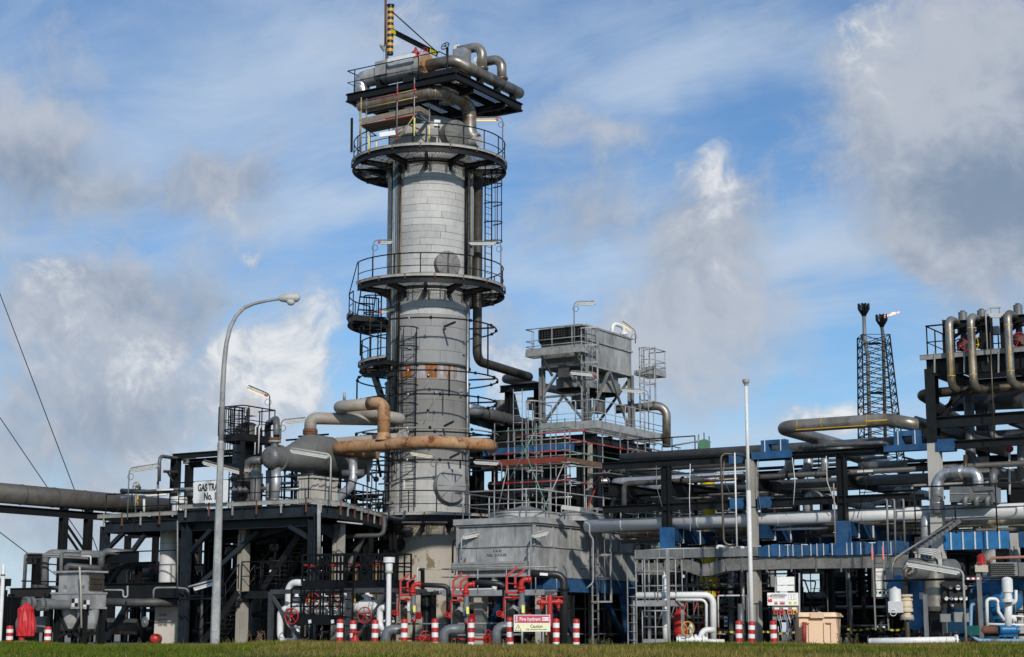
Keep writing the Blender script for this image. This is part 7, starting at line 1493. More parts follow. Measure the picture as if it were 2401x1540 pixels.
gp('black horizontal pipe with flanges in front of the grey shed', [(830, 1110, 64), (985, 1130, 64), (1250, 1135, 64)], .05, BLACK, n=8)
# grey shed
t = thing('corrugated_shed', 'grey corrugated shed wall seen beneath the rack', 'building', G(1000, 1300, 78)); p, q = G(775, 800, 76), G(1262, 800, 74.5); n = 60
dd = (q - p); dd.z = 0; nn = dd.normalized(); 
for i in range(n): a_ = V((p.x, p.y, 0)) + dd * i / n; MB().bar(V((a_.x, a_.y, 1.0)) + nn * .02, V((a_.x, a_.y, G(775, 790, 76).z)) + nn * .02, dd.length / n * .62, .05, up=FWD).build('rib', mat('shed_sheet', (.31, .315, .32), .6, .1, var=.08), t)
MB().hexa([V((p.x, p.y, 0)) + FWD * .03, V((q.x, q.y, 0)) + FWD * .03, V((q.x, q.y, 0)) + FWD * 4, V((p.x, p.y, 0)) + FWD * 4] + [V((v_.x, v_.y, G(775, 785, 76).z)) for v_ in (V((p.x, p.y, 0)) + FWD * .03, V((q.x, q.y, 0)) + FWD * .03, V((q.x, q.y, 0)) + FWD * 4, V((p.x, p.y, 0)) + FWD * 4)]).build('wall', MATS['shed_sheet'], t)
MB().hexa([V((v_.x, v_.y, z)) for z in (0, 1.0) for v_ in (V((p.x, p.y, 0)) - FWD * .06, V((q.x, q.y, 0)) - FWD * .06, V((q.x, q.y, 0)) + FWD * .02, V((p.x, p.y, 0)) + FWD * .02)]).build('plinth', SHADOWBLK, t)
vw('R2'); t = thing('far_shed_roof', 'pale corrugated roof glimpsed behind the yellow chute', 'building', G(700, 1110, 85)); p, q = G(590, 1100, 85), G(860, 1090, 85); MB().bar(p, q, 1.5, .5).build('roof_sheet', LIGHTCL, t); MB().bar(V((p.x, p.y, 0)), V((p.x, p.y, p.z)), .3).build('post', GREYDK, t); MB().bar(V((q.x, q.y, 0)), V((q.x, q.y, q.z)), .3).build('post', GREYDK, t)
vw('R1')
# notice board and call points
SD2 = 58.0
t = thing('notice_board', 'white fire point notice board on the call-point stand', 'sign', G(1335, 1110, SD2)); a_, b_ = G(1205, 1050, SD2), G(1467, 1050, SD2)
def bd(nm, x0, y0, x1, y1, m_, o=0, th=.01): p, q = G(x0, (y0 + y1) / 2, SD2) - FWD * o, G(x1, (y0 + y1) / 2, SD2) - FWD * o; MB().bar(p, q, th, rr(abs(y1 - y0), SD2)).build(nm, m_, t)
bd('board', 1205, 998, 1467, 1103, SIGNWHITE, 0, .02); bd('fire_symbol_panel', 1209, 1022, 1243, 1076, RED, .016, .006); bd('fire_symbol', 1213, 1028, 1226, 1052, SIGNWHITE, .022, .004); bd('fire_symbol', 1230, 1032, 1240, 1050, SIGNWHITE, .022, .004)
fs = rr(1, SD2); lettering(t, 'C10.1 DELUGE BUTTONS FOR\nDEETHANISER LIQUID SEPARATION\n& OFF GAS COMPRESSION', G(1300, 1020, SD2) - FWD * .018, RIGHT, 9 * fs, INK, .0005); lettering(t, 'BREAK GLASS TO OPERATE', G(1294, 1040, SD2) - FWD * .018, RIGHT, 9 * fs, SIGNRED, .0008)
for x0, x1, m_, tx, ik in ((1264, 1290, RED, 'FIRE', SIGNWHITE), (1310, 1352, RED, 'DELUGE', SIGNWHITE), (1384, 1410, MATS['label_yellow'], 'ESD', INK), (1428, 1453, MATS['label_yellow'], 'ESD', INK)): bd('button_label', x0, 1072, x1, 1096, m_, .016, .006); lettering(t, tx, G((x0 + x1) / 2, 1080, SD2) - FWD * .022, RIGHT, 10 * fs, ik, .0008)
for x in (1384, 1407, 1430): bd('diagram_box', x, 1008, x + 18, 1056, INKGREY, .014, .003); bd('diagram_fill', x + 1.5, 1009.5, x + 16.5, 1054.5, SIGNWHITE, .018, .003)
t = thing('call_point_stand', 'grey stand with red and orange fire call points and hanging cables', 'call point', G(1350, 1400, SD2)); bd2 = lambda nm, x0, y0, x1, y1, m_, o=0, th=.02: MB().bar(G(x0, (y0 + y1) / 2, SD2) - FWD * o, G(x1, (y0 + y1) / 2, SD2) - FWD * o, th, rr(abs(y1 - y0), SD2)).build(nm, m_, t)
bd2('backplate', 1250, 1115, 1470, 1225, GALVD, -.05)
for x in (1275, 1475): p = G(x, 1420, SD2 + .1); MB().tube([V((p.x, p.y, 0)), G(x, 860 if x < 1300 else 830, SD2 + .1)], .03, 8).build('post', GALV, t)
for x, m_ in ((1273, RED), (1323, RED), (1390, mat('orange_paint', (.6, .17, .06), .5)), (1436, mat('orange_yellow', (.66, .33, .03), .5))): bd2('call_point', x - 20, 1138, x + 20, 1180, m_, .05, .08); bd2('glass', x - 10, 1152, x + 10, 1168, INKGREY, .1, .02)
for x in (1283, 1358, 1430): bd2('tag', x - 20, 1122, x + 20, 1138, WHITEC, .03)
for k in range(9): xx = 1290 + 18 * k; MB().tube([G(xx, 1180, SD2) - FWD * .06, G(xx + rs.uniform(-10, 25), 1260, SD2) - FWD * .1, G(1330 + 6 * k, 1420, SD2) - FWD * .05], .012, 5, bend=.15).build('cable', [GALV, WHITEC, BLACK, HOSEB][k % 4], t)
t = thing('white_canopy', 'white louvred shelter box above the notice board', 'shelter', G(1350, 980, 58.4)); 
for y0, y1 in ((866, 932), (940, 985)): MB().bar(G(1280, (y0 + y1) / 2, 58.4), G(1425, (y0 + y1) / 2 - 3, 58.4), .35, rr(y1 - y0, 58.4)).build('panel', WHITEC, t)
for x in (1274, 1432): MB().bar(G(x, 995, 58.4), G(x, 862, 58.4), .05).build('side_post', GALV, t)
t = thing('mandatory_sign', 'small blue and white safety sign on the shed rail', 'sign', G(852, 1280, 63)); MB().bar(G(840, 1240, 63), G(866, 1240, 63), .02, rr(84, 63)).build('board', SIGNWHITE, t); c = G(853, 1220, 62.9) - FWD * .015; MB().cyl(c, c - FWD * .008, rr(11, 63), 16).build('symbol', BLUEP, t); MB().bar(G(841, 1258, 63) - FWD * .02, G(865, 1258, 63) - FWD * .02, .006, rr(28, 63)).build('text_panel', BLUEP, t)
# peach bin
t = thing('plastic_bin', 'peach coloured plastic grit bin with a sloping lid', 'bin', G(1640, 1420, 57.2))
def bn(x, y, o): return G(x, y, 57.2) + FWD * o
f0, f1, f2, f3 = bn(1480, 1420, 0), bn(1815, 1420, 0), bn(1785, 1195, .1), bn(1475, 1195, .1); f0.z = f1.z = -.02
g0, g1 = bn(1815, 1420, 0) + FWD * 1.0, f0 + FWD * 1.0; g0.z = g1.z = -.02
MB().hexa([f0, f1, g0 + RIGHT * .05, g1, f3, f2, f2 + FWD * .9 + RIGHT * .35, f3 + FWD * .9]).build('tub', PEACH, t)
MB().hexa([bn(1466, 1200, -.03), bn(1792, 1200, -.03), bn(1800, 1200, 1.0) + RIGHT * .4, bn(1466, 1200, 1.0), bn(1470, 1163, .0), bn(1782, 1163, 0), bn(1784, 1168, .95) + RIGHT * .35, bn(1470, 1168, .95)]).build('lid', PEACH, t)
for x0, x1 in ((1500, 1560), (1688, 1748)):
    for p, q in (((x0, 1250), (x1, 1250)), ((x0, 1250), (x0, 1410)), ((x1, 1250), (x1, 1410))): MB().bar(bn(*p, .05 - .02), bn(*q, -.02), .05, .03, up=None if p[1] == q[1] else FWD).build('moulded_rib', PEACH, t)
MB().bar(bn(1565, 1190, -.04), bn(1682, 1190, -.04), .06, .16).build('catch', PEACH, t)
o = MB().tube([G(1517, 1430, 56.9), G(1517, 1245, 56.9)], .075, 14).build('post', mat('rust_red_post', (.28, .035, .025), .6, var=.2)); tag(o, 'plain dark red post in front of the peach bin', 'post')
t = thing('bollard', 'thin red and white striped bollard left of the peach bin, by the cables', 'bollard', G(1398, 1420, 58.4), 'striped bollards along the bank'); p = G(1398, 1420, 58.4); p.z = 0; q = G(1398, 1266, 58.4); 
for i in range(6): MB().cyl(p + UZ * q.z * i / 6, p + UZ * q.z * (i + 1) / 6, .075, 14).build('band', RED if i % 2 else WHITEC, t)
t = thing('hazard_tape', 'black and yellow hazard tape strung low behind the bollards', 'tape', G(1000, 1340, 60.5)); xs_ = list(range(760, 1500, 26)) + list(range(1880, 2420, 26))
for i, (x0, x1) in enumerate(zip(xs_, xs_[1:])):
    if x1 - x0 > 40: continue
    s_ = lambda x: 1335 + 8 * math.sin(x * .02) - (0 if x < 1500 else 30); MB().bar(G(x0, s_(x0), 60.6), G(x1, s_(x1), 60.6), .01, .07).build('stripe', YELLOW if i % 2 else TAPEBK, t)
clutter('thicket of scaffold tubes and pipes in the shade behind the rack foot', 'tubes in the shade behind the rack foot', 60, (xl0, hr(1500, 1400).x), (57.5, 66), (.3, 3.6), [SCAFG, GREYDK, SHADOWBLK, STEEL, MIDPIPE], [.03, .03, .06, .1], .45)
# ================================================================== TALL BLACK STRUCTURE (right edge)
vw('R3')
SX = hr(885, 1000).x; SE = SX + 5.2; SB = RW + 5.5
zD = hr(880, 660).z; zM = hr(1000, 1105).z; zLw = hr(1100, 1290).z; zCt = hr(900, 1275).z
ts = thing('tall_structure', 'tall black steel valve structure on a concrete foot at the right edge', 'steel structure', (SX, RW, 0))
for x in (SX, SE):
    for y in (RW, SB):
        ib(ts, 'column', (x, y, zCt), (x, y, zD - .05), .42, .34, .035, STEEL, up=WY); MB().bx(x - .2, x + .2, y - .17, y + .17, 0, zCt).build('concrete_foot', CONCW, ts)
for y in (RW, SB):
    ib(ts, 'deck_beam', (SX - .15, y, zD), (SE, y, zD), .58, .24, .03, STEEL)
    for z in (zM, zLw): ib(ts, 'beam', (SX, y, z), (SE, y, z), .38 if z == zM else .28, .22, .028, STEEL)
for x in (SX, SX + 2.6, SE):
    for z in (zD, zM): ib(ts, 'side_beam', (x, RW, z - .03), (x, SB, z - .03), .4, .22, .028, STEEL)
for p, q in (((935, 1030), (1205, 820)), ((975, 1075), (1060, 885))): MB().bar(hr(*p, .1), hr(*q, .1), .14, .12).build('brace', STEEL, ts)
MB().bar((SX, RW + .2, zM + .2), (SX, SB, zD - .3), .12).build('brace', STEEL, ts); MB().bar((SE, RW + .3, zM), (SX + 2.6, SB, zD), .12).build('brace', STEEL, ts)
a = MB(); y = RW
while y < SB: a.bx(SX - .1, SE, y, y + .02, zD + .30, zD + .34); y += .1
a.build('grating', STEEL, ts, kind='stuff'); zF = zD + .32
xq = [hr(980, 400).x, hr(1295, 400).x, hr(1455, 400).x, hr(1900, 400).x]
for x in xq: ib(ts, 'upper_post', (x, RW + .5, zF), (x, RW + .5, hr(980, 268, .5).z), .34, .26, .03, STEEL, up=UX)
for x0, x1 in ((xq[0], xq[1]), (xq[2], xq[3])): ib(ts, 'upper_beam', (x0, RW + .5, hr(1150, 300, .5).z), (x1, RW + .5, hr(1150, 300, .5).z), .26, .2, .025, STEEL)
railing(ts, [(xq[0], RW + 2, zF), (SX - .1, RW + 2, zF), (SX - .1, RW - .05, zF), (xq[0] + .2, RW - .05, zF)], sp=.8, toe=False); railing(ts, [(xq[0] + .3, RW + 1.4, zF), (SE, RW + 1.4, zF)], sp=1.2, toe=False)
p, q = V((SX - .3, RW - .22, zF + .02)), V((SE, RW - .22, zF + .02)); a = MB().bar(p, q, .014, .16); a.bar(p + UZ * .08, q + UZ * .08, .05, .01); a.bar(p - UZ * .08, q - UZ * .08, .05, .01); a.build('cable_tray', GALV, ts)
for xx in (900, 1145, 1425, 1650): MB().bar(hr(xx, 520, -.25), hr(xx, 700, -.25), .05, .02).build('tray_hanger', GALV, ts)
for i, (x0, x1, y0, y1) in enumerate(((1015, 1038, 232, 810), (1195, 1216, 208, 800), (1496, 1524, 182, 770))):
    g = thing('gooseneck_pipe', 'bronze stainless gooseneck dropping down the black structure, %s of three' % ORD[i], 'pipe', hr(x1, y1, -.35), 'goosenecks on the black structure')
    tpq = hr(x0 + 8, y0 + 26, -.35); bt = hr(x1, y1 + 15, -.35); X_ = (tpq.x + bt.x) / 2; yv = RW - .38
    MB().tube([(X_, RW + .9, tpq.z), (X_, yv, tpq.z), (X_, yv, bt.z), (X_ + .1, RW + .45, bt.z - .02)], .135, 18, bend=.3, seg=7).build('run', STAINL, g)
    for z in (tpq.z - .42, bt.z + .38): MB().lathe((X_, yv, z), UZ, [(.14, 0), (.14, .025)], 18).build('tape_band', YELLOWD, g)
    MB().bar((X_ + .02, yv - .137, bt.z + .4), (X_ + .02, yv - .137, bt.z + 1.2), .012, .03, up=UX).build('tape_line', YELLOWD, g)
hz_ = hr(1100, 850, .5).z; pipe('bronze header with yellow tape passing under the black structure deck', [V((hr(770, 880, .5).x, RW + 4.6, hz_ - .4)), V((hr(770, 880, .5).x, RW + .5, hz_)), V((SE, RW + .5, hz_))], .165, STAINB, n=18, bend=.4)
for i, (xv, yb, yt_, wx, wy, m_) in enumerate(((1145, 520, 190, 1112, 482, RED), (1300, 500, 175, 1262, 470, YELLOW), (1600, 480, 130, 1595, 432, RED))):
    b = hr(xv, yb, 1.0); tpv = hr(xv, yt_, 1.0); t = thing('control_valve', 'valve with %s handwheel on top of the black structure, %s from the left' % ('red' if m_ == RED else 'yellow', ORD[i]), 'valve', b, 'valves on the black structure'); h = tpv.z - b.z
    MB().lathe(b, UZ, [(.1, -.4), (.1, 0), (.24, .02), (.26, .3), (.12, .4), (.1, h * .45), (.2, h * .47), (.2, h * .55), (.09, h * .57), (.09, h * .72), (.14, h * .74), (.14, h * .95), (.08, h * .97), (.08, h), (0, h)], 16).build('body', GREYDK, t); MB().lathe(b + UZ * h * .72, UZ, [(.15, 0), (.15, h * .24)], 14).build('spring_can', GREYPIPE, t)
    handwheel(t, hr(wx, wy, .5), -WY + UX * .2, .25, m_, t=.02); MB().cyl(hr(wx, wy, .5), b + UZ * .1, .05, 8).build('spindle', RUST, t); MB().bar(b + UZ * h * .5, b + UZ * h * .25 - UX * .6, .09).build('arm', RUST, t)
tubelight('tube light on the grey pole atop the black structure', hr(1338, 615, -.1), hr(1330, 165, -.1).z - hr(1338, 615, -.1).z, RIGHT, L=.4, reach=.5, polem=GALV, red=False, drop=.25)
o = MB().bx(*(lambda p, q: (p.x, q.x, RW + .8, RW + 1.1, q.z, p.z))(hr(1362, 320, .8), hr(1425, 378, .8))).build('cabinet', WHITEC); tag(o, 'white instrument box on top of the black structure', 'cabinet')
def pr(lab, pts, r, m_, o, **k): return pipe(lab, [hr(x, y, o) for x, y in pts], r, m_, **k)
pr('silver pipe dropping through the black structure, left', [(1180, 870), (1195, 1400), (1260, 1470)], .17, MIDPIPE, 1.6, n=18, bend=.4, seams=.5); pr('grey pipe dropping through the black structure, right', [(1368, 950), (1372, 1260), (1634, 1225)], .12, GREYPIPE, 2, n=16, bend=.3, seams=.5); pr('thin brass rod down the front of the black structure', [(1355, 370), (1390, 1250)], .025, STAINB, -.5, n=6)
pr('thick dark sloping pipe leaving the header behind the black structure', [(730, 1110), (1200, 1260), (1500, 1330)], .26, GREYVES, 3.5, n=18); pr('dark drum pipe under the black structure deck', [(1060, 950), (1634, 925)], .3, GREYDK, 3.2, n=20)
vw('R3'); t, _ = saddle('blue wrapped saddle frame under the right end of the stainless header', 575, 790, 1185, 1300, 1350)
o = MB().bx(*(lambda p: (p.x - .3, p.x + .3, RW - .2, RW + .2, p.z - .2, p.z + .2))(hr(995, 1298))).build('cloth_wrap', BLUE); tag(o, 'blue cloth wrap right of the black structure foot, top', 'wrapping', 'blue cloth wraps on the rack')
t = thing('beacon_pole', 'slim white pole with a red cap lamp before the black structure', 'pole', G(1515, 1700, 56.5)); MB().tube([G(1515, 1700, 56.5), G(1515, 1335, 56.5)], .04, 8).build('pole', WHITEC, t); MB().lathe(G(1515, 1325, 56.5), UZ, [(.05, -.12), (.13, -.05), (.13, .06), (.05, .1), (0, .1)], 12).build('cap_lamp', RED, t)
# ================================================================== COMPRESSOR AREA (bottom right)
vw('R4')
gp('bright silver clad hoop pipe over the grey ducts', [(890, 400, 56.3), (893, 78, 56.3), (1212, 78, 55.6), (1214, 200, 55.6)], .175, SILVER, n=20, bend=.42, seams=.22)
o = MB().cyl(G(1025, 75, 56.0), G(1085, 73, 55.8), .23, 20).build('pipe_sleeve', SILVER); tag(o, 'wide silver sleeve on top of the hoop pipe', 'sleeve')
gp('brown valve stem rising above the hoop pipe', [(1110, 200, 56.1), (1112, -60, 56.1)], .07, STAINB, n=10); gp('grey clad pipe bending right over the grey ducts', [(1330, 200, 55.8), (1330, 68, 55.8), (1600, 165, 61)], .14, MIDPIPE, n=16, bend=.3, seams=.3); gp('short grey clad pipe dropping at the right edge of the rack', [(1555, -200, 56.3), (1555, 120, 56.3), (1300, 40, 62)], .14, GREYPIPE, n=14, bend=.3)
t = thing('duct_boxes', 'pair of grey duct boxes with round outlets under the hoop pipe', 'duct', G(1190, 320, 55.8))
for x0, x1 in ((1027, 1180), (1188, 1362)): p, q = G(x0, 258, 55.8), G(x1, 258, 55.4); MB().bar(p, q, .8, rr(120, 55.8)).build('box', GREYPIPE, t); MB().bar(p + UZ * .02, q + UZ * .02, .84, .03).build('band', GALV, t)
for x in (1115, 1203, 1290): MB().tube([G(x + 15, 280, 55.1), G(x - 5, 280, 55.0), G(x - 8, 345, 55.0)], .085, 12, bend=.12).build('outlet', GREYPIPE, t)
t = thing('low_rail', 'black handrail along the platform under the duct boxes', 'railing', G(1100, 560, 55.3)); p = H(720, 560, RW - .7); q = H(1700, 520, RW - .7); q.z = p.z; railing(t, [p, q], h=1.5, sp=1.2, toe=False, mid=(.75,))
gp('silver pipe standing behind the diagonal tray', [(795, 800, 56.8), (797, 425, 56.8), (900, 440, 57.3)], .16, SILVERD, n=18, bend=.3, seams=.6)
t = thing('diagonal_tray', 'grey cable tray and pipes slanting down to the compressor', 'cable tray', G(540, 780, 54.6)); P0, P1 = G(715, 705, 54.8), G(1052, 462, 55.4); MB().bar(P0, P1, .3, .12).build('tray', mat('blue_grey_tray', (.13, .14, .15), .5, .2, var=.2), t); n = 11
for i in range(n): c = P0.lerp(P1, i / n); MB().bar(c - RIGHT * .02, c + (P1 - P0).normalized() * .03, .34, .15).build('rung_band', GREYDK, t)
for k in range(3): MB().tube([G(1010 - 15 * k, 470 + 2 * k, 54.8), G(560, 770 + 8 * k - 20, 54.4), G(535, 810 + k * 4, 54.3), G(530 + 4 * k, 930, 54.3)], .028, 7, bend=.2).build('pipe', [GALVD, MIDPIPE, STAINB][k], t)
p, q = H(860, 625, RW + .1), H(1450, 605, RW + .1); q.z = p.z
o = MB().bx(p.x, q.x, RW - .1, RW + .3, p.z - .3, p.z + .26).build('blue_wrapped_beam', mat('light_blue_wrap', (.03, .17, .38), .7, var=.25, scale=3, fine=55, bump=.3, spec=.25)); tag(o, 'pale blue wrapped beam with white ties above the compressor', 'beam')
for i in range(6): x = p.x + (q.x - p.x) * (i + .6) / 6.2; m_ = MB().bx(x, x + .04, RW - .13, RW - .102, p.z - .3, p.z + .27).build('tie', WHITE, o)
ccol('squat pale concrete post at the right end of the blue beam', 1452, 1540, 560, 56.2, m_=CONCW); ccol('pale concrete post behind the diagonal tray', 708, 762, 590, 60.5, m_=CONCW)
o = MB().bx(*(lambda p, q: (p.x, q.x, RW - .2, RW + .2, p.z - .3, p.z + .2))(H(1545, 600, RW), H(1750, 600, RW))).build('blue_wrapped_beam', BLUE); tag(o, 'blue wrapped beam end at the right edge of the plant', 'beam')
for i, (x, x2, y1) in enumerate(((490, 350, 780), (548, 410, 780), (620, 500, 660))): gp('thin grey vent pipe with a swept top before the rack, %s of three' % ORD[i], [(x + 12, y1, 55.2), (x, 292, 55.2), (x2, 330, 56.6)], .035, GALVD, n=8, bend=.08, group='thin vent pipes before the rack')
# drum, brown pot, filter, valve column
t = thing('grey_drum', 'grey horizontal drum with a flanged nozzle above the blue compressor', 'vessel', G(700, 900, 55.3)); c = G(675, 845, 55.0); MB().lathe(c, UX * .45 + WY * .9, [(0, -.04), (.33, 0), (.36, .05), (.36, 1.9), (0, 2)], 26).build('shell', GREYPIPE, t); MB().flange(c - WY * .1, -WY, .17, .1, 16, 8).build('nozzle_flange', TRAY, t)
gp('brown pipe bending from the drum nozzle down to the cream valve', [(675, 840, 54.8), (637, 845, 54.7), (637, 1060, 54.7)], .07, STAINB, n=12, bend=.14)
t = thing('ball_valve', 'cream and rust valve body standing before the blue compressor', 'valve', G(648, 1420, 54.6)); p = G(650, 1230, 54.6); q = G(650, 1045, 54.6); h = q.z - p.z
MB().lathe(V((p.x, p.y, p.z)), UZ, [(.2, 0), (.2, .08), (.13, .1), (.13, .18), (.2, .19), (.2, .27), (.17, .3), (.19, h * .5), (.17, h * .72), (.2, h * .74), (.2, h * .82), (.14, h * .83), (.14, h * .9), (.2, h * .91), (.2, h)], 20).build('body', mat('cream_rust', (.60, .50, .36), .6, var=.15, rust=.24, rustc=(.25, .10, .03), rscale=4), t); MB().cyl(V((p.x, p.y, 0)), p, .08, 12).build('riser', STAINB, t); MB().flange(p - UZ * .02, UZ, .22, .07, 16, 8).build('flange', BEIGEPIPE, t)
t = thing('filter_pot', 'white filter canister with fittings left of the cream valve', 'filter', G(557, 1200, 54.5)); p = G(557, 1120, 54.5); q = G(557, 1005, 54.5); MB().lathe(p, UZ, [(.1, -.3), (.11, -.05), (.19, 0), (.19, q.z - p.z), (.1, q.z - p.z + .03), (.03, q.z - p.z + .08), (0, q.z - p.z + .09)], 18).build('canister', WHITE, t); MB().box(G(560, 1145, 54.4), .42, .2, .35).build('manifold', WHITE, t); MB().torus(G(540, 1190, 54.3), -FWD, .1, .012, 14, 4).build('hose_loop', WHITEC, t)
t = thing('brown_pot', 'tall tarnished steel cylinder in the compressor area', 'vessel', G(872, 1150, 55.2)); p = G(872, 1140, 55.2); q = G(872, 775, 55.2); MB().lathe(p, UZ, [(.24, -.15), (.32, 0), (.32, q.z - p.z), (.38, q.z - p.z), (.38, q.z - p.z + .05), (0, q.z - p.z + .05)], 24).build('shell', STAINL, t); [MB().cyl(q + RIGHT * k, q + RIGHT * k + UZ * .25, .03, 6).build('stud', GREYDK, t) for k in (-.2, 0, .2)]; MB().bar(V((p.x, p.y, 0)), p, .3).build('pedestal', BLACK, t)
for k in range(4): gp('white lagged tube curving round the tarnished cylinder, %s' % ORD[k], [(700 + 16 * k, 712 - 10 * k, 54.7), (860 + 14 * k, 735 - 14 * k, 54.7), (900 + 6 * k, 770, 54.8), (905 + 6 * k, 860, 54.8)], .032, LIGHTCL, n=8, bend=.15, group='white lagged tubes by the tarnished cylinder')
# compressor
t = thing('compressor', 'blue compressor casing with a round volute behind the gauge panel', 'compressor', G(1000, 1400, 56.8)); c = G(1350, 1075, 56.2)
MB().lathe(c + WY * .5, -WY, [(0, 0), (.75, .02), (.8, .12), (.8, .62), (.7, .75), (.5, .8), (.5, .92), (.3, 1.0), (.3, 1.08), (0, 1.1)], 32).build('volute', BLUEP, t); MB().tube([c + UX * .3 + UZ * .55, c + UX * 1.2 + UZ * .7, c + UX * 2.6 + UZ * .6], .4, 20, bend=.4).build('discharge_duct', BLUEP, t)
for i in range(14): th = 2 * math.pi * i / 14; MB().cyl(c + WY * -.22 + UX * .66 * math.cos(th) + UZ * .66 * math.sin(th), c - WY * .32 + UX * .66 * math.cos(th) + UZ * .66 * math.sin(th), .04, 6).build('bolt', BLUEP, t)
c2 = G(735, 1060, 56.6); MB().lathe(c2 + WY * .6, -WY, [(0, 0), (.72, 0), (.72, .7), (0, .7)], 26).build('casing', BLUEP, t)
for dx, dz in ((-.55, .35), (.5, .4), (0, -.75), (.1, .8)): MB().lathe(c2 + UX * dx + UZ * dz + WY * .2, -WY, [(.26, 0), (.26, .5), (.34, .5), (.34, .58), (.2, .62), (0, .62)], 18).build('cylinder_head', BLUEP, t)
MB().bx(c2.x, c.x, c2.y + .2, c2.y + 1.2, .2, c2.z + .1).build('crankcase', mat('dark_blue_paint', (.008, .05, .11), .5, var=.25), t); MB().bx(c2.x + .1, c2.x + .5, c2.y - .15, c2.y - .12, c2.z - .1, c2.z + .12).build('number_plate', WHITEC, t)
# gauge panel
t = thing('gauge_panel', 'black instrument panel with rows of white dial gauges', 'panel', G(1035, 1130, 54.7)); MB().bar(G(930, 1050, 54.8), G(1140, 1048, 54.8), .06, rr(210, 54.8)).build('backplate', BLACK, t)
for x, y, r in ((990, 992, 15), (1050, 990, 22), (1110, 990, 17), (958, 1078, 17), (997, 1077, 17), (1034, 1077, 17), (1073, 1076, 17), (1112, 1078, 17), (1003, 1132, 13)):
    c = G(x, y, 54.65); g = MB().cyl(c, c - FWD * .06, rr(r, 54.8), 18).build('gauge', GREYDK, t); MB().cyl(c - FWD * .055, c - FWD * .066, rr(r * .82, 54.8), 18).build('dial', WHITEC, g); MB().bar(c - FWD * .07, c - FWD * .07 + UZ * rr(r * .6, 54.8) + RIGHT * .02, .004, .012, up=FWD).build('needle', INK, g)
for i, (x0, y0, x1, y1, l) in enumerate(((910, 1200, 990, 1262, 'left, riveted'), (1012, 1187, 1135, 1262, 'right, wider'))): c = MB().bar(G(x0, (y0 + y1) / 2, 54.6), G(x1, (y0 + y1) / 2, 54.6), .16, rr(y1 - y0, 54.6)).build('junction_box', GALVD); tag(c, 'grey junction box below the gauge panel, ' + l, 'box')
# beacon post, poles
t = thing('beacon_post', 'grey post topped by a cream box and red beacon lamp', 'beacon', G(1245, 1420, 54.0)); p = G(1243, 1420, 54.0); p.z = 0; q = G(1240, 880, 54.0); MB().bar(p, V((p.x, p.y, q.z)), .12, .12).build('post', GALVD, t); c = G(1240, 840, 54.0); MB().box(c, .32, .3, .22).build('lamp_box', mat('cream_box', (.6, .55, .44), .5), t); MB().lathe(c + UZ * .1, UZ, [(.17, 0), (.17, .06), (.13, .07), (.13, .26), (.08, .34), (0, .36)], 16, smooth=False).build('beacon', mat('beacon_red', (.38, .01, .01), .2, var=.05), t)
for i in range(8): th = math.pi * 2 * i / 8; MB().bar(c + UZ * .15 + RIGHT * .16 * math.cos(th) + FWD * .16 * math.sin(th), c + UZ * .44, .01).build('guard_wire', GALV, t)
tubelight('long tube light on a bent pole before the tarnished cylinder', G(1118, 1420, 53.8) * 1, G(1110, 900, 53.8).z, -RIGHT + UZ * .17, L=1.6, reach=1.75, polem=GALV, red=False, r=.04)
for i, (x, y0, m_) in enumerate(((805, 1045, GALVD), (1215, 1070, STAINB))): p = G(x + 3, 1420, 54.2); p.z = 0; o = MB().bar(p, V((p.x, p.y, G(x, y0, 54.2).z)), .11, .11).build('post', m_); tag(o, '%s square post standing before the compressor' % ('grey', 'rusty')[i], 'post')
gp('pale blue hose looping down from the compressor and along the ground', [(1185, 1125, 54.2), (1158, 1125, 54.1), (1152, 1350, 54.0), (1200, 1408, 53.9), (1700, 1412, 53.8)], .055, HOSEB, n=10, bend=.25)
t = pipe('white pipe lying on the grass edge with a round flange', [G(362, 1417, 52.4), G(1035, 1405, 52.0)], .1, WHITEC, n=16, flanges=[(G(1040, 1405, 52.0), RIGHT)], flm=WHITEC)
MB().ball(G(365, 1417, 52.4), .1, 12, 6).build('closed_end', WHITEC, t)
gp('dark rail pipe low across the compressor skid', [(560, 1362, 54.8), (1700, 1365, 54.4)], .045, BLACK, n=8); gp('red and white banded rail in front of the compressor', [(460, 938, 54.5), (1700, 905, 53.8)], .035, BLACK, n=8)
t = thing('barrier_rail', 'red and white barrier bar hung before the compressor', 'barrier', G(1180, 918, 53.6)); [MB().bar(G(1122 + 20 * k, 920 - .3 * k, 53.6), G(1142 + 20 * k, 920 - .3 * k, 53.6), .04, .06).build('band', RED if k % 2 else WHITEC, t) for k in range(6)]
t = thing('green_white_cabinet', 'white cabinet with green striped edges behind the leaning ladder', 'cabinet', G(500, 1080, 60)); p, q = G(385, 930, 60), G(640, 935, 60); MB().bar(p, q, .7, rr(265, 60)).build('body', WHITEC, t)
for y in (825, 1035):
    for i in range(7): MB().bar(G(392 + 34 * i, y, 57.4), G(412 + 34 * i, y - 8, 57.4), .02, .08).build('green_stripe', GREEN, t)
MB().bar(G(468, 975, 57.4), G(525, 975, 57.4), .02, rr(60, 60)).build('green_panel', GREEN, t)
t = thing('leaning_ladder', 'dark ladder with red tips leaning before the rack', 'ladder', G(440, 1330, 54.8)); s0, s1 = (G(402, 1330, 54.6), G(372, 670, 55.4)), (G(505, 1330, 54.6), G(456, 665, 55.4))
for s_ in (s0, s1): MB().bar(*s_, .05, .03, up=FWD).build('stile', GREYDK, t); MB().bar(s_[1], s_[1].lerp(s_[0], .16), .056, .036, up=FWD).build('red_tip', RED, t)
for i in range(9): f = (i + .6) / 9.5; MB().tube([s0[0].lerp(s0[1], f), s1[0].lerp(s1[1], f)], .015, 6).build('rung', GREYDK, t)
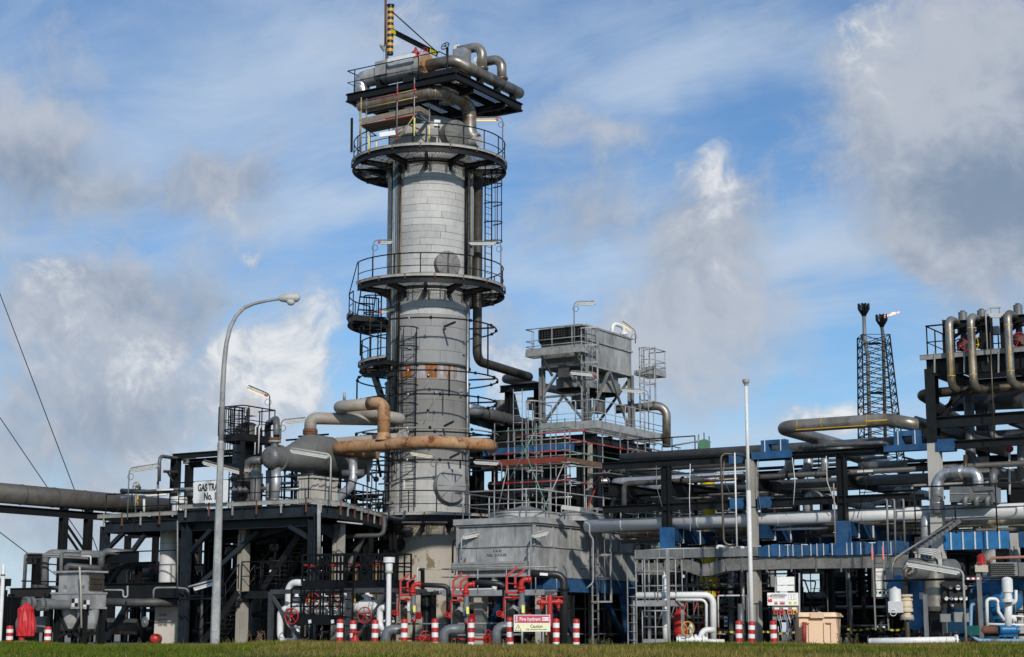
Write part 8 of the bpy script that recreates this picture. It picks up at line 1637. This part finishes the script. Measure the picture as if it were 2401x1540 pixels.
t = thing('perforated_box', 'grey perforated guard box at the right edge above the compressor', 'guard', G(1400, 900, 54.8)); MB().bar(G(1297, 848, 54.8), G(1508, 845, 54.8), .5, rr(105, 54.8)).build('guard', GREYPIPE, t); hm = MB()
for i in range(14):
    for j in range(6): c = G(1306 + 14.4 * i + (7 if j % 2 else 0), 806 + 16 * j, 54.52) ; hm.cyl(c + FWD * .02, c - FWD * .003, .026, 6)
hm.build('perforations', BLACK, t, kind='stuff'); MB().bar(G(1512, 855, 55.1), G(1640, 855, 55.1), .6, rr(120, 54.8)).build('side_casing', MIDPIPE, t)
gp('rusty red pipe bending at the right edge above the guard box', [(1312, 800, 54.6), (1314, 757, 54.6), (1700, 745, 54.6)], .05, mat('pink_rust_pipe', (.33, .14, .10), .6, var=.3), n=10, bend=.1)
for i, (pts, r) in enumerate((([(1285, 1300), (1280, 1080), (1370, 1080), (1372, 1180), (1420, 1250)], .055), ([(1450, 1330), (1452, 1050)], .12), ([(1480, 1120), (1512, 1100), (1512, 1010)], .05), ([(1420, 1210), (1650, 1225)], .03), ([(1290, 1280), (1650, 1290)], .04), ([(1465, 1330), (1462, 1230), (1500, 1220), (1502, 1260)], .07))): gp('white small-bore pipe of the right-hand pump skid, %s' % ORD[i], pts, r, WHITE, 54.0, n=10, bend=.12, group='white pipes of the pump skid')
t = thing('white_actuator', 'white cylindrical actuator among the pump skid pipes', 'actuator', G(1450, 1120, 53.8)); p = G(1450, 1110, 53.8); MB().lathe(p, UZ, [(.12, 0), (.2, .02), (.2, .1), (.12, .12), (.12, .3), (.17, .32), (.17, .72), (.1, .78), (0, .8)], 18).build('body', WHITE, t)
t = thing('pump', 'small blue pump motor low at the right edge', 'pump', G(1450, 1345, 54.0)); c = G(1452, 1325, 54.0); MB().lathe(c - RIGHT * .3, RIGHT, [(0, 0), (.14, .02), (.16, .08), (.16, .5), (.1, .56), (.1, .64), (0, .66)], 16).build('motor', BLUEP, t); MB().box(c - UZ * .18, .5, .3, .08).build('foot', BLUEP, t); MB().lathe(c - RIGHT * .85, RIGHT, [(.1, 0), (.13, .05), (.13, .4), (.08, .5)], 14).build('coupling', RUST, t); MB().box(c - RIGHT * 1.1 - UZ * .02, .35, .3, .3).build('gearbox', mat('teal_paint', (.005, .10, .09), .5), t)
clutter('maze of small dark lines and valves filling the compressor skid', '', 36, (H(520, 1300, 54).x, H(1700, 1300, 54).x), (55.6, 57.2), (.25, 2.2), [GREYDK, BLACK, STAINB, MIDPIPE, GALVD, BLACK, WHITE], [.025, .04, .06], .35)
# ================================================================== REAR PLANT (fills the view behind the racks)
def module(lab, x0, x1, ytop, d, bays=4, dens=14, sheet=.6, depth=3.0, m_=None):
    vw('F'); p, q = G(x0, ytop, d), G(x1, ytop, d); L_ = (q - p).dot(RIGHT) / RX; zt_ = p.z; t = thing('process_module', lab, 'process module', (p.x, p.y, 0), 'dark process modules behind'); r = random.Random(x0)
    for i in range(bays + 1):
        x = p.x + L_ * i / bays
        for y in (p.y, p.y + depth): ib(t, 'column', (x, y, 0), (x, y, zt_), .24, .24, .03, SHADOWBLK, up=UX)
    for z in (zt_, zt_ * .55):
        for y in (p.y, p.y + depth): ib(t, 'beam', (p.x, y, z), (p.x + L_, y, z), .3, .18, .02, SHADOWBLK)
    for i in range(bays):
        for j in range(3):
            if r.random() < sheet: MB().bx(p.x + L_ * i / bays + .05, p.x + L_ * (i + 1) / bays - .05, p.y + depth - .3, p.y + depth - .24, zt_ * j / 3, zt_ * (j + 1) / 3 - .1).build('sheet_panel', SHADOWBLK, t)  # near-black sheets added behind the bays to stand for deep shade
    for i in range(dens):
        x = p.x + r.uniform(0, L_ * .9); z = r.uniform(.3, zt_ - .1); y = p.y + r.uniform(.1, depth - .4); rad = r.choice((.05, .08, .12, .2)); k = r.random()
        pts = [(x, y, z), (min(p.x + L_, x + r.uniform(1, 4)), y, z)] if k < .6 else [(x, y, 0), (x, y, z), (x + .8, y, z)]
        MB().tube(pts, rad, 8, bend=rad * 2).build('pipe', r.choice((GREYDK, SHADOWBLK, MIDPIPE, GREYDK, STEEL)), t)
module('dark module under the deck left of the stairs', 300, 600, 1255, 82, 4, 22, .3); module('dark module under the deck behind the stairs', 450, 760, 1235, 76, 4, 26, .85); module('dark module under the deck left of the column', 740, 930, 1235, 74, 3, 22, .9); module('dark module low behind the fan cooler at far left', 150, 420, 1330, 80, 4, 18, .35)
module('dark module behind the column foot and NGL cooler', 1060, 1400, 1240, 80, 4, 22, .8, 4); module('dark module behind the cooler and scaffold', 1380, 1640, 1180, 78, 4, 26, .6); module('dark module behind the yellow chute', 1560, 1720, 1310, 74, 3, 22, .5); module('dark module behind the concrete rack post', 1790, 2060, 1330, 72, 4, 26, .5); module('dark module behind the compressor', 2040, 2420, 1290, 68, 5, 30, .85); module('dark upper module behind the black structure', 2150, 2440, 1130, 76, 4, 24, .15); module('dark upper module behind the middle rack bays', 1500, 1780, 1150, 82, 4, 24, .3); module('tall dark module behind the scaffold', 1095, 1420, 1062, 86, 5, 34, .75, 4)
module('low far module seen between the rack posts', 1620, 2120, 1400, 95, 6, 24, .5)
# ================================================================== FLARE STACKS
vw('R3')
FLD = 830.0
def fl(x, y): return G(x, y, FLD)
ft_ = thing('flare_tower', 'dark lattice tower carrying the flare stacks far behind the rack', 'flare tower', fl(450, 1440))
b0, b1 = fl(300, 1500), fl(640, 1500); t0, t1 = fl(285, 370), fl(510, 410); zb_ = b0.z - 8; zt_ = fl(400, 400).z
cb, wb_ = (b0 + b1) / 2, (b1 - b0).length / 2; ct, wt_ = (t0 + t1) / 2, (t1 - t0).length / 2
def lc(f, i): 
    c = cb.lerp(ct, f); w = wb_ + (wt_ - wb_) * f; z = zb_ + (zt_ - zb_) * f; k = ((-1, -1), (1, -1), (1, 1), (-1, 1))[i]; return V((c.x, c.y, z)) + RIGHT * w * k[0] + FWD * w * k[1] * .8
for i in range(4): MB().tube([lc(0, i), lc(1, i)], .36, 6).build('leg', SHADOWBLK, ft_)
nb = 15
for j in range(nb):
    f0, f1 = j / nb, (j + 1) / nb
    for i in range(4): MB().tube([lc(f0, i), lc(f1, (i + 1) % 4)], .2, 5).build('lattice_brace', SHADOWBLK, ft_); MB().tube([lc(f1, i), lc(f0, (i + 1) % 4)], .2, 5).build('lattice_brace', SHADOWBLK, ft_); MB().tube([lc(f1, i), lc(f1, (i + 1) % 4)], .16, 5).build('lattice_tie', SHADOWBLK, ft_)
for f in (.62, .95): MB().box(lc(f, 0).lerp(lc(f, 2), .5), 6.5, 5, .35).build('landing', SHADOWBLK, ft_)
def stack(lab, xs_, top, r, m_, crown):
    pts = [fl(x, y) for x, y in xs_]; t = thing('flare_stack', lab, 'flare stack', V((pts[0].x, pts[0].y, 0)), 'flare stacks'); MB().tube(pts, r, 12).build('pipe', m_, t); c = pts[-1]
    for i in range(9):
        th = 2 * math.pi * i / 9; e = RIGHT * math.cos(th) + FWD * math.sin(th); MB().tube([c + e * r * .4, c + e * 1.6 + UZ * 1.8, c + e * 2.6 + UZ * 3.6, c + e * 2.6 + UZ * 6.2], .42, 6).build('tip_arm', BLACK, t)
    MB().torus(c + UZ * 4.8, UZ, 2.6, .15, 18, 4).build('tip_ring', BLACK, t); MB().tube([c, c + UZ * 6.2], r * 1.3, 10).build('tip_core', BLACK, t)
    return c
stack('pale grey flare stack with a crown of burner arms', [(375, 1500), (350, 560), (325, 420), (320, 235)], 150, .95, GREYPIPE, 1)
c = stack('sooty dark flare stack with a crown of burner arms and a flame', [(500, 1500), (478, 420), (467, 325)], 235, .85, GREYDK, 1)
fm = mat('flame', (.9, .45, .3), .6, emis=(1, .42, .22, 1.3)); t = thing('flare_flame', 'thin pale orange flame drifting right of the dark flare tip', 'flame', fl(500, 240))
for i, (x, y, r, s_) in enumerate(((495, 238, .7, .5), (512, 231, .35, .4), (545, 223, .6, .6), (558, 215, .7, .6), (570, 219, .3, .3), (600, 206, .4, .35))): MB().ball(fl(x, y), r, 8, 5, ax=RIGHT + UZ * .4, sc=2.2).build('flame_tongue', fm, t)
# ================================================================== SMALL EXTRAS
vw('L3')
for k in (0, 1): gp('galvanised conduit down the corner post of the deck, %s of two' % ('left', 'right')[k], [(1403 + 17 * k, 30, 63.0), (1403 + 17 * k, 640, 63.0)], .035, GALV, n=8, group='conduits on the corner post')
gp('dark grey pipe with an elbow hanging under the deck right of the corner post', [(2050, 160, 68), (2050, 345, 68), (1585, 358, 68)], .09, GREYDK, n=12, bend=.25)
gp('thick dark sloping pipe behind the right skid walkway', [(1850, 350, 70), (1680, 700, 68.5)], .12, GREYDK, n=12)
gp('pale wall tube light arm under the deck edge', [(1590, 212, 64.5), (1840, 238, 64.5)], .03, LAMPGREY, n=8)
vw('L1')
t = thing('tube_light', 'tube light slanting left of the lamp post on a twin arm', 'lamp', G(1690, 950, 59.5), 'tube lights on bent poles'); MB().bar(G(1535, 1002, 59.5), G(1690, 958, 59.5), .12, .1).build('housing', LAMPGREY, t); MB().tube([G(1490, 985, 59.6), G(1690, 930, 59.6)], .035, 8).build('arm', GALV, t); MB().bar(G(1545, 1010, 59.48), G(1685, 970, 59.48), .09, .04).build('diffuser', LENS, t); p = G(1690, 930, 59.6); MB().tube([p, V((p.x, p.y, 0))], .03, 8).build('pole', GALVD, t)
gp('bent grey conduit frame round the dryer plinth beam', [(1215, 1075), (1215, 992), (1390, 990), (1480, 1000), (1495, 1030)], .04, GALVD, 66.6, n=8, bend=.15)
gp('twin conduit rising beside the dryer column', [(1405, 990), (1405, 460)], .03, GALVD, 66.4, n=8)
t = gp('black spray pipe with nozzles across the dryer plinth', [(1000, 1140, 66.2), (1420, 1138, 66), (1420, 1085, 66), (1760, 1075, 64.5)], .035, BLACK, n=8, bend=.08)
gp('grey pipe bend left of the dryer plinth', [(830, 1010), (975, 1010), (975, 1065), (1010, 1065), (1010, 975)], .035, GALV, 66.8, n=8, bend=.08)
t = thing('floodlight_mast', 'tiny floodlight mast on the horizon at far left', 'mast', G(40, 1060, 210)); MB().tube([G(40, 1100, 210), G(40, 945, 210)], .12, 6).build('pole', GREYDK, t)
for k in (-1, 1): MB().box(G(40 + 11 * k, 950, 210), 1.0, .6, .9).build('floodlight', BLACK, t)
vw('L4')
t = thing('black_post_frame', 'black post and plates standing behind the first deluge valve', 'pipe support', G(470, 1400, 61)); p = G(470, 995, 61); ib(t, 'post', V((p.x, p.y, 0)), p, .3, .3, .03, BLACK, up=UX); MB().bar(G(395, 1005, 61), G(540, 998, 61), .3, .12).build('cap_plate', BLACK, t); MB().bar(G(403, 1200, 61), G(403, 800, 61), .07, .16).build('plate', BLACK, t); MB().bar(G(365, 800, 61), G(420, 800, 61), .1, .1).build('head', BLACK, t)
for y in (1060, 1130, 1195): MB().bar(G(400, y, 61), G(440, y, 61), .06).build('tie', BLACK, t)
gp('slim white rail pipe behind the first deluge valve', [(358, 940, 60.8), (360, 790, 60.8), (375, 788, 60.8)], .025, WHITE, n=7); gp('thin tan pull rod over the first deluge valve', [(405, 793, 61), (560, 803, 61)], .02, TRAY, n=6)
gp('brown conduit bending down at the left edge of the cooler', [(725, 556), (658, 556), (656, 830)], .04, STAINB, 66, n=8, bend=.08)
gp('grey conduit loop hanging from the column foot deck', [(118, 262, 71), (118, 355, 71), (240, 372, 71), (255, 300, 71)], .05, TRAY, n=6, bend=.15)
t_ = tp(-19, TR + .05, zt(1117)); MB().bar(t_ - RIGHT * .3, t_ + RIGHT * .3, .03, .35).build('notice_sheet', WHITEC, tower)
MB().bar(G(248, 45, 71.4), G(248, 120, 71.4), .05, .05).build('gas_detector', WHITEC, tower)
gp('dark grey elbow pipe with bolted flanges behind the cooler ladder', [(2015, 460, 64.4), (2015, 222, 64.4), (2330, 260, 66.5)], .12, GREYDK, n=14, bend=.25, flanges=[(G(2090, 234, 64.9), WY), (G(2170, 243, 65.4), WY)], flm=BLACK)
vw('Z1b')
o = MB().bar(G(155, 870, 73.5), G(152, 1240, 73.5), .12, .03).build('gate_board', STEEL); tag(o, 'upright dark gate board at the left rim of the highest round platform', 'gate')
vw('Z3')
for i, (x, y, x2) in enumerate(((1270, 235, 1365), (1320, 1390, 1400), (1270, 1110, 1350))):
    p = G(x, y, 73.1); q = G(x2, y - 40, 72.0); t = MB().bar(p, q, .07, .08).build('ring_support_arm', BLACK, tower)
for x, y0, y1 in ((585, 1455, 1600), (690, 1200, 1560)): pass
gp('tan cable duct standing left of the column foot', [(600, 1450, 70.5), (600, 1600, 70.5)], .09, TRAY, n=4)
gp('white cable hanging down the grey front of the column', [(800, 1010, 72.6), (830, 1090, 72.6), (870, 1100, 72.6), (800, 1150, 72.6)], .012, HOSEB, n=5, bend=.2)
# denser scaffold and rails behind the rack
vw('R2')
def gridscaf(lab, x0, x1, w0, w1, zs, nu, nw, seed):
    r = random.Random(seed); a, b = hr(x0, 900, w0).x, hr(x1, 900, w0).x; t = thing('scaffold', lab, 'scaffold', (a, RW + w0, 0), 'scaffolds')
    X = [a + (b - a) * i / nu for i in range(nu + 1)]; Y = [RW + w0 + (w1 - w0) * i / nw for i in range(nw + 1)]; m_ = lambda: r.choice((SCAFG, SCAFG, SCAFG, SCAFT, SCAFR, SCAFG))
    for x in X:
        for y in Y: MB().tube([(x, y, 0), (x, y, zs[-1] + r.uniform(.1, .9))], .027, 6).build('standard', m_(), t)
    for z in zs:
        for y in Y: MB().tube([(a - .2, y - .04, z), (b + .2, y - .04, z)], .027, 6).build('ledger', m_(), t)
        for x in X[::2]: MB().tube([(x + .04, Y[0] - .2, z + .06), (x + .04, Y[-1] + .2, z + .06)], .027, 6).build('transom', m_(), t)
    for i in range(nu):
        z = r.choice(zs[:-2]); MB().tube([(X[i], Y[0] - .06, z), (X[i + 1], Y[0] - .06, zs[zs.index(z) + 2])], .027, 6).build('brace', m_(), t)
    for z in zs[2::3]:
        for k in range(3): MB().bx(a, b, Y[0] + .1 + .24 * k, Y[0] + .32 + .24 * k, z + .04, z + .08).build('scaffold_board', WOOD, t)
    return t
gridscaf('tube scaffold with board lifts behind the yellow chute', -150, 640, 7.2, 9.0, [.5, 1.3, 2.1, 2.9, 3.7, 4.5, 5.3, 6.1], 7, 1, 5)
gridscaf('low tube scaffold in the shade beside the galvanised ladder landing', -60, 500, 3.2, 5.0, [.4, 1.0, 1.6, 2.2, 2.8], 6, 1, 9)
for i, (x0, x1, y, w) in enumerate(((985, 1300, 1100, 9), (1850, 2300, 1050, 8), (-200, 400, 700, 6.6))):
    p, q = hr(x0, y, w), hr(x1, y, w); q.z = p.z; t = thing('gallery_rail', 'black gallery rail seen through the rack, %s of the three' % ('middle', 'right', 'left')[i], 'railing', p, 'gallery rails behind the rack'); railing(t, [p, q], sp=.9, toe=True); MB().bar(V((p.x, p.y, 0)), p, .12).build('stanchion', STEEL, t); MB().bar(V((q.x, q.y, 0)), q, .12).build('stanchion', STEEL, t)
ladder('black ladder climbing through the middle rack bay', V((hr(1450, 1200, 2.5).x, RW + 2.5, 0)), zt1 + .6, -WY, .45)
ladder('grey ladder climbing through the left rack bay', V((hr(420, 1200, 3.0).x, RW + 3.0, 0)), zt1 + .2, -WY, .45, m_=GALVD)
for i in range(7):
    x = hr(80 + 300 * i, 900).x; z = zt1 - .1; e = z - rs.uniform(1, 2.4); o = MB().tube([(x, RW - .2, z), (x + rs.uniform(-.1, .3), RW - .22, (z + e) / 2), (x + rs.uniform(-.2, .3), RW - .2, e)], .014, 5, bend=.3).build('hanging_cable', rs.choice((BLACK, WHITE, GALVD))); tag(o, 'thin cable hanging from the top beam of the rack, %s from the left' % ORD[i], 'cable', 'cables hanging in the rack')
bpy.context.view_layer.update()
